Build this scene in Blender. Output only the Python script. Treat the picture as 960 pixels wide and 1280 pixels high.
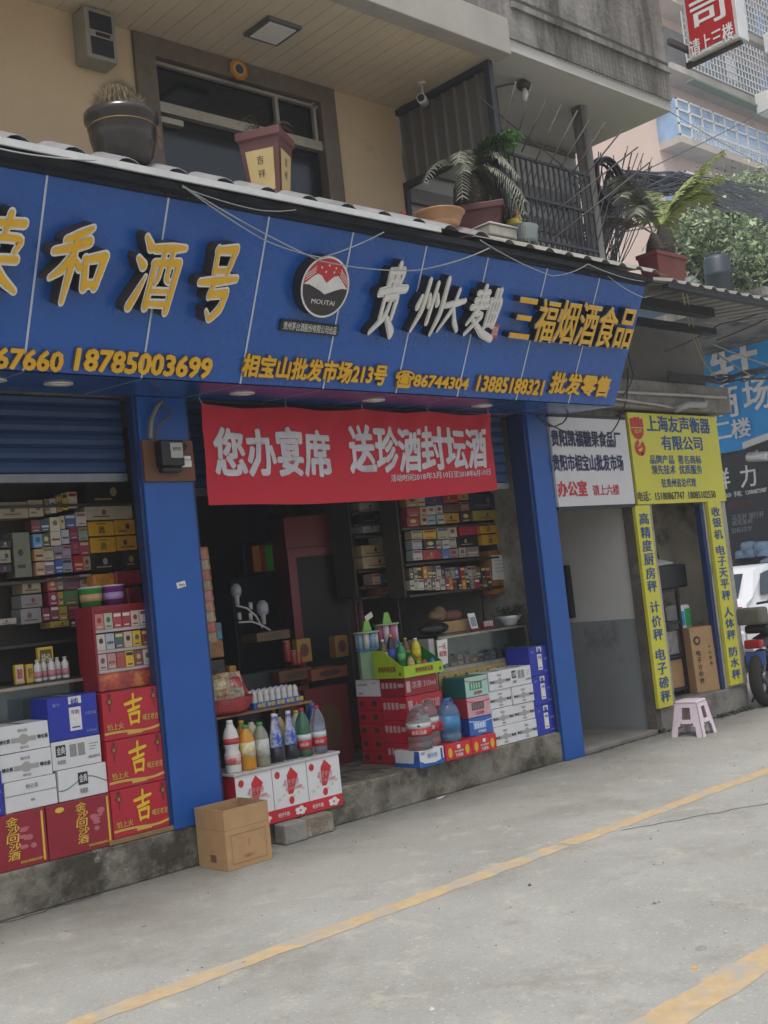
import bpy, math, random
from mathutils import Vector, Matrix
R = math.radians
SC = bpy.context.scene
COL = SC.collection
for _o in list(bpy.data.objects):
    bpy.data.objects.remove(_o)

# ------------------------------------------------------------------ camera
F_PX = 1420.0
YAW, PITCH, ROLL = 0.752500729, 0.0710380453, -0.105367954
CAM = Vector((0.0, -6.1527, 1.55))
_cy, _sy, _cp, _sp = math.cos(YAW), math.sin(YAW), math.cos(PITCH), math.sin(PITCH)
FWD = Vector((_sy * _cp, _cy * _cp, _sp))
_r = Vector((_cy, -_sy, 0.0)); _u = _r.cross(FWD)
RGT = _r * math.cos(ROLL) + _u * math.sin(ROLL)
UPV = _u * math.cos(ROLL) - _r * math.sin(ROLL)
cd = bpy.data.cameras.new('camera')
cd.lens = F_PX / 1280 * 36.0; cd.sensor_width = 36.0; cd.clip_start = 0.05; cd.clip_end = 500
cam = bpy.data.objects.new('camera', cd); COL.objects.link(cam)
cam.matrix_world = Matrix(((RGT.x, UPV.x, -FWD.x, CAM.x), (RGT.y, UPV.y, -FWD.y, CAM.y), (RGT.z, UPV.z, -FWD.z, CAM.z), (0, 0, 0, 1)))
SC.camera = cam

# ------------------------------------------------------------------ light
SUN_EL, SUN_AZ = 69.0, 225.0         # soft overcast sun, high over the street on the viewer's side
w = bpy.data.worlds.new('World'); SC.world = w; w.use_nodes = True
nt = w.node_tree
sky = nt.nodes.new('ShaderNodeTexSky'); sky.sky_type = 'NISHITA'; sky.sun_disc = False
sky.sun_elevation = R(SUN_EL); sky.sun_rotation = R(SUN_AZ); sky.air_density = 1.0; sky.dust_density = 3.0; sky.ozone_density = 1.0
hs = nt.nodes.new('ShaderNodeHueSaturation'); hs.inputs['Saturation'].default_value = 0.5
nt.links.new(sky.outputs[0], hs.inputs['Color'])
nt.links.new(hs.outputs[0], nt.nodes['Background'].inputs[0])
nt.nodes['Background'].inputs[1].default_value = 0.10
sl = bpy.data.lights.new('sun', 'SUN'); sl.energy = 1.5; sl.angle = R(16); sl.color = (1.0, 0.975, 0.94)
so = bpy.data.objects.new('sun', sl); COL.objects.link(so)
_sd = Vector((math.sin(R(SUN_AZ)) * math.cos(R(SUN_EL)), math.cos(R(SUN_AZ)) * math.cos(R(SUN_EL)), math.sin(R(SUN_EL))))
so.rotation_euler = _sd.to_track_quat('Z', 'Y').to_euler()
SC.view_settings.view_transform = 'Standard'; SC.view_settings.look = 'None'
SC.view_settings.exposure = 1.02; SC.view_settings.gamma = 1.0; SC.view_settings.use_curve_mapping = False
SC.cycles.max_bounces = 8; SC.cycles.diffuse_bounces = 5; SC.cycles.transparent_max_bounces = 12

# ------------------------------------------------------------------ survey frames: planes that stand in the place
class Frame:
    def __init__(s, O, ex, ey):
        s.O = Vector(O); s.ex = Vector(ex).normalized(); s.ey = Vector(ey).normalized(); s.n = s.ex.cross(s.ey)
    def hit(s, u, v):
        d = RGT * ((u - 480) / F_PX) - UPV * ((v - 640) / F_PX) + FWD
        p = CAM + d * ((s.O - CAM).dot(s.n) / d.dot(s.n)) - s.O
        return p.dot(s.ex), p.dot(s.ey)
    def at(s, a, b, h=0.0):
        return s.O + s.ex * a + s.ey * b + s.n * h
    def off(s, h):
        return Frame(s.O + s.n * h, s.ex, s.ey)
    def pt(s, u, v):
        return s.at(*s.hit(u, v))
    def size(s, cu, cv, w, h):          # in-plane size of something w x h photo pixels wide round (cu, cv)
        a, b = s.hit(cu, cv); e = 0.01
        p = s.at(a, b); x = pj(s.at(a + e, b)); y = pj(s.at(a, b + e)); p = pj(p)
        return a, b, w * e / abs(x[0] - p[0]), h * e / abs(y[1] - p[1])
def pj(P):
    d = Vector(P) - CAM; q = d.dot(FWD)
    return 480 + F_PX * d.dot(RGT) / q, 640 - F_PX * d.dot(UPV) / q
def YF(y): return Frame((0, y, 0), (1, 0, 0), (0, 0, 1))
def XF(x): return Frame((x, 0, 0), (0, -1, 0), (0, 0, 1))
def ZF(z): return Frame((0, 0, z), (1, 0, 0), (0, 1, 0))

# ------------------------------------------------------------------ materials
MATS = {}
def lin(c):
    if isinstance(c, str):
        c = c.lstrip('#'); c = [int(c[i:i + 2], 16) / 255 for i in (0, 2, 4)]
        return tuple(x / 12.92 if x <= 0.04045 else ((x + 0.055) / 1.055) ** 2.4 for x in c) + (1,)
    return tuple(c) + (1,)
def mat(name, col, rough=0.6, metal=0.0, var=0.12, scale=6.0, bump=0.0, bscale=40.0, trans=0.0, alpha=1.0, col2=None, thr=None, spec=0.5, detail=4.0, col3=None, thr3=.58, streak=1.0):
    """Principled material: base colour broken up by two noises (wear, dust), optional stains of col2 above thr, optional bump."""
    if name in MATS: return MATS[name]
    m = bpy.data.materials.new(name); m.use_nodes = True; t = m.node_tree; b = t.nodes['Principled BSDF']
    b.inputs['Roughness'].default_value = rough; b.inputs['Metallic'].default_value = metal
    b.inputs['Specular IOR Level'].default_value = spec
    if trans: b.inputs['Transmission Weight'].default_value = trans; b.inputs['IOR'].default_value = 1.45
    if alpha < 1: b.inputs['Alpha'].default_value = alpha
    c = lin(col)
    tc = t.nodes.new('ShaderNodeTexCoord')
    n = t.nodes.new('ShaderNodeTexNoise'); n.inputs['Scale'].default_value = scale; n.inputs['Detail'].default_value = detail; n.inputs['Roughness'].default_value = 0.65
    t.links.new(tc.outputs['Object'], n.inputs['Vector'])
    r = t.nodes.new('ShaderNodeMapRange'); r.inputs['From Min'].default_value = 0.3; r.inputs['From Max'].default_value = 0.7
    t.links.new(n.outputs['Fac'], r.inputs['Value'])
    mx = t.nodes.new('ShaderNodeMix'); mx.data_type = 'RGBA'
    mx.inputs['A'].default_value = tuple(x * (1 - var) for x in c[:3]) + (1,)
    mx.inputs['B'].default_value = tuple(min(1, x * (1 + var) + 0.01 * var) for x in c[:3]) + (1,)
    t.links.new(r.outputs[0], mx.inputs['Factor'])
    out = mx.outputs['Result']
    if col2 is not None:
        n2 = t.nodes.new('ShaderNodeTexNoise'); n2.inputs['Scale'].default_value = scale * 0.45; n2.inputs['Detail'].default_value = 8; n2.inputs['Roughness'].default_value = 0.7
        mp = t.nodes.new('ShaderNodeMapping'); mp.inputs['Location'].default_value = (3.1, 7.7, 1.3); mp.inputs['Scale'].default_value = (1, 1, streak)
        t.links.new(tc.outputs['Object'], mp.inputs['Vector']); t.links.new(mp.outputs[0], n2.inputs['Vector'])
        r2 = t.nodes.new('ShaderNodeMapRange'); th = 0.5 if thr is None else thr
        r2.inputs['From Min'].default_value = th; r2.inputs['From Max'].default_value = th + 0.14
        t.links.new(n2.outputs['Fac'], r2.inputs['Value'])
        m2 = t.nodes.new('ShaderNodeMix'); m2.data_type = 'RGBA'; m2.inputs['B'].default_value = lin(col2)
        t.links.new(out, m2.inputs['A']); t.links.new(r2.outputs[0], m2.inputs['Factor']); out = m2.outputs['Result']
    if col3 is not None:
        n4 = t.nodes.new('ShaderNodeTexNoise'); n4.inputs['Scale'].default_value = scale * 0.8; n4.inputs['Detail'].default_value = 8; n4.inputs['Roughness'].default_value = 0.75
        mp4 = t.nodes.new('ShaderNodeMapping'); mp4.inputs['Location'].default_value = (-5.2, 2.4, 8.8)
        t.links.new(tc.outputs['Object'], mp4.inputs['Vector']); t.links.new(mp4.outputs[0], n4.inputs['Vector'])
        r4_ = t.nodes.new('ShaderNodeMapRange'); r4_.inputs['From Min'].default_value = thr3; r4_.inputs['From Max'].default_value = thr3 + .1
        t.links.new(n4.outputs['Fac'], r4_.inputs['Value'])
        m4 = t.nodes.new('ShaderNodeMix'); m4.data_type = 'RGBA'; m4.inputs['B'].default_value = lin(col3)
        t.links.new(out, m4.inputs['A']); t.links.new(r4_.outputs[0], m4.inputs['Factor']); out = m4.outputs['Result']
    t.links.new(out, b.inputs['Base Color'])
    rr = t.nodes.new('ShaderNodeMapRange'); rr.inputs['To Min'].default_value = max(0.02, rough - 0.1); rr.inputs['To Max'].default_value = min(1, rough + 0.1)
    t.links.new(n.outputs['Fac'], rr.inputs['Value']); t.links.new(rr.outputs[0], b.inputs['Roughness'])
    if bump:
        n3 = t.nodes.new('ShaderNodeTexNoise'); n3.inputs['Scale'].default_value = bscale; n3.inputs['Detail'].default_value = 6
        t.links.new(tc.outputs['Object'], n3.inputs['Vector'])
        bp = t.nodes.new('ShaderNodeBump'); bp.inputs['Strength'].default_value = bump; bp.inputs['Distance'].default_value = 0.02
        t.links.new(n3.outputs['Fac'], bp.inputs['Height']); t.links.new(bp.outputs[0], b.inputs['Normal'])
    MATS[name] = m; return m
def card(hexc, rough=0.55):            # printed card or paper of one ink colour
    return mat('card ' + hexc, hexc, rough, var=0.10, scale=14)

# ------------------------------------------------------------------ mesh collecting
class MB:
    def __init__(s): s.v = []; s.f = []; s.mi = []; s.sm = []
    def add(s, verts, faces, mi=0, smooth=False):
        k = len(s.v); s.v += [Vector(p) for p in verts]
        for f in faces: s.f.append([k + i for i in f]); s.mi.append(mi); s.sm.append(smooth)
        return s
    def box(s, x0, x1, y0, y1, z0, z1, mi=0):
        x0, x1 = min(x0, x1), max(x0, x1); y0, y1 = min(y0, y1), max(y0, y1); z0, z1 = min(z0, z1), max(z0, z1)
        return s.add([(x0, y0, z0), (x1, y0, z0), (x1, y1, z0), (x0, y1, z0), (x0, y0, z1), (x1, y0, z1), (x1, y1, z1), (x0, y1, z1)],
                     [(0, 3, 2, 1), (4, 5, 6, 7), (0, 1, 5, 4), (1, 2, 6, 5), (2, 3, 7, 6), (3, 0, 4, 7)], mi)
    def obox(s, O, a, b, c, mi=0):      # box on three edge vectors
        O, a, b, c = Vector(O), Vector(a), Vector(b), Vector(c)
        if a.cross(b).dot(c) < 0: a, b = b, a
        p = [O, O + a, O + a + b, O + b]; p += [q + c for q in p]
        return s.add(p, [(0, 3, 2, 1), (4, 5, 6, 7), (0, 1, 5, 4), (1, 2, 6, 5), (2, 3, 7, 6), (3, 0, 4, 7)], mi)
    def prism(s, poly, d, mi=0):        # planar polygon (3D points) pushed along d
        n = len(poly); p = [Vector(q) for q in poly]; d = Vector(d); p2 = [q + d for q in p]
        nn = Vector((0, 0, 0))
        for i in range(n): nn += p[i].cross(p[(i + 1) % n])
        f = [tuple(range(n)), tuple(range(2 * n - 1, n - 1, -1))]
        f += [(i, n + i, n + (i + 1) % n, (i + 1) % n) for i in range(n)]
        if nn.dot(d) > 0: f = [tuple(reversed(x)) for x in f]
        return s.add(p + p2, f, mi)
    def lathe(s, c, prof, n=16, mi=0, axis=None, smooth=True, sx=1.0, sy=1.0):
        c = Vector(c); A = Vector(axis or (0, 0, 1)).normalized()
        X = A.orthogonal().normalized() if axis else Vector((1, 0, 0)); Y = A.cross(X)
        v = []
        for r_, z in prof:
            for i in range(n):
                t = 2 * math.pi * i / n
                v.append(c + X * (r_ * math.cos(t) * sx) + Y * (r_ * math.sin(t) * sy) + A * z)
        f = []
        for j in range(len(prof) - 1):
            for i in range(n):
                i2 = (i + 1) % n; f.append((j * n + i, j * n + i2, (j + 1) * n + i2, (j + 1) * n + i))
        s.add(v, f, mi, smooth)
        k = len(s.v) - len(v)
        if prof[0][0] > 1e-6: s.f.append([k + i for i in reversed(range(n))]); s.mi.append(mi); s.sm.append(False)
        if prof[-1][0] > 1e-6: s.f.append([k + (len(prof) - 1) * n + i for i in range(n)]); s.mi.append(mi); s.sm.append(False)
        return s
    def tube(s, pts, r, n=6, mi=0, r2=None):
        P = [Vector(p) for p in pts]; v = []; f = []
        pn = None
        for j, p in enumerate(P):
            t = (P[min(j + 1, len(P) - 1)] - P[max(j - 1, 0)])
            t = t.normalized() if t.length > 1e-9 else Vector((0, 0, 1))
            if pn is None: pn = t.orthogonal().normalized()
            X = (pn - t * pn.dot(t)); X = X.normalized() if X.length > 1e-6 else t.orthogonal().normalized(); pn = X
            Y = t.cross(X); rr = r if r2 is None else r + (r2 - r) * j / max(1, len(P) - 1)
            for i in range(n):
                a = 2 * math.pi * i / n; v.append(p + X * (rr * math.cos(a)) + Y * (rr * math.sin(a)))
        for j in range(len(P) - 1):
            for i in range(n):
                i2 = (i + 1) % n; f.append((j * n + i, j * n + i2, (j + 1) * n + i2, (j + 1) * n + i))
        f.append(tuple(reversed(range(n)))); f.append(tuple((len(P) - 1) * n + i for i in range(n)))
        return s.add(v, f, mi, n > 4)
    def grid(s, fn, nu, nv, mi=0, smooth=True):
        v = [fn(i / nu, j / nv) for j in range(nv + 1) for i in range(nu + 1)]
        f = [(j * (nu + 1) + i, j * (nu + 1) + i + 1, (j + 1) * (nu + 1) + i + 1, (j + 1) * (nu + 1) + i) for j in range(nv) for i in range(nu)]
        return s.add(v, f, mi, smooth)
    def ell(s, c, r, n=14, m=8, mi=0):
        c = Vector(c); r = r if isinstance(r, (tuple, list)) else (r, r, r)
        v = []; f = []
        for j in range(m + 1):
            p = math.pi * j / m
            for i in range(n):
                t = 2 * math.pi * i / n
                v.append(c + Vector((r[0] * math.sin(p) * math.cos(t), r[1] * math.sin(p) * math.sin(t), -r[2] * math.cos(p))))
        for j in range(m):
            for i in range(n):
                i2 = (i + 1) % n; f.append((j * n + i, j * n + i2, (j + 1) * n + i2, (j + 1) * n + i))
        return s.add(v, f, mi, True)
    def text(s, fr, st, a0, b0, a1, b1, h=0.0, d=0.0, bold=1.0, mi=0, warp=None, lean=0.0):
        """characters fitted into the in-plane rectangle, standing d thick from height h over the plane"""
        V, Fc = glyphs(st, bold)
        xs = [p[0] for p in V]; ys = [p[1] for p in V]
        if a1 is None:                       # keep the proportions
            a1 = a0 + (b1 - b0) * (max(xs) - min(xs)) / (max(ys) - min(ys))
        kx = (a1 - a0) / (max(xs) - min(xs)); ky = (b1 - b0) / (max(ys) - min(ys)); mx_, my_ = min(xs), min(ys)
        lay = 0.0006 if d == 0 else 0.0
        def P(p, hh):
            a = a0 + (p[0] - mx_) * kx + lean * (p[1] - my_) * ky; b = b0 + (p[1] - my_) * ky
            q = fr.at(a, b, hh + p[2] * 0.0003)
            return warp(q) if warp else q
        top = [P(p, h + d) for p in V]
        if d == 0: return s.add(top, Fc, mi)
        n = len(V); bot = [P(p, h) for p in V]
        cnt = {}
        for f in Fc:
            for i in range(len(f)):
                e = (f[i], f[(i + 1) % len(f)]); cnt[e] = 1
        side = [(a, b, n + b, n + a)[::-1] for (a, b) in cnt if (b, a) not in cnt]
        s.add(top + bot, list(Fc), mi); k = len(s.v) - 2 * n
        for f in side: s.f.append([k + i for i in f]); s.mi.append(mi + 1); s.sm.append(False)
        return s
    def build(s, name, mats, parent=None, bevel=0.0):
        o_ = WL.get(parent, Vector((0, 0, 0)))
        me = bpy.data.meshes.new(name); me.from_pydata([p - o_ for p in s.v], [], s.f)
        for m in (mats if isinstance(mats, (list, tuple)) else [mats]): me.materials.append(m)
        for i, p in enumerate(me.polygons):
            p.material_index = min(s.mi[i], len(me.materials) - 1); p.use_smooth = s.sm[i]
        me.validate(); me.update()
        o = bpy.data.objects.new(name, me); COL.objects.link(o)
        if parent is not None: o.parent = parent; WL[o] = o_
        else: WL[o] = Vector((0, 0, 0))
        if bevel:
            bm_ = o.modifiers.new('edge', 'BEVEL'); bm_.width = bevel; bm_.segments = 2; bm_.limit_method = 'ANGLE'
        return o
WL = {}
GL = {}
def glyphs(st, bold):
    key = (st, bold)
    if key in GL: return GL[key]
    if st[0] == '~': GL[key] = brush(st[1], bold); return GL[key]
    c = bpy.data.curves.new('lettering', 'FONT'); c.body = st; c.size = 1.0; c.resolution_u = 2; c.align_x = 'LEFT'; c.fill_mode = 'FRONT'
    c.space_line = 1.0
    o = bpy.data.objects.new('lettering', c); me = o.to_mesh()
    V0 = [tuple(v.co) for v in me.vertices]; F0 = [tuple(p.vertices) for p in me.polygons]
    # make sure all faces look along +Z
    F1 = []
    for f in F0:
        a, b, c_ = (Vector(V0[i]) for i in f[:3])
        F1.append(f if (b - a).cross(c_ - a).z > 0 else tuple(reversed(f)))
    o.to_mesh_clear(); bpy.data.objects.remove(o)
    V, Fc = [], []
    sh = [(0, 0)] if bold <= 0 else [(-.022, -.012), (.022, -.012), (-.022, .014), (.022, .014), (0, 0)] if bold <= 1 else \
        [(math.cos(k * math.pi / 4) * .03 * bold, math.sin(k * math.pi / 4) * .024 * bold) for k in range(8)] + [(0, 0)]
    for k, (dx, dy) in enumerate(sh):
        n = len(V); q = 1.0 if bold > 1 else max(bold, 0.0)
        V += [(x + dx * (q if bold <= 1 else 1), y + dy * (q if bold <= 1 else 1), k) for x, y, z in V0]; Fc += [tuple(n + i for i in f) for f in F1]
    GL[key] = (V, Fc); return GL[key]
BRUSH = {
 '荣': [[(.08,.84,.09),(.92,.90,.11)],[(.34,1,.10),(.36,.76,.08)],[(.66,1,.10),(.62,.76,.08)],[(.10,.70,.10),(.08,.54,.06)],[(.10,.68,.08),(.94,.72,.10),(.84,.54,.06)],[(.12,.42,.08),(.90,.46,.10)],[(.5,.60,.11),(.48,.02,.09)],[(.46,.40,.11),(.28,.20,.11),(.04,.06,.03)],[(.54,.40,.06),(.74,.20,.12),(.98,.08,.06)]],
 '和': [[(.62,1,.06),(.45,.91,.13),(.18,.80,.09)],[(.0,.64,.09),(.30,.71,.13),(.60,.82,.15)],[(.37,.86,.10),(.36,.5,.14),(.33,.0,.06)],[(.34,.60,.12),(.20,.42,.13),(.02,.30,.05)],[(.40,.58,.06),(.53,.47,.12)],[(.60,.60,.10),(.68,.22,.13)],[(.60,.58,.10),(.96,.66,.14)],[(.96,.66,.13),(.88,.24,.11)],[(.68,.26,.10),(.90,.29,.10)]],
 '酒': [[(.10,1,.06),(.24,.86,.14)],[(.02,.70,.06),(.16,.60,.14)],[(.04,.02,.14),(.15,.22,.11),(.26,.46,.03)],[(.34,.85,.11),(.70,.89,.13),(1,.92,.07)],[(.40,.66,.09),(.40,.04,.13)],[(.38,.66,.09),(.93,.70,.13)],[(.93,.70,.13),(.88,.0,.11)],[(.40,.09,.09),(.88,.11,.10)],[(.57,.86,.08),(.54,.46,.08),(.48,.36,.04)],[(.75,.88,.08),(.72,.46,.08),(.80,.42,.06)],[(.46,.27,.07),(.84,.29,.07)]],
 '号': [[(.30,.96,.10),(.35,.64,.11)],[(.28,.94,.09),(.80,.99,.14)],[(.80,.99,.13),(.70,.66,.09)],[(.35,.67,.08),(.70,.69,.08)],[(.0,.49,.08),(.5,.54,.13),(1,.60,.08)],[(.42,.52,.09),(.35,.33,.12)],[(.35,.34,.11),(.80,.39,.13)],[(.80,.39,.14),(.74,.17,.15),(.50,.0,.09),(.36,.12,.02)]],
 '贵': [[(.22,.90,.08),(.26,.74,.09)],[(.22,.89,.08),(.74,.93,.12),(.68,.76,.08)],[(.26,.77,.07),(.70,.78,.08)],[(.52,1,.12),(.46,.66,.10)],[(.02,.58,.09),(.5,.65,.13),(1,.69,.07)],[(.28,.54,.09),(.30,.22,.10)],[(.28,.53,.08),(.74,.57,.12),(.72,.24,.09)],[(.52,.46,.09),(.48,.26,.11),(.06,.0,.03)],[(.56,.22,.06),(.88,.02,.15)]],
 '州': [[(.08,.64,.05),(.02,.46,.13)],[(.22,.94,.09),(.22,.40,.13),(.02,.02,.03)],[(.36,.68,.05),(.42,.52,.12)],[(.54,.90,.09),(.52,.20,.10)],[(.64,.70,.05),(.72,.56,.12)],[(.90,1,.12),(.94,.4,.14),(.78,.0,.05)]],
 '吉': [[(.0,.70,.10),(.5,.76,.14),(1,.82,.09)],[(.52,1,.13),(.48,.50,.11)],[(.16,.46,.09),(.5,.50,.13),(.84,.56,.10)],[(.22,.34,.10),(.28,.0,.11)],[(.22,.33,.09),(.80,.37,.13)],[(.80,.37,.12),(.72,.02,.10)],[(.28,.05,.09),(.74,.07,.10)]],
 '大': [[(.0,.60,.09),(.5,.68,.15),(1,.78,.09)],[(.54,1,.12),(.46,.55,.16),(.0,.0,.05)],[(.50,.58,.07),(.72,.26,.16),(1,.06,.09)]],
 '麯': [[(.10,.86,.07),(.46,.90,.09)],[(.08,.72,.07),(.48,.77,.09)],[(.0,.57,.08),(.54,.65,.11)],[(.30,1,.09),(.27,.58,.09)],[(.24,.56,.09),(.0,.24,.03)],[(.22,.46,.07),(.46,.45,.09),(.02,.04,.03)],[(.16,.34,.05),(.6,.09,.13),(1,.0,.11)],[(.62,.76,.08),(.64,.24,.09)],[(.60,.75,.07),(.97,.80,.10),(.92,.26,.08)],[(.64,.51,.06),(.92,.54,.07)],[(.64,.28,.07),(.92,.30,.07)],[(.73,.96,.08),(.74,.28,.07)],[(.85,.98,.08),(.84,.28,.07)]],
}
def brush(ch, extra):
    """brush lettering: every stroke a tapering ribbon with round ends"""
    V, Fc = [], []
    for k, st in enumerate(BRUSH[ch]):
        P = []
        for i in range(len(st) - 1):
            for j in range(8):
                t = j / 8; P.append(tuple(a + (b - a) * t for a, b in zip(st[i], st[i + 1])))
        P.append(st[-1])
        for _ in range(3):
            P = [P[0]] + [tuple((a + 2 * b + c) / 4 for a, b, c in zip(P[i - 1], P[i], P[i + 1])) for i in range(1, len(P) - 1)] + [P[-1]]
        L, Rr = [], []
        for i, (x, y, w_) in enumerate(P):
            a, b = P[max(0, i - 1)], P[min(len(P) - 1, i + 1)]; d = Vector((b[0] - a[0], b[1] - a[1])).normalized(); w2 = w_ * .41 + extra
            L.append((x - d.y * w2, y + d.x * w2)); Rr.append((x + d.y * w2, y - d.x * w2))
        def cap(p, q, n_=5):
            c = ((p[0] + q[0]) / 2, (p[1] + q[1]) / 2); r = Vector((p[0] - c[0], p[1] - c[1])); o = []
            for i in range(1, n_):
                a = -math.pi * i / n_; o.append((c[0] + r.x * math.cos(a) - r.y * math.sin(a), c[1] + r.x * math.sin(a) + r.y * math.cos(a)))
            return o
        n = len(P); base = len(V)
        ring = L + cap(L[-1], Rr[-1]) + Rr[::-1] + cap(Rr[0], L[0]); m = len(ring); nc = len(cap(L[-1], Rr[-1]))
        V += [(x, y, k) for x, y in ring]
        iR = lambda i: base + n + nc + (n - 1 - i)
        for i in range(n - 1): Fc.append((base + i, iR(i), iR(i + 1), base + i + 1))
        Fc.append((base + n - 1,) + (iR(n - 1),) + tuple(base + n + j for j in reversed(range(nc))))
        Fc.append((base + 0,) + tuple(base + m - 1 - j for j in range(nc)) + (iR(0),))
    return V, Fc
def thing(name, loc, label, cat, group=None):
    o = bpy.data.objects.new(name, None); COL.objects.link(o); o.location = loc; o.empty_display_size = 0.1
    WL[o] = Vector(loc); o['label'] = label; o['category'] = cat
    if group: o['group'] = group
    return o
def tag(o, label, cat, group=None):
    o['label'] = label; o['category'] = cat
    if group: o['group'] = group
    # a thing that is a single mesh gets its origin at its own base
    if o.type == 'MESH' and o.parent is None and len(o.data.vertices):
        vs = [v.co for v in o.data.vertices]
        b = Vector(((min(v.x for v in vs) + max(v.x for v in vs)) / 2, (min(v.y for v in vs) + max(v.y for v in vs)) / 2, min(v.z for v in vs)))
        o.data.transform(Matrix.Translation(-b)); o.location = o.location + b; WL[o] = b.copy()
    return o
def struct(o): o['kind'] = 'structure'; return o
def stuff(o): o['kind'] = 'stuff'; return o
def copy_thing(root, loc, rz=0.0, label=None):
    c = root.copy(); COL.objects.link(c); c.location = loc; c.rotation_euler = (0, 0, rz)
    if label: c['label'] = label
    for ch in [x for x in COL.objects if x.parent == root]:
        d = ch.copy(); COL.objects.link(d); d.parent = c
        for g in [x for x in COL.objects if x.parent == ch]:
            e = g.copy(); COL.objects.link(e); e.parent = d
    return c
rnd = random.Random(7)

# shared materials
M = dict(
    blue=mat('blue_panel', '#16529f', 0.28, var=0.08, scale=2.2, spec=0.55),
    blue_col=mat('blue_column_cladding', '#10509c', 0.36, var=0.12, scale=2.5, col2='#28579a', thr=.60, col3='#5b7aa6', thr3=.68),
    blue_dark=mat('blue_rail', '#142d5c', 0.5, var=0.15),
    shutter=mat('blue_shutter_slats', '#17355f', 0.5, var=0.15, scale=4),
    seam=mat('pale_seam', '#b9c2cf', 0.5, var=0.05),
    gold=mat('golden_acrylic', '#d8a520', 0.3, var=0.10, scale=3),
    rim=mat('pale_metal_rim', '#d9d6cc', 0.25, metal=0.3, var=0.05),
    bronze=mat('dark_bronze_side', '#4a4036', 0.4, metal=0.3, var=0.2),
    silver=mat('brushed_silver', '#d6d3cf', 0.3, metal=0.35, var=0.1),
    white=mat('white_paint', '#d8d6d0', 0.5, var=0.05),
    black=mat('black_plastic', '#161618', 0.45, var=0.2),
    dark=mat('dark_metal', '#2a2b2e', 0.5, metal=0.3, var=0.2),
    concrete=mat('weathered_concrete', '#7d7870', 0.85, var=0.22, scale=3.5, bump=0.5, bscale=25, col2='#4c473f', thr=0.52),
    concrete_dark=mat('sooty_concrete', '#85817a', 0.88, var=0.25, scale=2.6, bump=0.5, bscale=20, col2='#4d4942', thr=0.46, col3='#a19d94', thr3=.62, streak=.22),
    plaster=mat('cream_plaster', '#c4ab88', 0.78, var=0.07, scale=2, bump=0.15, bscale=60, col2='#a48e6e', thr=.60),
    steel=mat('grey_steel', '#75777a', 0.4, metal=0.7, var=0.2),
    rust=mat('rusty_steel', '#4d4540', 0.75, metal=0.1, var=0.3, col2='#383431', thr=0.5),
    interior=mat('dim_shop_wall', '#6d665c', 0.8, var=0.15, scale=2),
    glass=mat('shop_glass', '#dfe9e6', 0.04, var=0.02, trans=1.0, spec=0.5),
    wood=mat('raw_wood', '#8b6a45', 0.7, var=0.25, scale=9, bump=0.2),
    kraft=mat('brown_cardboard', '#a5835a', 0.75, var=0.10, scale=8, bump=0.08, bscale=70),
    wire=mat('black_cable', '#303336', 0.5, var=0.2),
    leaf=mat('green_leaf', (0.055, 0.10, 0.03), 0.5, var=0.4, scale=30),
    leaf_light=mat('yellow_green_leaf', (0.12, 0.19, 0.04), 0.5, var=0.4, scale=30),
    leaf_dry=mat('dusty_leaf', (0.20, 0.21, 0.155), 0.7, var=0.35, scale=30),
)

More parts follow.
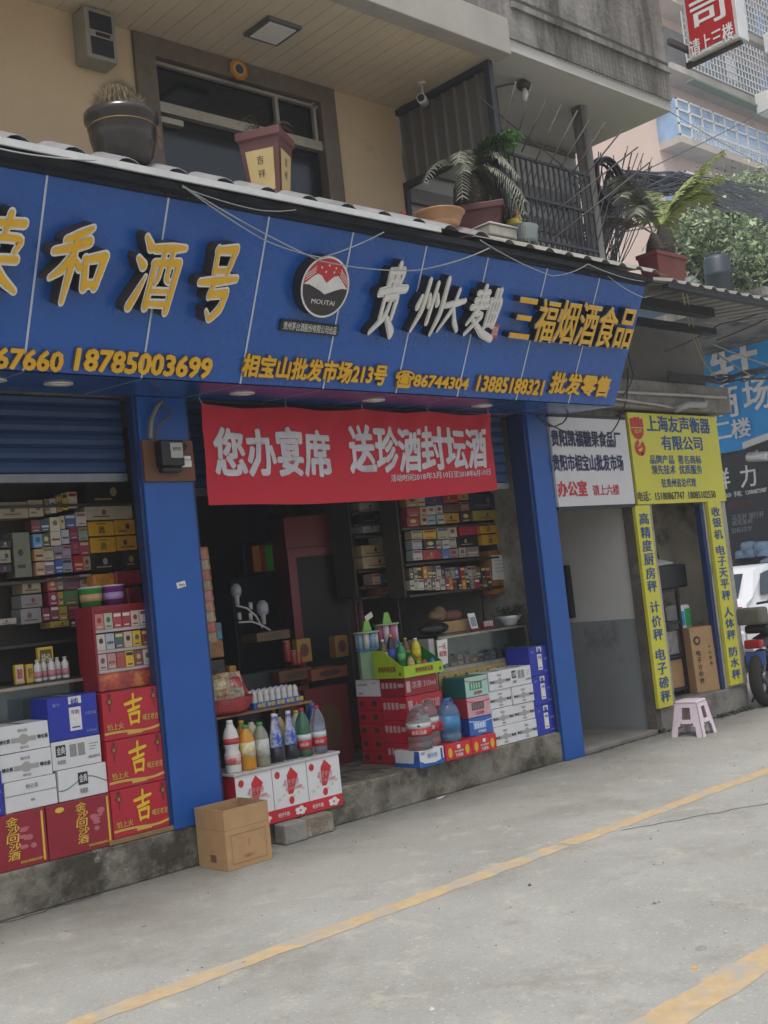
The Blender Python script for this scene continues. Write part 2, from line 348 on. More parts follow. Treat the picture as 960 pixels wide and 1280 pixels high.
# ================================================================== ground
def road_material():
    m = bpy.data.materials.new('concrete_road'); m.use_nodes = True; t = m.node_tree; b = t.nodes['Principled BSDF']; L = t.links.new
    tc = t.nodes.new('ShaderNodeTexCoord')
    def noise(s, d=6, r=0.65):
        n = t.nodes.new('ShaderNodeTexNoise'); n.inputs['Scale'].default_value = s; n.inputs['Detail'].default_value = d; n.inputs['Roughness'].default_value = r
        L(tc.outputs['Object'], n.inputs['Vector']); return n.outputs['Fac']
    def ramp(v, a, c):
        r = t.nodes.new('ShaderNodeMapRange'); r.inputs['From Min'].default_value = a; r.inputs['From Max'].default_value = c; L(v, r.inputs['Value']); return r.outputs[0]
    def mix(A, B, f):
        x = t.nodes.new('ShaderNodeMix'); x.data_type = 'RGBA'
        for k, q in (('A', A), ('B', B)):
            if isinstance(q, tuple): x.inputs[k].default_value = q
            else: L(q, x.inputs[k])
        if isinstance(f, float): x.inputs['Factor'].default_value = f
        else: L(f, x.inputs['Factor'])
        return x.outputs['Result']
    c = mix(lin('#85847d'), lin('#989790'), ramp(noise(0.7), .35, .65))
    c = mix(c, lin('#7b786f'), ramp(noise(1.9, 8, .75), .53, .74))
    c = mix(c, lin('#b3b1a8'), ramp(noise(55, 3, .6), .60, .72))
    c = mix(c, lin('#5c5a54'), ramp(noise(38, 4, .6), .62, .76))
    c = mix(c, lin('#c4c1b6'), ramp(noise(140, 2, .6), .66, .76))
    c = mix(c, lin('#6f6c63'), ramp(noise(120, 2, .6), .63, .75))
    c = mix(c, lin('#a8a496'), ramp(noise(4.2, 9, .75), .54, .70))
    c = mix(c, lin('#7a776d'), ramp(noise(0.45, 9, .8), .54, .70))
    # grime gathering in the gutter along the step (it is dirt on the slab: fixed to the place)
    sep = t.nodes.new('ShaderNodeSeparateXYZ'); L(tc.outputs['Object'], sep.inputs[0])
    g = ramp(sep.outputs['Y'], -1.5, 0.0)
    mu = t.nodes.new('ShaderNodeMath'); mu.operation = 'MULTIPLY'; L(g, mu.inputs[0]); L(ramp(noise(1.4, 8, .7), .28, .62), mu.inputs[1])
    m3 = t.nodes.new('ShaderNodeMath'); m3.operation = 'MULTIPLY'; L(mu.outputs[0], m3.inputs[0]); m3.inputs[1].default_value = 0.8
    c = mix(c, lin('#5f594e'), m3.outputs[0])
    L(c, b.inputs['Base Color']); b.inputs['Roughness'].default_value = 0.85
    bp = t.nodes.new('ShaderNodeBump'); bp.inputs['Strength'].default_value = .35; bp.inputs['Distance'].default_value = .012
    L(noise(60, 5), bp.inputs['Height']); L(bp.outputs[0], b.inputs['Normal'])
    return m
M['road'] = road_material()
struct(MB().add([(-80, -80, 0), (160, -80, 0), (160, 160, 0), (-80, 160, 0)], [(0, 1, 2, 3)]).build('road', M['road']))
M['line'] = mat('worn_yellow_paint', '#ac9672', 0.88, var=0.12, scale=13, col2='#97938a', thr=0.49)
def line(y0, y1, x0, x1, name):
    mb = MB(); n = int((x1 - x0) / 0.05); r = random.Random(int(y0 * 100)); up, dn = [], []; w1 = w2 = 0.0
    for i in range(n + 1):
        x = x0 + (x1 - x0) * i / n
        w1 = w1 * .5 + r.uniform(-.009, .009); w2 = w2 * .5 + r.uniform(-.009, .009)
        up.append((x, y1 + w1, .0015)); dn.append((x, y0 + w2, .0015))
    k = 0
    for i in range(n):
        if name == 'a' and (5.12 < up[i][0] < 5.18): continue
        mb.add([dn[i], dn[i + 1], up[i + 1], up[i]], [(0, 1, 2, 3)])
    return struct(mb.build('painted_line', M['line']))
line(-1.91, -1.79, 1.0, 30, 'a'); line(-3.83, -3.67, 0.5, 24, 'b')
# joint cut across the slab and small cracks
mb = MB()
def crack(p, q, n, w_, r):
    pts = [(p[0] + (q[0] - p[0]) * i / n + r.uniform(-.02, .02), p[1] + (q[1] - p[1]) * i / n + r.uniform(-.02, .02)) for i in range(n + 1)]
    for i in range(n):
        (x, y), (X, Y) = pts[i], pts[i + 1]; d = Vector((Y - y, x - X)); d = d.normalized() * w_ / 2 if d.length else Vector((0, w_))
        mb.add([(x - d.x, y - d.y, .003), (X - d.x, Y - d.y, .003), (X + d.x, Y + d.y, .003), (x + d.x, y + d.y, .003)], [(0, 1, 2, 3)])
_r = random.Random(3)
crack((5.6, -1.95), (8.2, -3.2), 30, .008, _r); crack((2.0, -.03), (3.2, -.03), 20, .010, _r); crack((7.75, -.03), (9.0, .02), 24, .022, _r)
struct(mb.build('road', mat('dark_crack', '#3c3a36', 0.9)))
struct(MB().box(0.5, 7.52, 0, 4.2, 0, .25).build('concrete_step', mat('step_concrete', '#7d776a', 0.9, var=0.3, scale=5.0, bump=0.9, bscale=16, col2='#443e33', thr=0.46, col3='#a39f93', thr3=.60), bevel=.012))
struct(MB().box(7.525, 7.75, .10, 4.2, 0, .249).build('concrete_step', M['concrete']))
struct(MB().box(7.77, 8.95, 0.0, 2.2, 0, .045).build('alley_floor', M['concrete'], bevel=.01))

# ================================================================== the shop building
B = thing('shop_building', (4.6, 0, 0), 'old concrete building with cream upstairs wall over the blue fronted liquor shop', 'building')
F0 = YF(0.0)
mb = MB()
mb.box(0.5, 3.95, 0, .2, 4.0, 5.40); mb.build('upstairs_wall', M['plaster'], B)
MB().box(5.68, 6.36, 0, .2, 4.0, 5.40).build('upstairs_wall', M['plaster'], B)
# window of the upstairs room
fm = mat('brown_grey_window_steel', '#6e6254', 0.45, metal=0.25, var=0.2, col2='#4f463d', thr=.55)
z_head, z_tr1, z_tr0 = F0.hit(187, 70)[1], F0.hit(192, 124)[1], F0.hit(192.7, 137)[1]
mb = MB()
mb.box(3.95, 4.11, -.03, .12, 4.0, z_head); mb.box(5.53, 5.68, -.03, .12, 4.0, z_head); mb.box(3.95, 5.68, -.03, .12, z_head, 5.375)
wf = mb.build('window', fm, B, bevel=.004)
al = mat('dull_aluminium', '#a89f90', 0.4, metal=0.4, var=0.15, col2='#7d6c58', thr=.58)
MB().box(4.11, 5.53, .0, .05, z_tr0, z_tr1).box(4.11, 5.53, .01, .04, z_head - .035, z_head - .012).box(5.12, 5.15, .01, .04, z_tr1, z_head - .035).box(5.48, 5.505, .01, .04, z_tr1, z_head).build('transom', al, wf)
MB().box(4.11, 5.53, .055, .06, 4.0, z_head).build('pane', mat('dark_window_glass', '#11161a', 0.06, var=.1, spec=0.6), wf)
MB().box(4.12, 4.30, .0, .05, z_tr0 - .07, z_tr0 - .03).build('blind_slat', al, wf)
# soffit over the window: cream boards
mb = MB(); x = 0.5
while x < 6.30:
    mb.box(x, min(x + .118, 6.36), -1.0, 0.0, 5.38, 5.395); x += .122
mb.box(0.5, 6.36, -1.0, 0.0, 5.397, 5.41, 1)
mb.build('balcony_ceiling', [mat('cream_ceiling_board', '#c6b79c', 0.6, var=.06, scale=3), M['dark']], B)
mb = MB(); mb.box(0.5, 6.45, -1.14, -1.0, 5.365, 5.64); mb.build('balcony_beam', mat('painted_grey_beam', '#9c978e', .7, var=.1, scale=3, col2='#77716a', thr=.6), B, bevel=.006)
mb = MB(); mb.box(0.5, 8.72, -1.06, -.86, 5.56, 8.4); mb.box(8.52, 8.72, -.86, 3.0, 5.56, 8.4); mb.box(0.5, 8.72, 2.8, 3.0, 5.5, 8.4)
mb.build('concrete_parapet', M['concrete_dark'], B)
za, zb_ = YF(-1.06).hit(720, 35)[1], YF(-1.06).hit(837, 82)[1]
MB().box(6.6, 8.72, -1.066, -1.055, (za + zb_) / 2 - .025, (za + zb_) / 2 + .02).build('groove', mat('dark_groove', '#3f3c38', .95, var=.3), B)
MB().box(6.6, 8.73, -1.085, -1.06, (za + zb_) / 2 - .075, (za + zb_) / 2 - .026).build('ledge', M['concrete_dark'], B)
# netting with small square mesh hanging over the parapet
mb = MB()
for i in range(32):
    xx = 7.1 + i * .05; mb.box(xx, xx + .0022, -1.07, -1.067, 5.52, 5.80)
for k in range(6):
    zz = 5.52 + k * .05; mb.box(7.1, 8.7, -1.071, -1.068, zz, zz + .0022)
mb.build('wire_netting', mat('grey_netting', '#6f6a62', .7), B)
mb = MB(); mb.box(6.36, 8.72, -1.04, .3, 5.47, 5.56)
mb.build('upper_slab', mat('whitewashed_slab', '#b7b4ac', .8, var=.06, scale=1.5, col2='#8b8070', thr=.62), B)
mb = MB(); mb.box(6.36, 8.72, .02, .2, 4.0, 5.47)
mb.build('balcony_wall', mat('grey_white_wall', '#a8a59e', .8, var=.08, scale=2, col2='#85786a', thr=.6), B)
mb = MB(); mb.box(6.40, 8.5, -.02, .02, 4.62, 4.74); mb.box(6.40, 8.5, -.03, .02, 4.88, 5.02)
mb.build('wall_ledge', mat('grey_ledge', '#77756f', .8), B)
# ground floor shell
mb = MB()
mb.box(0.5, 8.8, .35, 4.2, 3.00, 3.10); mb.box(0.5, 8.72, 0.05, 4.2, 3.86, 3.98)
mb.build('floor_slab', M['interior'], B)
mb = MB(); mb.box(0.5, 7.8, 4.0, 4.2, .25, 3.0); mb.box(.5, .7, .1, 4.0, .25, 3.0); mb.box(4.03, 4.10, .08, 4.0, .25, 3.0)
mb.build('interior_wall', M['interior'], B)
mb = MB(); mb.box(7.70, 7.77, .03, 4.0, .25, 3.0); mb.build('side_wall', mat('stained_side_wall', '#9a958a', .8, var=.15, scale=3, col2='#6c665c', thr=.55), B)
mb = MB(); mb.box(0.5, 10.55, .05, .33, 2.955, 3.95); mb.build('lintel', M['concrete_dark'], B)
mb = MB(); mb.box(0.5, .7, .2, 3, 4.0, 5.4); mb.box(6.2, 6.34, .2, 3, 4.0, 5.4); mb.box(.5, 6.34, 2.6, 2.8, 4.0, 5.4); mb.box(.5, 8.7, 0, 3, 5.42, 5.46)
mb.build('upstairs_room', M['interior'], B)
MB().box(7.84, 7.93, -.72, -.62, 3.95, 5.47).build('corner_post', M['concrete_dark'], B)
# alley: the passage behind the white notice
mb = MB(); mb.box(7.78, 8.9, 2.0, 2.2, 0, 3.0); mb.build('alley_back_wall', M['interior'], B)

# ---- things of the upstairs
t = thing('ceiling_lamp', (4.74, -.5, 5.38), 'square flush ceiling lamp set in the cream balcony ceiling', 'lamp')
MB().box(4.60, 4.88, -.64, -.36, 5.355, 5.379).build('lamp_frame', M['steel'], t, bevel=.004)
MB().box(4.63, 4.85, -.61, -.39, 5.348, 5.354).build('diffuser', M['white'], t)
t = thing('octagonal_mirror', (0, 0, 0), 'small orange octagonal mirror with blue centre above the upstairs window', 'mirror')
a, b, ww, hh = YF(-.03).size(297, 88, 22, 27); r_ = max(ww, hh) / 2
c = YF(-.03).at(a, b)
def octo(r, y0, d, mb): mb.prism([(c.x + r * math.cos(R(22.5 + 45 * k)), y0, c.z + r * math.sin(R(22.5 + 45 * k))) for k in range(8)], (0, -d, 0)); return mb
octo(r_, -.032, .015, MB()).build('mirror_frame', mat('orange_lacquer', '#b4702a', .4), t)
octo(r_ * .72, -.048, .004, MB()).build('inner_ring', mat('yellow_lacquer', '#c79a3c', .4), t)
MB().lathe((c.x, -.052, c.z), [(r_ * .42, 0), (r_ * .42, .004)], 16, axis=(0, -1, 0)).build('mirror_glass', mat('blue_mirror', '#3a5a86', .08, metal=.5), t)
# utility box on the cream wall
f = YF(-.16); x0, z0 = f.hit(110, 70); x1, z1 = f.hit(143, 17)
t = thing('wall_box', (x0, 0, z0), 'grey utility box with two dark windows on the cream upstairs wall', 'utility box')
MB().box(x0, x1, -.16, -.0, z0, z1).build('casing', mat('old_grey_plastic', '#8d8779', .5), t, bevel=.012)
h = (z1 - z0)
for k in (0, 1): MB().box(x0 + .03, x1 - .03, -.166, -.161, z0 + .08 * h + k * .48 * h, z0 + .42 * h + k * .48 * h).build('dark_panel', M['dark'], t, bevel=.003)
MB().box(x0 + .07, x1 - .05, -.167, -.161, z0 + .46 * h, z0 + .52 * h).build('label_strip', M['black'], t)
# screen closing the balcony end
t = thing('corrugated_screen', (6.36, -.5, 4.75), 'dark grey corrugated metal screen closing the end of the upstairs balcony', 'screen')
mb = MB(); n = 72; P0, P1 = [], []
for i in range(n + 1):
    y = -.96 + .95 * i / n; k = (i % 9); o_ = .0 if k in (0, 1) else .022
    P0.append((6.37 + o_, y, 4.74)); P1.append((6.37 + o_, y, 5.36))
mb.add(P0 + P1, [(i, i + 1, n + 2 + i, n + 1 + i) for i in range(n)]); mb.build('metal_sheet', mat('grey_painted_sheet', '#605b54', .55, var=.1, scale=4), t)
fr = mat('black_iron_frame', '#34363a', .55, metal=.2, var=.2)
MB().box(6.34, 6.39, -1.0, -.945, 4.25, 5.365).box(6.34, 6.39, -.945, 0, 4.72, 4.765).box(6.34, 6.39, -.945, 0, 5.32, 5.365).box(6.34, 6.38, -.03, 0, 4.1, 4.72).build('iron_frame', fr, t)
# security camera under the ceiling
p = ZF(5.38).pt(527, 103)
t = thing('security_camera', (p.x, p.y, 5.38), 'small white security camera hanging from the cream balcony ceiling', 'camera')
MB().lathe((p.x, p.y, 5.36), [(.035, 0), (.035, .02)], 12).build('ceiling_mount', M['silver'], t)
MB().lathe((p.x, p.y, 5.26), [(.008, 0), (.008, .10)], 8).build('stem', M['silver'], t)
q = MB().lathe((p.x - .08, p.y - .05, 5.22), [(.036, 0), (.036, .13), (.02, .15)], 12, axis=(.8, .5, .1)).build('camera_body', M['silver'], t)
MB().lathe((p.x - .085, p.y - .053, 5.219), [(.028, 0), (.028, .004)], 12, axis=(.8, .5, .1)).build('lens', M['black'], q)
# bulb hanging under the upper slab
p = ZF(5.47).pt(654, 100)
t = thing('hanging_bulb', (p.x, p.y, 5.3), 'bare bulb on a rusty lamp holder below the whitewashed slab', 'lamp')
MB().lathe((p.x, p.y, 5.40), [(.05, 0), (.06, .03), (.02, .069)], 10).build('lamp_holder', M['rust'], t)
MB().lathe((p.x, p.y, 5.29), [(.0, 0), (.028, .02), (.03, .05), (.018, .11)], 10).build('bulb', M['white'], t)
MB().tube([(p.x, p.y, 5.44), (p.x - .15, p.y + .02, 5.41), (p.x - .3, p.y + .05, 5.36)], .008).build('bracket', M['rust'], t)

# security grille of the balcony: bars, long spikes, crossed back bars
t = thing('security_grille', (7.2, -.95, 4.05), 'rusty burglar grille with long spikes fencing the neighbouring balcony', 'grille')
mb = MB()
gx0, gx1, gy = 6.42, 7.55, -.92
for i in range(18):
    x = gx0 + (gx1 - gx0) * i / 17; mb.box(x - .0065, x + .0065, gy - .0065, gy + .0065, 4.05, 4.72)
for zz in (4.08, 4.40, 4.71): mb.box(gx0, gx1, gy - .010, gy + .010, zz, zz + .02)
mb.build('bar_screen', fr, t)
mb = MB()
for i in range(16):
    a = gx0 + (gx1 - gx0) * i / 15
    mb.tube([(a, gy + .06, 4.05), (a + .45, gy + .10, 4.72)], .006, 5)
mb.build('slanted_bars', fr, t)
for i, (bu, bv, tu, tv) in enumerate(((617, 205, 645, 102), (640, 195, 665, 105), (652, 190, 683, 125), (668, 205, 701, 132), (684, 212, 722, 138), (697, 215, 737, 150), (712, 222, 757, 153), (727, 226, 778, 162), (700, 260, 797, 184), (690, 300, 812, 203), (603, 125, 733, 232), (620, 110, 632, 200))):
    f = YF(-.95 if i < 8 else -1.0); f2 = YF(-1.15 if i < 10 else -.98)
    MB().tube([f.pt(bu, bv), f2.pt(tu, tv)], .007, 6).build('spike', M['rust'], t)

# upright red projecting sign with its bracket
X = 8.98; f = XF(X)
a0, b0 = f.hit(862, 76); a1, b1 = f.hit(925, 46); _, bt = f.hit(852, -60)
a0m = min(a0, a1); a1m = max(a0, a1)
t = thing('projecting_sign', (X, -1.06, b0), 'red lightbox sign with white characters jutting out high above the roof edge', 'sign')
MB().box(X, X + .16, -a1m, -a0m, b0, bt).build('sign_frame', M['silver'], t, bevel=.006)
MB().box(X - .006, X - .001, -a1m + .035, -a0m - .03, b0 + .05, bt - .05).build('sign_face', mat('sign_red', '#ab1f24', .35), t)
fs = f.off(.008)
for s_, cu, cv, wp, hp in (('司', 884, 13, 42, 36), ('请上三楼', 889, 50, 54, 22), ('公', 873, -34, 40, 36)):
    a, b, ww, hh = fs.size(cu, cv, wp, hp)
    MB().text(fs, s_, a - ww / 2, b - hh / 2, a + ww / 2, b + hh / 2, bold=1).build('lettering', M['white'], t)
MB().box(8.72, X + .08, -1.12, -1.08, b0 + .10, b0 + .15).box(X + .05, X + .09, -1.6, -1.06, b0 + .02, b0 - .03).build('bracket', M['rust'], t)

# ================================================================== canopy roof over the signboard
def corrugated(x0, x1, period, amp, prof, mb, th=.004):
    n = int((x1 - x0) / period * 8)
    rows = []
    for y, z, k in prof:
        rw = []
        for i in range(n + 1):
            x = x0 + (x1 - x0) * i / n; ph = (i % 8)
            o = amp * (0, .75, 1, .75, 0, 0, 0, 0)[ph] * k
            rw.append((x, y, z + o))
        rows.append(rw)
    v = [p for r in rows for p in r]; W = n + 1
    mb.add(v, [(j * W + i, j * W + i + 1, (j + 1) * W + i + 1, (j + 1) * W + i) for j in range(len(rows) - 1) for i in range(n)])
    mb.add([(p[0], p[1], p[2] - th) for p in v], [(j * W + i, (j + 1) * W + i, (j + 1) * W + i + 1, j * W + i + 1) for j in range(len(rows) - 1) for i in range(n)])
    f = [(i, W + i, W + i + 1, i + 1) for i in range(n)]
    mb.add(rows[0] + [(p[0], p[1], p[2] - th) for p in rows[0]], f)
t = thing('canopy_roof', (4.6, -1.2, 3.85), 'corrugated sheet canopy roof running above the blue signboard', 'canopy')
mb = MB(); corrugated(1.2, 6.0, .30, .036, [(-1.24, 3.875, 1), (-.98, 4.0, 1), (-.9, 4.02, .2), (.0, 4.04, .2)], mb)
mb.build('corrugated_sheet', mat('dull_zinc', '#8f8e90', .45, metal=.35, var=.15, scale=4, col2='#6d6a66', thr=.55), t)
mb = MB(); corrugated(6.0, 8.0, .22, .028, [(-1.24, 3.865, 1), (-.98, 3.985, 1), (-.9, 4.0, .2), (.0, 4.02, .2)], mb)
mb.build('corrugated_sheet', mat('old_fibre_sheet', '#85827a', .6, var=.15, scale=4, col2='#5f5b54', thr=.55), t)
mb = MB(); mb.box(1.2, 5.35, -1.262, -1.248, 3.835, 3.872); mb.build('edge_strip', mat('white_edge_strip', '#b9b9b6', .45, var=.1), t)
mb = MB(); mb.box(1.2, 7.9, -1.12, -.1, 3.80, 3.835); mb.box(1.2, 7.9, -1.17, -1.12, 3.82, 3.86); mb.build('gap_shade_fill', M['dark'], t)  # shade of the gap under the roof edge, put in as dark boxes

t = thing('side_canopy', (9.3, -1.2, 3.8), 'sagging grey plastic canopy on dark beams beyond the end of the signboard', 'canopy')
mb = MB(); corrugated(8.02, 11.4, .2, .03, [(-1.26, 3.81, 1), (-.9, 3.93, 1), (-.2, 4.0, 1)], mb)
mb.build('corrugated_sheet', mat('milky_plastic_sheet', '#8e8c86', .4, var=.15, scale=3, alpha=.82, col2='#666159', thr=.55), t)
mb = MB(); mb.box(8.0, 11.4, -1.24, -1.18, 3.765, 3.80); mb.box(7.95, 9.35, -.85, -.75, 3.74, 3.82); mb.box(7.95, 10.1, -.42, -.34, 3.74, 3.80)
mb.build('canopy_beam', M['dark'], t)

# ================================================================== columns
def column(x0, x1, y, z0, z1, label, rail, dep):
    t = thing('blue_column', ((x0 + x1) / 2, y, z0), label, 'column')
    MB().box(x0, x1, y, y + dep, z0, z1).build('cladding', M['blue_col'], t, bevel=.006)
    mb = MB()
    for (a, b) in rail: mb.box(a, b, y + .02, y + dep + .02, max(z0, .25), z1)
    mb.build('shutter_rail', M['blue_dark'], t)
    return t
cl = column(3.735, 4.095, -.015, .25, 2.94, 'blue clad column with the brown meter board between the two shop openings', [(3.712, 3.733), (4.097, 4.12)], .07)
column(7.50, 7.765, -.03, .0, 2.94, 'blue clad column standing on the ground at the alley mouth', [(7.465, 7.498)], .18)
# sticker on the left column
f = YF(-.018); a, b, ww, hh = f.size(227, 731, 11, 9)
o = MB().obox(f.at(a - ww / 2, b - hh * .5), (ww, 0, .012), (-.006, 0, hh * .8), (0, -.001, 0)).build('sticker', M['white'], cl)
MB().text(f.off(.003), '小心', a - ww * .35, b - hh * .2, a + ww * .35, b + hh * .2).build('lettering', card('#8a3038'), o)

# ================================================================== signboard
FB = Frame((0, -.65, 2.90), (1, 0, 0), (0, -.44, .90)); FL = math.hypot(.44, .90)
SX0, SX1 = 1.2, 7.90
t = sb = thing('shop_signboard', (4.6, -.65, 2.9), 'long blue fascia signboard with golden raised characters over the liquor shop', 'signboard')
mb = MB(); mb.prism([FB.at(SX0, 0), FB.at(SX1, 0), FB.at(SX1, FL), FB.at(SX0, FL)], FB.n * -.03); mb.build('fascia_panel', M['blue'], t, bevel=.004)
mb = MB(); mb.add([(SX0, -.655, 2.894), (SX0, .04, 2.945), (7.9, .04, 2.945), (7.9, -.655, 2.894)], [(0, 1, 2, 3)])
mb.add([(SX0, -.655, 2.899), (SX0, .04, 2.95), (7.9, .04, 2.95), (7.9, -.655, 2.899)], [(3, 2, 1, 0)])
mb.build('soffit_panel', mat('glossy_blue_soffit', '#254c8c', 0.22, var=.06, scale=3, spec=.8), t)
seams = [FB.hit(u, v)[0] for u, v in ((28.4, 465), (176.5, 472), (300, 479), (404, 483), (495, 488), (572, 491), (646, 494), (712, 496))]
seams = [seams[0] - .7] + seams
for x in seams:
    mb = MB(); ms = MB()
    mb.prism([FB.at(x - .006, 0, .002), FB.at(x + .006, 0, .002), FB.at(x + .006, FL, .002), FB.at(x - .006, FL, .002)], FB.n * .002)
    ms.add([(x - .005, -.65, 2.8925), (x - .005, .0, 2.9400), (x + .005, .0, 2.9400), (x + .005, -.65, 2.8925)], [(0, 1, 2, 3)])
    mb.build('panel_seam', M['seam'], t); ms.build('soffit_seam', mat('soffit_seam', '#8d9ab5', .5), t)
for k, (u, v) in enumerate(((-20, 478), (64, 482), (300, 491), (470, 498), (614, 503))):
    d = Vector((0, .695, .051)).normalized(); p = ZF(2.925).pt(u, v); p = Vector((p.x, -.33, 2.918))
    nrm = Vector((0, .051, -.695)).normalized()
    lm = MB().lathe(p - nrm * .0, [(.085, 0), (.08, .008), (.066, .010)], 20, axis=nrm).build('downlight', M['rim'], t)
    MB().lathe(p + nrm * .0105, [(.064, 0), (.0, .0015)], 20, axis=nrm).build('diffuser', M['white'], lm)
def raised(st, cu, cv, wp, hp, face, h=.09, lean=.0, bold=1.3, rim=M['rim'], name='raised_character', side=M['bronze']):
    f = FB.off(h); a, b, ww, hh = f.size(cu, cv, wp, hp)
    rc = (a - ww / 2, b - hh / 2, a + ww / 2, b + hh / 2); g = ww * .02
    if st in BRUSH and hp > 55 or st == '大':
        g = 0; st = '~' + st; bo, bi = .035, .0
        o = MB().text(FB, st, rc[0] - ww * .03, rc[1] - hh * .03, rc[2] + ww * .03, rc[3] + hh * .03, h=.004, d=h - .006, bold=bo, lean=lean).build(name, [rim, side], sb)
        MB().text(FB, st, rc[0], rc[1], rc[2], rc[3], h=h + .004, bold=bi, lean=lean).build('face', face, o); return o
    o = MB().text(FB, st, rc[0] - g, rc[1] - g, rc[2] + g, rc[3] + g, h=.004, d=h - .006, bold=bold * 1.25, lean=lean).build(name, [rim, side], sb)
    MB().text(FB, st, rc[0], rc[1], rc[2], rc[3], h=h + .004, bold=bold, lean=lean).build('face', face, o)
    return o
for st, cu, cv, wp, hp in (('荣', -12, 315, 72, 112), ('和', 93, 331, 70, 102), ('酒', 192, 344, 58, 96), ('号', 268, 353, 47, 98)):
    raised(st, cu, cv, wp, hp, M['gold'], .10, .10)
for st, cu, cv, wp, hp in (('贵', 484, 374, 34, 94), ('州', 535, 381, 33, 74), ('大', 564, 388, 25, 56), ('麯', 603, 391, 37, 68)):
    raised(st, cu, cv, wp, hp, M['silver'], .08, .12, side=M['dark'])
for st, cu, cv, wp, hp in (('三', 654, 398, 24, 50), ('福', 682, 401, 24, 52), ('烟', 708, 403, 24, 52), ('酒', 734, 406, 23, 52), ('食', 758, 409, 22, 50), ('品', 781, 411, 20, 48)):
    raised(st, cu, cv, wp, hp, M['gold'], .07, .06, bold=.75, side=M['dark'])
for st, cu, cv, wp, hp in (('67660', 37, 450, 86, 27), ('18785003699', 183, 455, 171, 28), ('相宝山批发市场213号', 398, 463, 180, 28), ('☎86744304', 541, 477, 92, 22), ('13885188321', 639, 482, 83, 20), ('批发零售', 726, 481, 74, 27)):
    f = FB.off(.02); a, b, ww, hh = f.size(cu, cv, wp, hp)
    MB().text(FB, st, a - ww / 2, b - hh / 2, a + ww / 2, b + hh / 2, h=.003, d=.018, bold=1.5, lean=.04).build('raised_lettering', [M['gold'], mat('amber_side', '#8a5d14', .5)], sb)
# round emblem
f = FB.off(.09); a, b, ww, hh = f.size(407, 359, 57, 76); er = (ww + hh) / 4
emb = MB().lathe(FB.at(a, b, .002), [(er * 1.03, 0), (er * 1.03, .086)], 40, axis=FB.n, smooth=False).build('round_emblem', M['dark'], sb)
def disc_poly(fn, h): return [FB.at(a + er * x, b + er * y, h) for x, y in fn]
def face(pts, h, m, nm): mb = MB(); mb.add(disc_poly(pts, h), [tuple(range(len(pts)))]); return mb.build(nm, m, emb)
circ = [(math.cos(2 * math.pi * k / 48), math.sin(2 * math.pi * k / 48)) for k in range(48)]
face([(1.02 * x, 1.02 * y) for x, y in circ], .0885, M['rim'], 'rim')
def arc(t0, t1, n, r=.95): return [(r * math.cos(R(t0 + (t1 - t0) * k / n)), r * math.sin(R(t0 + (t1 - t0) * k / n))) for k in range(n + 1)]
face(arc(0, 180, 24), .0895, mat('emblem_red', '#b3262c', .4), 'red_field')
face(arc(180, 360, 24) + [(.78, .04), (.45, -.02), (.2, -.12), (.0, -.2), (-.2, -.1), (-.5, .0), (-.8, .04)][::1], .0900, mat('emblem_black', '#2b2629', .4), 'black_field')
hill = [(-.94, .02), (-.8, .12), (-.6, .30), (-.42, .40), (-.25, .36), (-.1, .22), (0, .14), (.12, .24), (.28, .38), (.45, .42), (.62, .30), (.8, .14), (.94, .02), (.7, .02), (.45, -.06), (.2, -.16), (.0, -.24), (-.2, -.14), (-.5, -.04), (-.7, .02)]
face(hill, .0910, M['silver'], 'mountain')
mb = MB()
for k in range(3):
    for s in (-1, 1):
        mb.add(disc_poly([(s * .52, .44 + .09 * k), (s * .72, .27 + .085 * k), (s * .90, .14 + .08 * k), (s * .90, .17 + .08 * k), (s * .72, .305 + .085 * k), (s * .52, .475 + .09 * k)], .0918), [(0, 1, 2, 3, 4, 5) if s > 0 else (5, 4, 3, 2, 1, 0)])
mb.build('wave_lines', M['silver'], emb)
for x, y in ((0, .72), (-.3, .62), (.3, .66), (-.1, .5), (.25, .52)): face([(x + .035 * p, y + .035 * q) for p, q in circ[::4]], .0905, M['rim'], 'dot')
MB().text(FB, 'MOUTAI', a - er * .50, b - er * .58, a + er * .50, b - er * .42, h=.0920, bold=.4).build('lettering', M['silver'], emb)
a0, b0 = FB.off(.02).hit(350, 411); a1, b1 = FB.off(.02).hit(424, 410)
fh = FB.off(.02).size(387, 410, 74, 14)
st_ = MB().prism([FB.at(a0, fh[1] - fh[3] / 2, .002), FB.at(a1, fh[1] - fh[3] / 2, .002), FB.at(a1, fh[1] + fh[3] / 2, .002), FB.at(a0, fh[1] + fh[3] / 2, .002)], FB.n * .018).build('name_strip', M['black'], sb)
MB().text(FB, '贵州茅台酒股份有限公司出品', a0 + .02, fh[1] - fh[3] * .36, a1 - .02, fh[1] + fh[3] * .36, h=.0215, bold=.6).build('lettering', M['silver'], st_)
fh = FB.off(.03).size(618.5, 414, 9, 13)
sq = MB().prism([FB.at(fh[0] - .035, fh[1] - .05, .002), FB.at(fh[0] + .035, fh[1] - .05, .002), FB.at(fh[0] + .035, fh[1] + .05, .002), FB.at(fh[0] - .035, fh[1] + .05, .002)], FB.n * .03).build('red_seal', mat('seal_red', '#b5383a', .5), sb)
MB().text(FB, '国酒', fh[0] - .026, fh[1] - .03, fh[0] + .026, fh[1] + .03, h=.0325, bold=.5).build('lettering', M['rim'], sq)

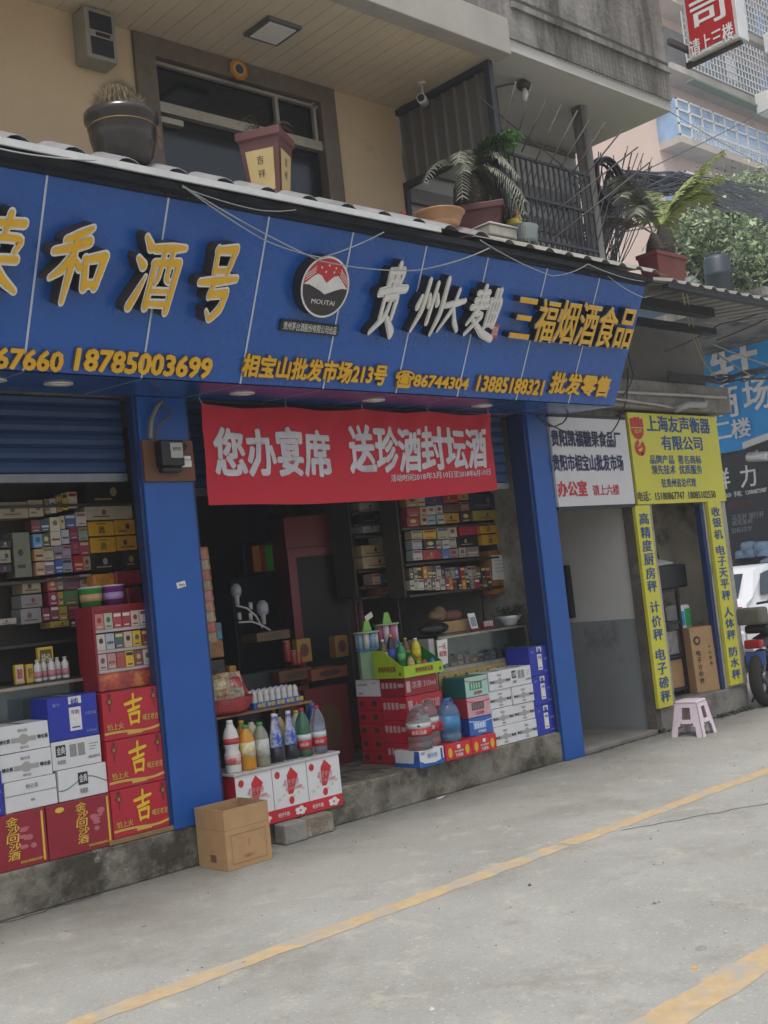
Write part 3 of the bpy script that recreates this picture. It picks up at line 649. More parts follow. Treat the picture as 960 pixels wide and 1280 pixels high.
# ---- roll-up shutters
def shutter(x0, x1, y, z0, z1, label):
    t = thing('roller_shutter', ((x0 + x1) / 2, y, z0), label, 'shutter')
    mb = MB(); z = z0 + .05; prof = []
    while z < z1:
        prof += [(y + .012, z), (y - .006, z + .012), (y - .012, z + .04), (y - .006, z + .072), (y + .012, z + .082)]; z += .086
    n = len(prof); mb.add([(x0, p[0], min(p[1], z1)) for p in prof] + [(x1, p[0], min(p[1], z1)) for p in prof], [(i, n + i, n + i + 1, i + 1) for i in range(n - 1)])
    mb.build('slat_curtain', M['shutter'], t)
    MB().box(x0, x1, y - .02, y + .02, z0, z0 + .05).build('bottom_bar', M['steel'], t)
shutter(0.7, 3.71, .15, 2.42, 2.95, 'blue roller shutter rolled up above the left shop opening')
shutter(4.15, 7.36, .15, 2.32, 2.95, 'blue roller shutter rolled up behind the red cloth banner')

# ---- red cloth banner
BF = YF(-.06)
bx0, bx1 = BF.hit(252, 505)[0], BF.hit(613, 512)[0]; bzt = 2.90; bzb = 2.235
def wave(p, extra=0.0):
    s = (p.x - bx0) / (bx1 - bx0); q = (bzt - p.z) / (bzt - bzb)
    y = -.06 + .024 * math.sin(s * 19 + q * 2.5) * q + .006 * math.sin(s * 61 + q * 9) * (1 - q) ** 2 + .045 * math.sin((abs(s * 4 % 1 - .5) * 2 + q * .8) * 7) * q * (1 - q) ** 2 + .010 * math.sin(s * 7.3 + 2 * q) + .02 * q * math.sin(s * 3.0) - .006 * math.sin(s * 47 + 3 * q) * (1 - q)
    z = p.z - .022 * math.sin(math.pi * min(1, max(0, s * 4 % 1))) * (1 - q) + .055 * s * (.4 + .6 * q) - .035 * math.sin(math.pi * s) * q
    return Vector((p.x, y - extra, z))
t = thing('cloth_banner', ((bx0 + bx1) / 2, -.06, bzb), 'red cloth banner with white characters hung across the right shop opening', 'banner')
M['red_cloth'] = mat('red_cloth', '#c01f30', .7, var=.06, scale=5, bump=.1, bscale=120)
MB().grid(lambda i, j: wave(Vector((bx0 + (bx1 - bx0) * i, 0, bzb + (bzt - bzb) * j))), 140, 24).grid(lambda i, j: wave(Vector((bx1 - (bx1 - bx0) * i, 0, bzb + (bzt - bzb) * j)), -.002), 140, 24).build('cloth', M['red_cloth'], t)
for k in range(5):
    p_ = wave(Vector((bx0 + .01 + (bx1 - bx0 - .02) * k / 4, 0, bzt - .01))); MB().tube([p_, p_ + Vector((rnd.uniform(-.03, .03), .02, .05)), Vector((p_.x + rnd.uniform(-.05, .05), .0, 2.955))], .003, 5).build('tie_cord', M['seam'], t)
for st, bl, tr, bd in (('您办宴席', (272, 596), (418, 531), 1.3), ('送珍酒封坛酒', (440, 592), (615, 532), 1.3), ('活动时间2018年3月10日至2018年6月10日', (493, 601), (619, 591), .8)):
    a, b, ww, hh = BF.size((bl[0] + tr[0]) / 2, (bl[1] + tr[1]) / 2, tr[0] - bl[0], (bl[1] - tr[1]) * .95)
    if bd == .8: hh = .055
    MB().text(BF, st, a - ww / 2, b - hh / 2, a + ww / 2, b + hh / 2, bold=bd, warp=lambda p: wave(Vector((p.x, 0, p.z)), .004 - (p.y + .06))).build('lettering', mat('white_print', '#c9c4c6', .7), t)

# ================================================================== corner shop with the yellow signs
T = thing('corner_shop', (9.7, 0, 0), 'narrow grey corner shop with yellow sign boards beside the alley', 'building')
gp = mat('grubby_white_pier', '#a39f96', .8, var=.15, scale=3, bump=.3, col2='#75705f', thr=.52)
MB().box(8.97, 10.53, -.015, 1.5, 0, .25).build('plinth', M['concrete'], T, bevel=.015)
mb = MB(); mb.box(8.955, 9.232, -.005, .10, .25, 2.98); mb.build('pier', gp, T, bevel=.008)
mb = MB(); mb.box(10.14, 10.56, -.005, .10, .25, 2.98); mb.build('pier', gp, T, bevel=.008)
mb = MB(); mb.box(8.94, 9.02, .10, 2.0, 1.07, 3.0); mb.build('alley_wall', mat('alley_whitewash', '#cdcac5', .8, var=.06, scale=2.5, col2='#a5a29c', thr=.66), T)
mb = MB(); mb.box(8.935, 9.02, .10, 2.0, 0, 1.07); mb.build('painted_dado', mat('grey_green_dado', '#8b8f8f', .75, var=.08, scale=2.5, col2='#575b5b', thr=.6), T)
MB().box(8.90, 8.96, .0, .10, 0, 2.98).build('corner_edge', mat('brown_grimy_edge', '#5d564c', .9, var=.3, scale=5, bump=.6, col2='#8a857a', thr=.58), T)
mb = MB(); mb.box(9.02, 10.5, .60, .78, .25, 2.98); mb.box(10.46, 10.56, .1, .78, .25, 2.98); mb.build('interior_wall', mat('stained_interior', '#c0b7a4', .85, var=.2, scale=2.5, col2='#5d5549', thr=.5), T)
MB().box(9.03, 10.45, .1, .6, 2.75, 2.95).build('ceiling', M['interior'], T)
MB().box(7.9, 10.72, -.12, .2, 3.03, 3.30).build('concrete_beam', M['concrete'], T, bevel=.012)
MB().box(10.08, 10.135, .0, .06, .25, 2.1).build('door_frame', M['blue_dark'], T)
mb = MB(); pts = [(7.95, 3.30), (10.44, 3.30)] + [(10.44 - .12 + .12 * math.cos(R(k * 15)), 3.93 - .12 + .12 * math.sin(R(k * 15))) for k in range(7)] + [(7.95, 3.93)]
mb.prism([(x, -.03, z) for x, z in pts], (0, .05, 0)); mb.build('dark_panel', mat('old_dark_panel', '#55524c', .7, var=.15, scale=2, col2='#45423d', thr=.5), T)
t = thing('wall_pipe', (9.3, -.14, 3.1), 'thin white pipe running along the concrete beam above the notices', 'pipe')
MB().tube([(7.95, -.14, 3.17), (8.8, -.14, 3.16), (9.6, -.15, 3.17), (10.6, -.14, 3.18)], .016, 8).build('pipe', mat('dusty_pvc', '#a29f97', .5, var=.15), t)
MB().tube([(7.9, -.15, 3.08), (8.6, -.16, 3.09), (9.3, -.15, 3.06), (9.75, -.14, 3.03)], .012, 8).build('cable', mat('dusty_pvc', '#a29f97', .5), t)
MB().tube([(9.6, -.16, 3.02), (9.8, -.18, 3.07), (10.1, -.18, 3.08), (10.15, -.16, 3.12)], .035, 7).build('taped_joint', mat('crumpled_plastic', '#9c9a94', .6, var=.3, scale=30, bump=.6), t)

def txt(fr, st, u0, v0, u1, v1, m, parent, bold=1.0, nm='lettering', h=.004):
    a, b, ww, hh = fr.size((u0 + u1) / 2, (v0 + v1) / 2, u1 - u0, v1 - v0)
    return MB().text(fr, st, a - ww / 2, b - hh / 2, a + ww / 2, b + hh / 2, h=h, bold=bold).build(nm, m, parent)
ink = mat('navy_ink', '#23264f', .6); redink = mat('red_ink', '#c02a34', .6); blueink = mat('blue_ink', '#1e4a8c', .6)
# white notice over the alley
f = YF(-.05)
x0, zt = f.hit(674, 520); x1, zt2 = f.hit(781, 520); zb = f.hit(736, 632)[1]
t = thing('white_notice_board', ((x0 + x1) / 2, -.05, zb), 'white notice board with dark and red characters over the alley mouth', 'sign')
MB().box(7.775, x1, -.05, -.02, zb, zt).build('board', mat('white_board', '#cbc8c8', .5, var=.04, scale=3), t, bevel=.003)
for z_ in (zt, zb - .03): MB().box(7.775, x1, -.045, -.02, z_ + .001, z_ + .029).build('board_edge', M['dark'], t)
txt(f, '贵阳凯福糖果食品厂', 690, 538, 777, 559, ink, t, 1.1)
txt(f, '贵阳市相宝山批发市场', 692, 568, 780, 589, ink, t, 1.1)
txt(f, '办公室', 697, 601, 734, 621, redink, t, 1.2)
txt(f, '请上六楼', 741, 606, 774, 619, redink, t, .8)
# yellow sign
ym = mat('yellow_sign_sheet', '#cbc43a', .45, var=.05, scale=3)
f = YF(-.04)
x0, zt = f.hit(784, 515); x1, _ = f.hit(894, 515); zb = f.hit(840, 629)[1]
t = thing('yellow_sign_board', ((x0 + x1) / 2, -.04, zb), 'large yellow sign board with blue characters above the corner shop doorway', 'sign')
MB().box(x0, x1, -.04, -.012, zb, zt).build('board', ym, t, bevel=.003)
txt(f, '上海友声衡器', 809, 521, 888, 541, blueink, t, 1.0)
txt(f, '有限公司', 827, 545, 878, 563, blueink, t, 1.0)
txt(f, '品牌产品  著名商标', 813, 569, 877, 580, blueink, t, .6)
txt(f, '领先技术  优质服务', 815, 581, 878, 593, blueink, t, .6)
txt(f, '驻贵州省总代理', 827, 598, 870, 609, blueink, t, .6)
txt(f, '电话：15180867747  18085102550', 799, 613, 896, 625, ink, t, .6)
a, b, ww, hh = f.size(796, 534, 16, 28)
mb = MB()
for k in range(4):
    w4 = ww / 4.4; x = a - ww / 2 + k * ww / 3.9; zz = hh * (.5 - .06 * abs(k - 1.5))
    mb.add([f.at(x, b, .004), f.at(x + w4, b, .004), f.at(x + w4, b + zz, .004), f.at(x, b + zz * .9, .004)], [(0, 1, 2, 3)])
mb.add([f.at(a - ww / 2, b - .01, .004)] + [f.at(a - ww / 2 * math.cos(R(k * 18)), b - .01 - hh * .5 * math.sin(R(k * 18)), .004) for k in range(1, 10)] + [f.at(a + ww / 2, b - .01, .004)], [tuple(range(11))])
mb.build('shield_logo', redink, t)
MB().text(f, '友声', a - ww * .3, b - hh * .28, a + ww * .3, b - hh * .1, h=.006, bold=.6).build('lettering', ym, t)
a, b, ww, hh = f.size(800, 560, 13, 20); mb = MB()
for s0, s1, k in ((100, 300, 1), (-80, 60, 1)):
    o_ = [f.at(a + ww / 2 * math.cos(R(s0 + (s1 - s0) * i / 12)), b + hh / 2 * math.sin(R(s0 + (s1 - s0) * i / 12)), .004) for i in range(13)]
    i_ = [f.at(a + ww * .24 * math.cos(R(s0 + (s1 - s0) * i / 12)), b + hh * .24 * math.sin(R(s0 + (s1 - s0) * i / 12)), .004) for i in range(13)]
    mb.add(o_ + i_, [(i, i + 1, 14 + i, 13 + i) for i in range(12)])
mb.add([f.at(a - ww * .2, b - hh * .12, .0045), f.at(a + ww * .3, b + hh * .12, .0045), f.at(a + ww * .2, b + hh * .25, .0045), f.at(a - ww * .3, b, .0045)], [(0, 1, 2, 3)])
mb.build('ring_logo', redink, t)
# two vertical yellow strips
f = YF(-.045)
def strip(tl, tr, bl, chars, label):
    x0 = (f.hit(*tl)[0] + f.hit(*bl)[0]) / 2; x1 = x0 + f.hit(*tr)[0] - f.hit(*tl)[0]; zt = f.hit(*tl)[1]; zb = f.hit(*bl)[1]
    t = thing('vertical_sign_strip', ((x0 + x1) / 2, -.045, zb), label, 'sign', 'yellow vertical sign strips')
    MB().box(x0, x1, -.045, -.008, zb, zt).build('board', ym, t, bevel=.003)
    for ch, cu, cv in chars:
        _, b, ww, hh = f.size(660 + cu / 3.2, 500 + cv / 3.2, 13.5, 14.5 if x1 < 9.5 else 12)
        a = (x0 + x1) / 2; w2 = (x1 - x0) * .66
        MB().text(f, ch, a - w2 / 2, b - hh / 2, a + w2 / 2, b + hh / 2, h=.004, bold=.8).build('character', blueink, t)
strip((797, 632), (815, 632), (821, 887), list(zip('高精度厨房秤计价秤电子磅秤', (467, 470, 477, 483, 490, 497, 505, 512, 518, 528, 532, 540, 547), (475, 530, 583, 637, 693, 745, 828, 885, 938, 1018, 1075, 1130, 1185))), 'long yellow strip of blue characters left of the corner shop doorway')
strip((887, 625), (903, 625), (911, 858), list(zip('收银机电子天平秤人体秤防水秤', (750, 757, 763, 772, 777, 783, 790, 795, 803, 810, 815, 823, 830, 835), (447, 490, 537, 600, 645, 690, 735, 780, 847, 892, 938, 1005, 1048, 1095))), 'shorter yellow strip of blue characters on the street corner right of the doorway')
# flat black panel on the alley wall
f = XF(8.93); a0, b0 = f.hit(697, 708); a1, b1 = f.hit(720, 772)
t = thing('black_wall_panel', (8.93, -(a0 + a1) / 2, b1), 'flat black screen hung on the white alley wall', 'screen')
MB().box(8.88, 8.935, -a1, -a0 + .1, b1, b0).build('housing', M['black'], t, bevel=.006)
MB().box(8.874, 8.879, -a1 + .03, -a0 + .08, b1 + .03, b0 - .03).build('face_glass', mat('black_glass', '#0b0c0e', .1), t)

# ---- inside the corner shop
kr = M['kraft']
t = thing('black_shelf_rack', (9.55, .35, .25), 'black metal shelf rack standing inside the corner shop doorway', 'rack')
for x in (9.30, 9.80):
    for y in (.2, .47): MB().box(x, x + .03, y, y + .03, .25, 1.30).build('post', M['dark'], t)
for z in (.30, .62, .95, 1.27): MB().box(9.30, 9.83, .2, .5, z, z + .025).build('shelf', M['dark'], t)
o = MB().box(9.32, 9.80, .24, .50, .325, .60).build('cardboard_carton', kr, bevel=.004); tag(o, 'brown carton on the bottom shelf of the black rack', 'carton')
o = MB().box(9.40, 9.78, .24, .50, .65, .88).ell((9.5, .23, .74), (.12, .05, .08)).build('wrapped_parcel', mat('grey_plastic_wrap', '#86837d', .35, var=.3, scale=12, bump=.5), bevel=.01); tag(o, 'parcel in grey plastic on the middle shelf of the black rack', 'parcel')
t = thing('receipt_printer', (9.55, .35, 1.30), 'black printing scale with a raised lid on top of the shelf rack', 'printer')
MB().box(9.42, 10.02, .2, .5, 1.297, 1.53).build('housing', M['black'], t, bevel=.02)
MB().obox((9.52, .47, 1.54), (.46, 0, .05), (0, .015, 0), (.04, .08, .36)).build('lid', M['black'], t, bevel=.004)
MB().obox((9.40, .20, 1.535), (.40, 0, .015), (.03, .2, .05), (0, 0, .004)).build('paper_sheet', M['white'], t)
MB().tube([(9.95, .4, 1.45), (10.03, .35, 1.40), (10.05, .34, 1.2), (9.98, .36, 1.02), (9.9, .4, 1.0)], .008).build('cord', M['wire'], t)
o = MB().prism([(9.30, .595, 1.7), (9.86, .595, 1.62), (9.93, .595, 1.95), (9.62, .595, 2.35), (9.35, .595, 2.2)], (0, -.012, 0)).build('brown_paper', mat('old_brown_paper', '#8a6a44', .8, var=.25, scale=6, col2='#6b5138', thr=.5)); tag(o, 'torn sheet of brown paper stuck to the dim back wall of the corner shop', 'paper')
o = MB().box(9.86, 10.02, .20, .36, .30, .72).build('red_board', mat('red_sheet', '#b12330', .5)); tag(o, 'red board leaning beside the black rack behind the tall carton', 'board')
t = thing('white_container', (9.93, .32, .86), 'white plastic canister with blue and green labels beside the black rack', 'canister')
MB().box(9.84, 10.06, .24, .40, .72, 1.12).build('canister', M['white'], t, bevel=.02)
MB().box(9.855, 9.93, .232, .238, .92, 1.06).build('blue_label', card('#2f8fc0'), t); MB().box(9.95, 10.04, .232, .238, .90, 1.08).build('green_label', card('#2f9a58'), t)
# tall brown carton
f = YF(.02)
t = thing('tall_carton', (10.0, .05, .25), 'tall brown cardboard carton with dark print standing in the corner shop doorway', 'carton')
O = Vector((9.72, .02, .252)); ang = R(-14); ex = Vector((math.cos(ang), math.sin(ang), 0)); ey = Vector((-math.sin(ang), math.cos(ang), 0)); up = Vector((.0, .02, 1)).normalized()
O = Vector((9.79, .10, .252))
MB().obox(O, ex * .31, ey * .2, up * .64).build('box', kr, t, bevel=.005)
fc = Frame(O, ex, up)
mb = MB()
for k, ch in enumerate('电子计价秤'): mb.text(fc, ch, .05, .36 - k * .068, .11, .415 - k * .068, h=.0035, bold=.8)
mb.build('lettering', mat('carton_ink', '#40352a', .8), t)
mb = MB()
for k, ch in enumerate('小心轻放'): mb.text(fc, ch, .215, .42 - k * .055, .25, .455 - k * .055, h=.0035, bold=.4)
mb.build('lettering', mat('carton_ink', '#40352a', .8), t)
mb = MB(); mb.lathe(fc.at(.08, .51, .002), [(.045, 0), (.045, .002)], 20, axis=fc.n); mb.build('round_mark', mat('carton_ink', '#40352a', .8), t)
MB().lathe(fc.at(.08, .51, .0045), [(.022, 0), (.022, .001)], 16, axis=fc.n).build('mark_centre', kr, t)

# ---- pink plastic stool
p = ZF(0).pt(871, 918)
t = thing('plastic_stool', (8.93, -.36, 0), 'pale pink plastic stool with slotted legs in front of the corner shop', 'stool')
pk = mat('pale_pink_plastic', '#d3c2c9', .4, var=.05, scale=4)
c = Vector((8.93, -.36, 0)); hs_, hb, H = .105, .155, .315
import itertools
ra = R(8)
def rot(x, y): return c + Vector((x * math.cos(ra) - y * math.sin(ra), x * math.sin(ra) + y * math.cos(ra), 0))
mb = MB(); mb.prism([rot(*q) + Vector((0, 0, H - .03)) for q in ((-hs_, -hs_), (hs_, -hs_), (hs_, hs_), (-hs_, hs_))], (0, 0, .03)); mb.build('seat', pk, t, bevel=.012)
cor = ((-1, -1), (1, -1), (1, 1), (-1, 1))
def kz(z): return hs_ + (hb - hs_) * (H - z) / H - .003
def face_quad(mb, a_, b_, s0, s1, z0, z1, th=.008):
    q = []
    for s_, z in ((s0, z0), (s1, z0), (s1, z1), (s0, z1)):
        k = kz(z); x = (a_[0] + (b_[0] - a_[0]) * s_) * k; y = (a_[1] + (b_[1] - a_[1]) * s_) * k; q.append(rot(x, y) + Vector((0, 0, z)))
    inw = -(rot((a_[0] + b_[0]) / 2, (a_[1] + b_[1]) / 2) - c).normalized() * th
    mb.add(q + [p_ + inw for p_ in q], [(0, 1, 2, 3), (7, 6, 5, 4), (0, 4, 5, 1), (1, 5, 6, 2), (2, 6, 7, 3), (3, 7, 4, 0)])
for i in range(4):                       # a leg is the angle of two tapering flanges at one corner
    p_, q_, n_ = cor[i - 1], cor[i], cor[(i + 1) % 4]; mb = MB()
    for z0, z1, e0 in ((0, .09, .20), (.09, .12, .27), (.12, .255, .33)):
        face_quad(mb, p_, q_, 1 - e0, 1.0, z0, z1); face_quad(mb, q_, n_, 0.0, e0, z0, z1)
    mb.build('leg', pk, t)
mb = MB()
for i in range(4):
    a_, b_ = cor[i], cor[(i + 1) % 4]
    face_quad(mb, a_, b_, 0, 1, .256, H - .028); face_quad(mb, a_, b_, .33, .67, .115, .15)
mb.build('skirt', pk, t)

# ================================================================== things on the roof edge
ZR = 4.03
def at_roof(u, v, y=-.8): q = YF(y).pt(u, v); return q
# dark glazed bowl with a cactus
y = -.95; f = YF(y); a, b, ww, hh = f.size(154, 176, 92, 52)
r_ = ww * .43; c = Vector((a, y, 3.99))
t = thing('cactus_bowl', c, 'wide dark glazed bowl planter with a brown cactus at the roof edge', 'planter')
gl = mat('dark_brown_glaze', '#35302a', .22, var=.2, scale=5)
MB().lathe(c, [(r_ * .60, 0), (r_ * .80, .06), (r_ * .92, .15), (r_ * .95, .235), (r_ * 1.03, .25), (r_ * 1.03, .285), (r_ * .90, .29), (r_ * .86, .24)], 36).build('bowl', gl, t)
MB().lathe(c + Vector((0, 0, .205)), [(r_ * .955, 0), (r_ * .955, .006)], 36).build('gold_line', mat('dull_gilt', '#8c6a35', .4), t)
mb = MB(); 
for k, ch in enumerate('福寿'):
    MBt = mb.text(Frame(c + Vector((r_ * .60, -r_ * .76, .06)), (.80, .60, 0), (.0, .0, 1)), ch, -.02, .08 - .07 * k, .04, .14 - .07 * k, h=.012, bold=.3)
mb.build('lettering', mat('dull_gilt', '#8c6a35', .4), t)
MB().lathe(c + Vector((0, 0, .24)), [(r_ * .86, 0), (0, .02)], 24).build('soil', mat('dry_soil', '#4b3d2e', .95), t)
cm = MB(); rr = r_ * .64
for k in range(26):
    th = 2 * math.pi * k / 26; P = []
    for j in range(9):
        ph = math.pi / 2 * j / 8; P.append(c + Vector((rr * math.cos(th) * math.cos(ph) - .02, rr * math.sin(th) * math.cos(ph), .25 + .20 * math.sin(ph))))
    cm.tube(P, .018, 5, r2=.008)
for k in range(2600):
    th = rnd.uniform(0, 6.283); ph = math.asin(rnd.uniform(.05, 1)); d = Vector((math.cos(th) * math.cos(ph), math.sin(th) * math.cos(ph), math.sin(ph)))
    p0 = c + Vector((d.x * rr - .02, d.y * rr, .25 + .20 * d.z)); p1 = p0 + (d + Vector((rnd.uniform(-.6, .6), rnd.uniform(-.6, .6), rnd.uniform(-.3, .6)))) * .04
    s_ = d.orthogonal().normalized() * .0018; cm.add([p0 - s_, p0 + s_, p1], [(0, 1, 2)])
cm.build('cactus', mat('brown_green_cactus', (.13, .10, .05), .85, var=.4, scale=40), t)
# lantern shaped square planter
y = -.9; f = YF(y); a, b, ww, hh = f.size(334, 204, 52, 76)
t = thing('lantern_planter', (a, y, 3.99), 'maroon square planter with cream panels and a withered plant at the roof edge', 'planter')
wt, wb, z0, z1 = ww * .40, ww * .30, 3.99, 3.99 + hh * 1.03
ra = R(32)
def rq(x, y_, z): return Vector((a + x * math.cos(ra) - y_ * math.sin(ra), y + x * math.sin(ra) + y_ * math.cos(ra), z))
mar = mat('maroon_glaze', '#5f3832', .4, var=.15); crm = mat('cream_panel', '#bfa670', .5, var=.1)
mb = MB(); v = [rq(sx * wb, sy * wb, z0) for sx, sy in ((-1, -1), (1, -1), (1, 1), (-1, 1))] + [rq(sx * wt, sy * wt, z1 - .06) for sx, sy in ((-1, -1), (1, -1), (1, 1), (-1, 1))]
v += [rq(sx * wt * 1.12, sy * wt * 1.12, z1 - .05) for sx, sy in ((-1, -1), (1, -1), (1, 1), (-1, 1))] + [rq(sx * wt * 1.12, sy * wt * 1.12, z1) for sx, sy in ((-1, -1), (1, -1), (1, 1), (-1, 1))]
mb.add(v, [(3, 2, 1, 0), (12, 13, 14, 15)] + [(4 * k + i, 4 * k + (i + 1) % 4, 4 * k + 4 + (i + 1) % 4, 4 * k + 4 + i) for k in range(3) for i in range(4)])
mb.build('pot', mar, t, bevel=.004)
for i, (s0, s1) in enumerate((((-1, -1), (1, -1)), ((1, -1), (1, 1)), ((-1, 1), (-1, -1)))):
    q = []
    for fz, in ((.08,), (.82,)):
        wz = wb + (wt - wb) * fz; zz = z0 + (z1 - .06 - z0) * fz
        A = rq(s0[0] * wz, s0[1] * wz, zz); Bq = rq(s1[0] * wz, s1[1] * wz, zz); q += [A.lerp(Bq, .13), A.lerp(Bq, .87)]
    nrm = (rq((s0[0] + s1[0]) / 2, (s0[1] + s1[1]) / 2, 0) - rq(0, 0, 0)).normalized() * .004
    pn = MB().add([q[0] + nrm, q[1] + nrm, q[3] + nrm, q[2] + nrm], [(0, 1, 2, 3)]).build('cream_panel', crm, t)
    fp = Frame((q[0] + q[1]) / 2 + nrm, (q[1] - q[0]), (q[2] + q[3]) / 2 - (q[0] + q[1]) / 2)
    m2 = MB()
    for k, ch in enumerate('吉祥'): m2.text(fp, ch, -.022, .16 - .08 * k, .022, .21 - .08 * k, h=.003, bold=.0)
    m2.build('lettering', mat('carton_ink', '#40352a', .8), pn)
mb = MB()
for k in range(26):
    th = rnd.uniform(0, 6.28); l = rnd.uniform(.08, .26); P = [Vector((a, y, z1 - .02))]
    for j in range(1, 6): s_ = j / 5; P.append(Vector((a + math.cos(th) * l * s_, y + math.sin(th) * l * s_ * .6, z1 - .02 + .10 * math.sin(s_ * 2.4) + rnd.uniform(-.008, .008))))
    mb.tube(P, .003, 4, r2=.001)
mb.build('withered_stems', mat('withered_stem', '#4a4032', .9), t)

def frond(mb, base, th, l, rise, droop, nleaf, lw, ll, mi=0, r=rnd):
    P = []
    for j in range(13):
        s = j / 12
        P.append(base + Vector((math.cos(th) * l * s, math.sin(th) * l * s, rise * s - droop * s * s)))
    mb.tube(P, .006, 4, mi, r2=.002)
    for k in range(nleaf):
        s = .18 + .82 * k / nleaf; i = min(11, int(s * 12)); q = P[i].lerp(P[i + 1], s * 12 - i); tg = (P[i + 1] - P[i]).normalized()
        side = tg.cross(Vector((0, 0, 1))); side = side.normalized() if side.length > .01 else Vector((1, 0, 0))
        for sg in (-1, 1):
            L_ = ll * (1 - abs(s - .45) * .9) * r.uniform(.8, 1.1); d = (side * sg * .85 + tg * .6 + Vector((0, 0, r.uniform(-.35, .1)))).normalized() * L_
            e = tg * lw; dz = Vector((0, 0, -.25 * L_))
            mb.add([q - e, q + e, q + d * .6 + e * .8 + dz * .25, q + d + dz, q + d * .6 - e * .6 + dz * .25], [(0, 1, 2, 3, 4)], mi)
# palm in the dark red square pot
y = -.75; f = YF(y); a, b, ww, hh = f.size(592, 262, 62, 56)
c = Vector((a, y, 4.0)); rp = mat('dark_red_pot', '#4f2220', .5, var=.2)
t = thing('potted_palm', c, 'drooping dusty palm in a dark red square pot at the roof edge', 'potted plant')
w2 = ww * .38; mb = MB(); ra = R(38)
def rq2(x, y_, z, c=c): return Vector((c.x + x * math.cos(ra) - y_ * math.sin(ra), c.y + x * math.sin(ra) + y_ * math.cos(ra), c.z + z))
sq4 = ((-1, -1), (1, -1), (1, 1), (-1, 1))
mb.add([rq2(p_ * w2 * .8, q_ * w2 * .8, 0) for p_, q_ in sq4] + [rq2(p_ * w2, q_ * w2, .22) for p_, q_ in sq4] + [rq2(p_ * w2 * 1.12, q_ * w2 * 1.12, .225) for p_, q_ in sq4] + [rq2(p_ * w2 * 1.12, q_ * w2 * 1.12, .27) for p_, q_ in sq4],
       [(3, 2, 1, 0), (12, 13, 14, 15)] + [(4 * k + i, 4 * k + (i + 1) % 4, 4 * k + 4 + (i + 1) % 4, 4 * k + 4 + i) for k in range(3) for i in range(4)])
mb.build('pot', rp, t, bevel=.005)
MB().lathe(c + Vector((-.02, 0, .27)), [(.11, 0), (.13, .08), (.12, .2), (.08, .28), (.0, .30)], 14, smooth=False).build('trunk', mat('shaggy_palm_trunk', '#3a342c', .95, var=.5, scale=30, bump=1, bscale=50), t)
mb = MB(); r5 = random.Random(11); top = c + Vector((-.02, 0, .56))
for k in range(18): frond(mb, top, -.4 + r5.uniform(-1.3, 1.2), r5.uniform(.28, .5), r5.uniform(.25, .6), r5.uniform(.6, 1.0), 26, .008, .16, 0, r5)
for k in range(4): frond(mb, top, 3.4 + r5.uniform(-.5, .5), r5.uniform(.4, .62), r5.uniform(.3, .5), r5.uniform(.5, .75), 22, .007, .12, 0, r5)
mb.build('frond_cluster', M['leaf_dry'], t)
mb = MB()
for k in range(20): frond(mb, top + Vector((.05, 0, 0)), -.3 + r5.uniform(-1.2, 1.0), r5.uniform(.22, .40), r5.uniform(.45, .62), r5.uniform(.2, .4), 24, .009, .15, 0, r5)
mb.build('fresh_fronds', mat('fresh_palm_green', (.10, .22, .05), .5, var=.3), t)
# small things between the pots
def roof_thing(name, u, v, wpx, label, cat, y=-.95):
    f = YF(y); a, b, ww, hh = f.size(u, v, wpx, wpx); c = Vector((a, y, 3.995)); return thing(name, c, label, cat), c, ww
t, c, ww = roof_thing('plastic_basin', 549, 282, 46, 'peach coloured plastic basin on the roof edge', 'basin')
MB().lathe(c, [(ww * .34, 0), (ww * .40, .03), (ww * .48, .10), (ww * .52, .105), (ww * .50, .11), (ww * .40, .03)], 28).build('basin', mat('peach_plastic', '#c99a6e', .4), t)
t, c, ww = roof_thing('clear_box', 617, 295, 34, 'clear plastic food box on the roof edge beside the palm', 'box')
MB().box(c.x - ww / 2, c.x + ww / 2, c.y - .1, c.y + .06, c.z, c.z + .075).build('tray', mat('cloudy_plastic', '#a29d90', .3, var=.2, scale=20), t, bevel=.01)
MB().box(c.x - ww * .53, c.x + ww * .53, c.y - .11, c.y + .07, c.z + .078, c.z + .09).build('lid', M['rim'], t, bevel=.004)
t, c, ww = roof_thing('storage_basket', 650, 298, 32, 'grey ribbed plastic basket on the roof edge', 'basket')
MB().lathe(c, [(ww * .42, 0), (ww * .44, .03), (ww * .43, .035), (ww * .46, .07), (ww * .45, .075), (ww * .5, .13), (ww * .47, .135)], 22).build('basket', mat('grey_green_plastic', '#6c7370', .5), t)
cb = c.copy()
t = thing('toy_rooster', cb + Vector((-.04, 0, .12)), 'yellow toy rooster with a red comb sitting in the grey basket', 'toy')
MB().ell(cb + Vector((-.05, 0, .15)), (.075, .06, .055)).ell(cb + Vector((.0, 0, .20)), (.03, .03, .04)).build('body', mat('yellow_toy', '#b9a32f', .5), t)
MB().ell(cb + Vector((.0, 0, .245)), (.028, .02, .03)).build('comb', mat('toy_red', '#b3322a', .5), t)
t, c, ww = roof_thing('red_bottle', 504, 268, 8, 'small bottle with a red cap on the roof ledge', 'bottle', -.7)
MB().lathe(c, [(.03, 0), (.03, .12), (.014, .16)], 12).build('bottle', M['glass'], t); MB().lathe(c + Vector((0, 0, .16)), [(.018, 0), (.018, .035)], 12).build('cap', mat('toy_red', '#b3322a', .5), t)
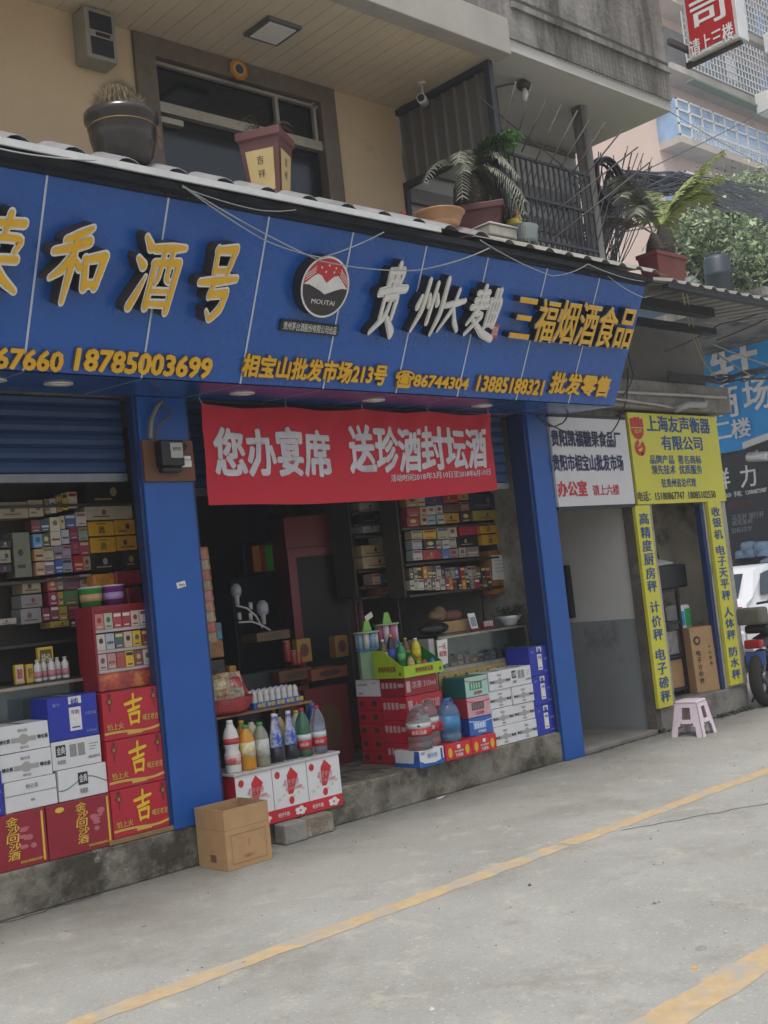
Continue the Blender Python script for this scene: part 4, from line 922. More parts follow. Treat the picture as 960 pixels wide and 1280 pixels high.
# palm planter at the right end
y = -.85; f = YF(y); a, b, ww, hh = f.size(827, 322, 54, 34)
c = Vector((a, y, 3.955)); t = thing('palm_trough', c, 'rusty red square planter with two stubby palms at the far roof end', 'potted plant')
mb = MB(); w2 = ww * .34
mb.add([c + Vector((p_ * w2 * .85, q_ * .08, 0)) for p_, q_ in sq4] + [c + Vector((p_ * w2, q_ * .10, hh * .9)) for p_, q_ in sq4] + [c + Vector((p_ * w2 * 1.05, q_ * .11, hh * .9)) for p_, q_ in sq4] + [c + Vector((p_ * w2 * 1.05, q_ * .11, hh * 1.05)) for p_, q_ in sq4],
       [(3, 2, 1, 0), (12, 13, 14, 15)] + [(4 * k + i, 4 * k + (i + 1) % 4, 4 * k + 4 + (i + 1) % 4, 4 * k + 4 + i) for k in range(3) for i in range(4)])
mb.build('pot', mat('rusty_red_pot', '#6e2c27', .6, var=.25, col2='#6b4236', thr=.55), t, bevel=.005)
r6 = random.Random(5)
for dx, hh2, rr in ((-.09, .2, .08), (.06, .30, .09)):
    MB().lathe(c + Vector((dx, 0, hh * 1.0)), [(rr * .8, 0), (rr, hh2 * .25), (rr * .8, hh2 * .6), (rr * .3, hh2), (0, hh2 * 1.02)], 12, smooth=False).build('trunk', mat('shaggy_palm_trunk', '#3a342c', .95), t)
    mb = MB(); tp = c + Vector((dx, 0, hh + hh2))
    for k in range(17 if dx > 0 else 5): frond(mb, tp, (r6.uniform(-1.1, 1.1) if dx > 0 else r6.uniform(2.2, 4)), r6.uniform(.35, .7), r6.uniform(.55, .95), r6.uniform(.3, .7), 26, .012, .20, 0, r6)
    mb.build('fronds', mat('bright_palm', (.34, .40, .14), .5, var=.35, scale=20) if dx > 0 else M['leaf_dry'], t)

# ================================================================== beyond: pink block, market building, shrubs, cars
Y0 = 17.8; PX0 = 39.0
t = thing('apartment_block', (46, Y0, 0), 'pink apartment block with caged balconies far behind the canopy roof', 'building')
pinkm = mat('pale_pink_render', '#ddc3b3', .8, var=.05, scale=.4, col2='#a98f80', thr=.6)
MB().box(PX0, 85, Y0, 40, 0, 34).build('wall', pinkm, t)
FY = YF(Y0 - .5)
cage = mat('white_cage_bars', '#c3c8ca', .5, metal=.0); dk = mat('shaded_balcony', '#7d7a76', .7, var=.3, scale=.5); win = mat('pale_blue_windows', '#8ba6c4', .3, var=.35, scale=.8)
floors = [(18.3, 'glazed'), (21.3, 'caged'), (24.3, 'caged'), (27.3, 'caged'), (15.3, 'glazed'), (12.3, 'caged')]
for zf, kind in floors:
    MB().box(PX0 + .6, 84, Y0 - 1.0, Y0 + .02, zf - .28, zf).build('balcony_slab', mat('grimy_pink_slab', '#b7aca1', .85, var=.2, scale=.6), t)
    if kind == 'glazed':
        MB().box(PX0 + .6, 84, Y0 - .95, Y0, zf, zf + 1.55).build('glazing', win, t)
        mb = MB(); x = PX0 + .6
        while x < 70: mb.box(x, x + .08, Y0 - 1.0, Y0 - .95, zf, zf + 1.55); x += .9
        for zz in (0, .45, 1.05, 1.48): mb.box(PX0 + .6, 84, Y0 - 1.0, Y0 - .95, zf + zz, zf + zz + .07)
        mb.build('window_frame', M['white'], t)
        mb = MB(); x = PX0 + 1.0
        while x < 66: mb.box(x, x + .03, Y0 - 1.45, Y0 - 1.42, zf - .3, zf + .35); x += .22
        for zz in (-.3, .0, .33): mb.box(PX0 + 1, 66, Y0 - 1.45, Y0 - 1.42, zf + zz, zf + zz + .03)
        mb.build('balcony_rail', cage, t)
    else:
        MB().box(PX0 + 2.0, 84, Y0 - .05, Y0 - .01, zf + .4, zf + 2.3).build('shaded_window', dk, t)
        mb = MB(); x = PX0 + 1.4
        while x < 68: mb.box(x, x + .035, Y0 - 1.25, Y0 - 1.21, zf - .1, zf + 2.2); x += .26
        zz = -.1
        while zz < 2.25: mb.box(PX0 + 1.4, 68, Y0 - 1.26, Y0 - 1.22, zf + zz, zf + zz + .035); zz += .30
        mb.build('balcony_cage', cage, t)
    if kind == 'caged':
        for k in range(9):
            x = PX0 + 3 + k * 2.9 + rnd.uniform(-.8, .8); hl = rnd.uniform(.8, 1.3)
            MB().grid(lambda i, j: Vector((x + .8 * i, Y0 - .9 + .06 * math.sin(i * 9), zf + 1.5 - hl * j)), 8, 3).build('hanging_laundry', mat('laundry %d' % (k % 3), ('#8fa6c6', '#c6c2bc', '#6f8fb4')[k % 3], .8, var=.2), t)
for x, z in ((45.5, 20.3), (50.3, 17.4), (52, 17.4), (47.0, 23.4)):
    t2 = thing('air_conditioner', (x, Y0 - 1.6, z), {45.5: 'white outdoor air conditioner hung below a caged balcony', 50.3: 'outdoor air conditioner on the glazed balcony row, left one of two', 52: 'outdoor air conditioner on the glazed balcony row, right one of two', 47.0: 'outdoor air conditioner on the highest caged balcony'}[x], 'air conditioner', 'air conditioners on the pink block')
    MB().box(x, x + 1.0, Y0 - 1.9, Y0 - 1.3, z, z + .85).build('casing', M['white'], t2, bevel=.03)
    MB().lathe((x + .42, Y0 - 1.905, z + .42), [(.34, 0), (.34, .03), (.1, .035)], 18, axis=(0, -1, 0)).build('fan_grille', M['steel'], t2)
MB().box(PX0 + 1.5, 60, Y0 - 1.4, Y0 - 1.0, 20.62, 20.70).build('green_awning', mat('green_awning', '#5f7a60', .6), t)

# market building with blue banner hung on its near side
t = thing('market_building', (24, 7.5, 0), 'white tiled market building with a blue banner down the side street', 'building')
MB().box(20, 34, 3.6, 11, 0, 7.2).build('wall', mat('white_wall_tile', '#b9bcb8', .5, var=.08, scale=1.2, col2='#9a9d98', thr=.6), t)
mb = MB()
for k in range(24): mb.box(19.99, 20.0, 3.6 + k * .3, 3.615 + k * .3, 3.3, 7.2)
for k in range(14): mb.box(19.99, 20.0, 3.6, 11, 3.3 + k * .3, 3.312 + k * .3)
mb.build('tile_joint', mat('grey_joint', '#8b8e8c', .7), t)
FX = XF(19.85)
t = thing('blue_banner', (19.85, 4.8, 3.6), 'large bright blue banner with white characters on the building down the street', 'banner')
bl = mat('cyan_blue_vinyl', '#1ba6f2', .45, var=.06, scale=2)
MB().grid(lambda i, j: Vector((19.85 + .02 * math.sin(i * 14 + j * 6) * (1 - j), 6.6 - 4.2 * i, 3.55 + 2.37 * j)), 40, 20).build('vinyl_sheet', bl, t)
MB().box(19.82, 19.9, 2.4, 6.6, 5.92, 5.97).build('top_rail', M['steel'], t)
ff = FX.off(.03); wv = mat('white_vinyl', '#f0efec', .5)
for st, cu, cv, wp, hp in (('轩', 916, 448, 60, 60), ('商', 905, 502, 36, 42), ('场', 946, 492, 36, 40), ('二', 904, 538, 20, 20), ('楼', 926, 535, 24, 24)):
    a, b, ww, hh = ff.size(cu, cv, wp, hp); MB().text(ff, st, a - ww / 2, b - hh / 2, a + ww / 2, b + hh / 2, bold=1).build('character', wv, t)
t = thing('black_shop_sign', (19.8, 5, 2.75), 'black shop sign with white characters below the blue banner', 'sign')
MB().box(19.75, 19.9, 3.0, 6.6, 2.72, 3.50).build('board', mat('black_sign', '#14151b', .3), t)
ff = XF(19.74)
for st, cu, cv, wp, hp in (('群', 901, 599, 22, 26), ('力', 935, 595, 20, 27), ('95309  手机：13984872987', 930, 616, 56, 7)):
    a, b, ww, hh = ff.size(cu, cv, wp, hp); MB().text(ff, st, a - ww / 2, b - hh / 2, a + ww / 2, b + hh / 2, bold=.8).build('lettering', wv, t)
t = thing('shop_window_board', (19.8, 5, .9), 'dark shop front with a faint list of services under the black sign', 'shop front')
MB().box(19.78, 19.9, 3.0, 6.8, .0, 2.70).build('board', mat('dark_shopfront', '#1d2026', .35), t)
ff = XF(19.77)
for st, cu, cv, wp, hp, mm in (('烟酒茶糖', 925, 630, 30, 9, card('#6a3438')), ('马克杯 银行杯', 935, 645, 40, 8, card('#8d8f95')), ('商务茶杯', 928, 653, 26, 7, card('#8d8f95')), ('加标印字', 927, 662, 26, 7, card('#8d8f95'))):
    a, b, ww, hh = ff.size(cu, cv, wp, hp); MB().text(ff, st, a - ww / 2, b - hh / 2, a + ww / 2, b + hh / 2, bold=.5).build('lettering', mm, t)
t = thing('white_awning', (19.2, 4, 3.3), 'white flat awning edge above the black shop sign at the right border', 'awning')
p0 = XF(19.3).pt(928, 556); p1 = XF(19.3).pt(975, 538)
MB().obox(p0 + Vector((0, 0, -.08)), p1 - p0, (.5, 0, 0), (0, 0, .12)).build('roof_sheet', M['white'], t)
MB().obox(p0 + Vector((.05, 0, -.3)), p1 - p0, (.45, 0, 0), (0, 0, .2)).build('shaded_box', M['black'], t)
p = XF(19.1).pt(945, 573)
t = thing('street_camera', p, 'grey surveillance camera on a bracket beside the black shop sign', 'camera')
MB().lathe(p + Vector((0, -.25, 0)), [(.06, 0), (.09, .02), (.09, .4), (.07, .42)], 10, axis=(0, 1, .12)).build('camera_body', M['silver'], t)
MB().tube([p + Vector((.05, .1, .05)), p + Vector((.3, .1, .18)), p + Vector((.6, .1, .18))], .025).build('bracket', M['silver'], t)
for k, (u, v) in enumerate(((937, 686), (953, 686), (940, 694), (956, 695), (930, 697))):
    p = XF(19.2).pt(u, v)
    o = MB().lathe((p.x, p.y, p.z - .12), [(.12, 0), (.16, .03), (.16, .2), (.13, .25), (.05, .26)], 12).build('water_barrel', mat('pale_blue_barrel', '#8097ad', .3, var=.1))
    tag(o, ('pale blue water barrel, left of the upper barrels before the dark shop front', 'pale blue water barrel, right of the upper barrels before the dark shop front', 'pale blue water barrel, middle of the lower barrels before the dark shop front', 'pale blue water barrel at the right border before the dark shop front', 'pale blue water barrel, leftmost before the dark shop front down the street')[k], 'barrel', 'water barrels stacked down the street')
o = MB().box(18.9, 19.5, 3.4, 6.2, 0, float(XF(19.2).pt(945, 700).z)).build('barrel_stand', M['dark'], bevel=.01); tag(o, 'dark stand carrying pale blue water barrels down the street', 'stand')

# shrubs of the roof garden behind
def shrub(name, c, rad, n, mats, label, cat='shrub', seed=1, ls=.09):
    r = random.Random(seed); t = thing(name, c, label, cat, 'shrubs of the terrace garden')
    tk = MB(); cl = []
    for k in range(7):
        d = Vector((r.uniform(-1, 1), r.uniform(-1, 1), r.uniform(.4, 1.2))); e = Vector(c) + Vector((d.x * rad[0] * .8, d.y * rad[1] * .8, d.z * rad[2]))
        tk.tube([Vector(c), Vector(c).lerp(e, .5) + Vector((0, 0, .1)), e], .035, 5, r2=.01); cl.append(e)
    tk.build('stems', mat('dark_bark', '#3d352b', .9), t)
    for k in range(16): cl.append(Vector(c) + Vector((r.gauss(0, .5) * rad[0], r.gauss(0, .5) * rad[1], r.uniform(.1, 1.5) * rad[2])))
    mbs = [MB() for _ in mats]
    for k in range(n):
        q = r.choice(cl); p_ = q + Vector((r.gauss(0, .26) * rad[0], r.gauss(0, .26) * rad[1], r.gauss(0, .22) * rad[2]))
        nn = Vector((r.uniform(-1, 1), r.uniform(-1, .3), r.uniform(-.2, 1))).normalized(); a_ = nn.orthogonal().normalized(); b_ = nn.cross(a_); s_ = ls * r.uniform(.6, 1.3)
        ang = r.uniform(0, 6.28); a_, b_ = a_ * math.cos(ang) + b_ * math.sin(ang), b_ * math.cos(ang) - a_ * math.sin(ang)
        mbs[r.randrange(len(mats))].add([p_ - a_ * s_, p_ + b_ * s_ * .45, p_ + a_ * s_, p_ - b_ * s_ * .45], [(0, 1, 2, 3)])
    for m_, mb in zip(mats, mbs): mb.build('foliage', m_, t)
lf3 = mat('pale_grey_leaf', (.28, .34, .20), .5, var=.3); lf1 = mat('sunny_leaf', (.17, .25, .08), .5, var=.4); lf2 = mat('mid_leaf', (.085, .14, .05), .5, var=.4)
G = [(878, 318, 17.5, (.7, .7, .75), 'pale leafy shrub behind the canopy roof beside the palm planter'), (922, 312, 20.5, (.9, .8, .9), 'tall green shrub behind the dark water drum'), (948, 345, 17.6, (.7, .7, .7), 'dense green shrub at the right border above the canopy'), (945, 262, 26, (1.3, 1.1, .9), 'light green treetop hanging below the bundled cables'), (895, 262, 26, (.8, .8, .7), 'thin light green treetop left below the cables')]
for k, (u, v, X, rad, lb) in enumerate(G):
    p = XF(X).pt(u, v); shrub('shrub', p - Vector((0, 0, rad[2] * .7)), rad, 2600, [lf1, lf2, lf3], lb, seed=k + 3, ls=.065)
p = XF(16.5).pt(902, 376)
t = thing('water_drum', p, 'dark blue plastic water drum standing among the terrace shrubs', 'drum')
MB().lathe(p, [(.18, 0), (.215, .1), (.215, .40), (.225, .42), (.215, .44), (.215, .66), (.16, .73), (0, .75)], 20).build('drum', mat('dark_blue_drum', '#2b343c', .5, var=.2), t)
MB().lathe(p + Vector((0, 0, .74)), [(.09, 0), (.09, .05)], 14).build('lid', M['dark'], t)
# terrace that carries drum and shrubs
t = thing('garden_terrace', (18.5, 5, 4.9), 'dark terrace wall carrying shrubs behind the canopy roof', 'terrace')
zt = p.z
MB().box(16.3, 19.8, 2.2, 8.5, zt - .15, zt - .01).build('terrace_slab', M['concrete_dark'], t)
MB().box(19.4, 19.8, 3.3, 8.5, zt, zt + 1.2).build('dark_fence', mat('dark_blue_fence', '#2e3f4e', .7, var=.3, scale=1), t)
for x, y in ((16.4, 3.9), (16.4, 8.2), (19.5, 8.2)): MB().box(x, x + .25, y, y + .25, 0, zt - .151).build('post', M['concrete_dark'], t)

# cars
def car(loc, paint, label, rz=0.0, L=4.1, H=1.43, W=1.7):
    t = thing('parked_car', loc, label, 'car', 'cars parked down the side street'); o = Vector(loc)
    prof = [(0.0, .42), (.02, .78), (.10, .92), (.30, .98), (.62, H - .06), (1.0, H), (2.0, H), (2.45, H - .06), (3.05, .98), (3.9, .82), (L, .62), (L, .35), (3.75, .22), (.2, .22)]
    mb = MB(); n = len(prof); rows = []
    for yy, k in ((0, .0), (.04, 1), (W - .04, 1), (W, .0)):
        rows.append([o + Vector((x, yy if z < .95 else (yy + (.16 if yy < W / 2 else -.16) * min(1, (z - .9) / .5)), z)) for x, z in prof])
    v = [p_ for r_ in rows for p_ in r_]
    mb.add(v, [(j * n + i, j * n + (i + 1) % n, (j + 1) * n + (i + 1) % n, (j + 1) * n + i) for j in range(3) for i in range(n)], 0, True); mb.add(rows[0], [tuple(range(n))]); mb.add(rows[3], [tuple(reversed(range(n)))])
    mb.build('body', paint, t)
    gm = mat('car_glass', '#1c2a33', .06, var=.1, spec=.7)
    for yy, sg in ((-.004, 1), (W + .004, -1)):
        def g(x, z): return o + Vector((x, yy + sg * .16 * min(1, max(0, (z - .9) / .5)), z))
        for poly in ([(.52, 1.0), (.74, H - .12), (1.0, H - .08), (1.30, H - .08), (1.30, 1.0)], [(1.36, 1.0), (1.36, H - .08), (2.0, H - .08), (2.12, H - .10), (2.15, 1.0)], [(2.20, 1.0), (2.20, H - .11), (2.42, H - .14), (2.92, 1.0)]):
            q = [g(x, z) for x, z in poly]
            MB().prism(q, (0, -sg * .006, 0)).build('side_window', gm, t, bevel=.0)
        for x in (.75, 3.15):
            wz = MB().lathe(o + Vector((x, yy + sg * .10, .31)), [(.31, -.0), (.315, .03), (.315, .15), (.31, .17)], 24, axis=(0, -1, 0)).build('wheel', mat('tyre_rubber', '#1b1b1c', .85), t)
            MB().lathe(o + Vector((x, yy - sg * .075 if sg > 0 else yy + .02, .31)), [(.20, 0), (.18, .006), (.05, .01)], 16, axis=(0, -1, 0)).build('rim', M['silver'], wz)
    MB().prism([o + Vector((.30 - .02, .22, 1.01)), o + Vector((.30 - .02, W - .22, 1.01)), o + Vector((.60 - .02, W - .28, H - .10)), o + Vector((.60 - .02, .28, H - .10))], (-.004, 0, .004)).build('rear_window', gm, t)
    for yy in (.06, W - .26): MB().box(o.x - .015, o.x + .1, o.y + yy, o.y + yy + .20, .72, .88).build('tail_light', mat('tail_light_red', '#9b1c22', .2), t, bevel=.01)
    MB().box(o.x - .03, o.x + .15, o.y + .03, o.y + W - .03, .36, .56).build('bumper', paint, t, bevel=.03)
    MB().box(o.x + 2.15, o.x + 2.3, o.y - .14, o.y - .01, .98, 1.10).build('mirror', paint, t, bevel=.02)
    t.rotation_euler = (0, 0, rz); return t
wp = mat('white_car_paint', '#d5d6d8', .18, var=.02, spec=.6); bp = mat('black_car_paint', '#17191d', .15, var=.1, spec=.6); sp = mat('silver_blue_car_paint', '#aeb9c4', .2, metal=.3, var=.05)
car((13.55, 1.66, 0), wp, 'white hatchback parked nearest behind the motorcycle', H=1.40)
car((16.8, 4.0, 0), bp, 'black car parked farthest left beside the corner pier', H=1.5)
car((18.0, 3.2, 0), sp, 'pale silver car parked behind the white hatchback', H=1.48)

# motorcycle
def motorcycle():
    o = Vector((10.72, -.10, 0)); t = thing('motorcycle', o, 'worn motorcycle with red tail light parked at the street corner', 'motorcycle')
    tyre = mat('dusty_tyre', '#2a2825', .9, var=.2, scale=8, bump=.4)
    def wheel(x):
        c_ = o + Vector((x, 0, .29)); mb = MB(); n, m_ = 32, 10; v = []
        for i in range(n):
            for j in range(m_):
                A = 2 * math.pi * i / n; Bq = 2 * math.pi * j / m_; rr = .235 + .06 * math.cos(Bq); v.append(c_ + Vector((rr * math.cos(A), .062 * math.sin(Bq), rr * math.sin(A))))
        mb.add(v, [(i * m_ + j, ((i + 1) % n) * m_ + j, ((i + 1) % n) * m_ + (j + 1) % m_, i * m_ + (j + 1) % m_) for i in range(n) for j in range(m_)], 0, True)
        w_ = mb.build('wheel', tyre, t)
        mb = MB().lathe(c_ + Vector((0, .04, 0)), [(.06, 0), (.06, .08)], 14, axis=(0, -1, 0))
        for k in range(6): mb.tube([c_, c_ + Vector((.19 * math.cos(k * 1.047), 0, .19 * math.sin(k * 1.047)))], .012)
        mb.build('spokes', M['steel'], w_)
    wheel(0); wheel(1.25)
    MB().tube([o + Vector((.0, .09, .29)), o + Vector((.3, .1, .38)), o + Vector((.55, .09, .35))], .02).tube([o + Vector((.0, -.09, .29)), o + Vector((.3, -.1, .38)), o + Vector((.55, -.09, .35))], .02).tube([o + Vector((1.25, .06, .29)), o + Vector((1.0, .05, .9))], .02).tube([o + Vector((1.25, -.06, .29)), o + Vector((1.0, -.05, .9))], .02).tube([o + Vector((.1, 0, .72)), o + Vector((.6, 0, .62)), o + Vector((.98, 0, .85))], .03).build('frame', M['dark'], t)
    MB().box(o.x + .45, o.x + .85, o.y - .13, o.y + .13, .25, .55).build('engine', M['steel'], t, bevel=.04)
    mb = MB(); mb.grid(lambda i, j: o + Vector((-.14 + .36 * j, .10 * math.cos(math.pi * i), .60 + .08 * math.sin(math.pi * i) + .05 * math.sin(j * 2))), 8, 8); mb.build('mudguard', M['dark'], t)
    MB().box(o.x - .05, o.x + .62, o.y - .13, o.y + .13, .74, .83).build('saddle', M['black'], t, bevel=.03)
    MB().ell(o + Vector((.78, 0, .82)), (.24, .14, .13)).build('fuel_tank', mat('faded_blue_tank', '#2d4478', .3), t)
    MB().box(o.x - .20, o.x - .10, o.y - .09, o.y + .09, .60, .69).build('tail_light', mat('tail_light_red', '#9b1c22', .2), t, bevel=.02)
    MB().box(o.x - .16, o.x - .14, o.y - .10, o.y + .10, .44, .57).build('number_plate', mat('plate_blue', '#3c5a9a', .5), t)
    MB().tube([o + Vector((.98, -.36, 1.0)), o + Vector((1.0, -.15, 1.02)), o + Vector((1.0, .15, 1.02)), o + Vector((.98, .36, 1.0))], .014).build('handlebar', M['dark'], t)
    MB().tube([o + Vector((.98, -.28, 1.02)), o + Vector((.95, -.33, 1.22))], .007).ell(o + Vector((.95, -.34, 1.25)), (.02, .06, .045)).build('mirror', M['dark'], t)
    MB().tube([o + Vector((.6, -.14, .3)), o + Vector((.2, -.16, .28)), o + Vector((-.12, -.16, .36))], .035, 8, r2=.045).build('exhaust_pipe', M['rust'], t)
    MB().tube([o + Vector((.35, .12, .3)), o + Vector((.30, .28, .0))], .012).build('side_stand', M['dark'], t)
    b_ = o + Vector((-.22, 0, .86))
    MB().box(b_.x + .02, b_.x + .24, b_.y - .13, b_.y + .15, b_.z - .02, b_.z + .15).build('luggage_box', mat('dull_olive_box', '#5d5b4e', .6, var=.2), t, bevel=.03)
    MB().ell(o + Vector((.22, -.12, 1.05)), (.10, .06, .05)).build('red_cloth', mat('red_rag', '#b04750', .7), t)
    t.rotation_euler = (0, 0, R(8))
motorcycle()

# ================================================================== cables
def cable(pts, r, label, m=M['wire'], sag=0.0, n=24, name='overhead_cable', grp='overhead cables', cat='cable'):
    P = []
    for k in range(len(pts) - 1):
        A, Bq = Vector(pts[k]), Vector(pts[k + 1])
        for i in range(n):
            s = i / n; P.append(A.lerp(Bq, s) - Vector((0, 0, sag * 4 * s * (1 - s))))
    P.append(Vector(pts[-1])); o = MB().tube(P, r, 5).build(name, m); tag(o, label, cat, grp); return o
lw = mat('grey_white_wire', '#9b9d9c', .5, var=.1)
fo = FB.off(.14)
def fp(u, v, h=.12): return FB.off(h).pt(u, v)
cable([fp(228, 232), fp(330, 300), fp(402, 322), fp(480, 290)], .004, 'pale wire drooping from the roof edge across the round emblem', lw, .012)
cable([fp(228, 232), fp(400, 326), fp(520, 338), fp(612, 310)], .004, 'pale wire running over the silver characters', lw, .02)
cable([fp(228, 234), fp(320, 262), fp(370, 262)], .003, 'short pale wire under the white roof strip', lw, .01)
cable([fp(0, 186, .3), fp(60, 196, .3), fp(120, 200, .3)], .004, 'pale wire under the roof edge at the left border', lw, .004)
cable([fp(600, 300, .2), fp(690, 345), fp(735, 330), fp(805, 352)], .003, 'thin pale wire sagging above the last golden characters', lw, .02)
cable([fp(760, 345, .1), fp(805, 372, .2), YF(-.4).pt(850, 352)], .003, 'pale wire hanging off the signboard corner', lw, .02)
f1 = YF(-.35)
cable([YF(-1.2).pt(850, 352), f1.pt(862, 410), f1.pt(880, 455), YF(-.1).pt(898, 470)], .009, 'yellowish twisted wire hanging beside the dark panel', mat('yellow_grey_wire', '#958a6c', .6), .02)
cable([YF(-1.2).pt(855, 352), f1.pt(868, 412), f1.pt(884, 458), YF(-.1).pt(900, 474)], .006, 'second yellowish wire hanging beside the dark panel', mat('yellow_grey_wire', '#958a6c', .6), .02)
f2 = YF(-.16)
cable([f2.pt(715, 500), f2.pt(700, 530), f2.pt(670, 520), f2.pt(706, 488)], .007, 'black cable looped over the top of the white notice', sag=.05)
cable([f2.pt(673, 522), f2.pt(730, 545), f2.pt(765, 540), f2.pt(783, 500), f2.pt(785, 460)], .007, 'black cable drooping across the white notice', sag=.03)
cable([f2.pt(785, 440), f2.pt(792, 470), f2.pt(778, 495), f2.pt(700, 510)], .006, 'black cable curling from behind the signboard end', sag=.02)
cable([YF(-.05).pt(830, 440), YF(-.4).pt(900, 405), YF(-.6).pt(965, 385)], .007, 'black cable rising from the beam toward the canopy', sag=.02)
o = MB()
for k in range(9): 
    P = [f2.pt(u, v + rnd.uniform(-6, 6)) for u, v in ((835, 470), (870, 472), (900, 474))] + [YF(-.3).pt(930, 470 + rnd.uniform(-8, 8)), YF(-.4).pt(968, 462 + rnd.uniform(-12, 12))]
    o.tube(P, rnd.uniform(.004, .012), 5)
tag(o.build('cable_bundle', M['wire']), 'tangled cable bundle crossing in front of the blue banner', 'cables')
for k, (a_, b_) in enumerate((((896, 425), (965, 395)), ((890, 430), (965, 458)), ((893, 440), (940, 470)))):
    cable([YF(-.2).pt(*a_), YF(-.5).pt(*b_)], .008, ('dark wire rising across the blue banner', 'thin wire falling across the blue banner', 'short thin wire falling across the blue banner')[k], M['wire'] if k == 0 else lw, .01)
# big bundle beside the grille that leaves to the right
mb = MB(); r8 = random.Random(4); Yc = -.2
fc_ = YF(Yc)
for k in range(64):
    s = r8.random(); v0 = 395 - 0 * s
    P = [fc_.pt(740 + r8.uniform(-12, 10), 330 - r8.uniform(0, 25)), fc_.pt(752 + r8.uniform(-14, 14), 270 + r8.uniform(-30, 30)), fc_.pt(772 + r8.uniform(-16, 20), 232 + r8.uniform(-22, 22)), YF(.5).pt(840 + r8.uniform(-10, 10), 222 + r8.uniform(-8, 22)), YF(2).pt(905, 232 + r8.uniform(-8, 34)), YF(4).pt(975, 243 + r8.uniform(-10, 40))]
    Q = []
    for i in range(len(P) - 1):
        for j in range(5): Q.append(P[i].lerp(P[i + 1], j / 5))
    Q.append(P[-1]); mb.tube(Q, r8.uniform(.004, .011), 4)
tag(mb.build('cable_bundle', M['wire']), 'thick bundle of black cables sweeping from the grille to the right', 'cables')
mb = MB()
for k in range(60):
    u0 = r8.uniform(735, 775); u1 = u0 + r8.uniform(-35, 60)
    P = [YF(-.15).pt(u0, 330 + r8.uniform(-5, 5)), YF(-.2).pt((u0 + u1) / 2 + r8.uniform(-15, 15), 270 + r8.uniform(-20, 20)), YF(-.2).pt(u1, 200 + r8.uniform(-18, 40))]
    Q = [P[0].lerp(P[1], s / 5).lerp(P[1].lerp(P[2], s / 5), s / 5) for s in range(6)]; mb.tube(Q, r8.uniform(.003, .007), 4)
tag(mb.build('cable_tangle', M['wire']), 'wild tangle of thin cables at the corner post', 'cables')
a, b, ww, hh = YF(-.3).size(764, 227, 40, 46); mb = MB()
for k in range(8):
    rr = ww * .42 + r8.uniform(-.03, .02); P = [Vector((a + rr * math.cos(2 * math.pi * i / 26), -.3 + r8.uniform(-.04, .04) * 0 + .012 * k, b + rr * 1.05 * math.sin(2 * math.pi * i / 26))) for i in range(27)]; mb.tube(P, .014, 6)
tag(mb.build('cable_coil', M['wire']), 'coil of thick black cable hanging near the grille', 'cable coil')
far = [((700, 262), (960, 130), 'long dark wire climbing to the upper right border'), ((745, 268), (960, 222), 'dark wire crossing below the caged balconies'), ((720, 300), (960, 250), 'dark wire above the palm planter'), ((838, 140), (960, 215), 'pale wire running from the slab tip along the pink block'), ((850, 240), (960, 255), 'dark wire over the treetop'), ((870, 265), (960, 300), 'thin dark wire over the shrubs')]
for (a_, b_, lb) in far: cable([YF(-.2).pt(*a_), YF(3).pt(*(b_[0] + 12, b_[1]))], .006, lb, lw if 'pale' in lb else M['wire'], .03)
for k, (u0, v0, u1, v1) in enumerate(((825, 150, 838, 205), (838, 140, 842, 230), (690, 185, 700, 130))):
    pass

# ================================================================== goods
STEP = .25
def fr_at(x0, y, z0, ang=0.0):       # frame on a face that looks to the street, turned by ang about the upright
    a = R(ang); return Frame((x0, y, z0), (math.cos(a), math.sin(a), 0), (0, 0, 1))
def rect(fr, a0, b0, a1, b1, h=.0015):
    return [fr.at(a0, b0, h), fr.at(a1, b0, h), fr.at(a1, b1, h), fr.at(a0, b1, h)]
def blob(fr, a, b, ra_, rb, h=.002, n=16):
    return [fr.at(a + ra_ * math.cos(2 * math.pi * k / n), b + rb * math.sin(2 * math.pi * k / n), h) for k in range(n)]
def poly(mb, pts, mi=0): mb.add(pts, [tuple(range(len(pts)))], mi); return mb
def crate(name, x0, x1, y, d, z0, z1, base, label, cat='carton', group=None, bevel=.004):
    t = thing(name, ((x0 + x1) / 2, y, z0), label, cat, group)
    mb = MB().box(x0, x1, y, y + d, z0, z1); q_ = random.Random(int(x0 * 977 + z0 * 3331))
    for i, p in enumerate(mb.v):
        if i in (4, 5, 6, 7): p.x += q_.uniform(-.003, .003); p.z += q_.uniform(-.003, .0)
        if p.y > y + d / 2: p.y += q_.uniform(-.004, .002)
    bx_ = mb.build('box', base, t, bevel=bevel)
    MB().box((x0 + x1) / 2 - .02, (x0 + x1) / 2 + .02, y + .004, y + d - .006, z1 + .0003, z1 + .0009).build('tape', mat('packing_tape', '#a89a7c', .25, var=.1), bx_)
    return t, fr_at(x0, y, z0), x1 - x0, z1 - z0

gold_ink = mat('gold_ink', '#d8b23a', .5); white_ink = mat('white_ink', '#d9d5d2', .6); grey_ink = mat('grey_ink', '#8b8a88', .6); black_ink = mat('black_ink', '#25252a', .6)
red_card = mat('red_gift_card', '#b01a2c', .45, var=.08); dark_red_card = mat('dark_red_card', '#8c1a28', .45, var=.08); white_card = mat('white_carton_card', '#d4d3d2', .5, var=.04); blue_card = mat('deep_blue_card', '#1d2f9c', .4, var=.06)

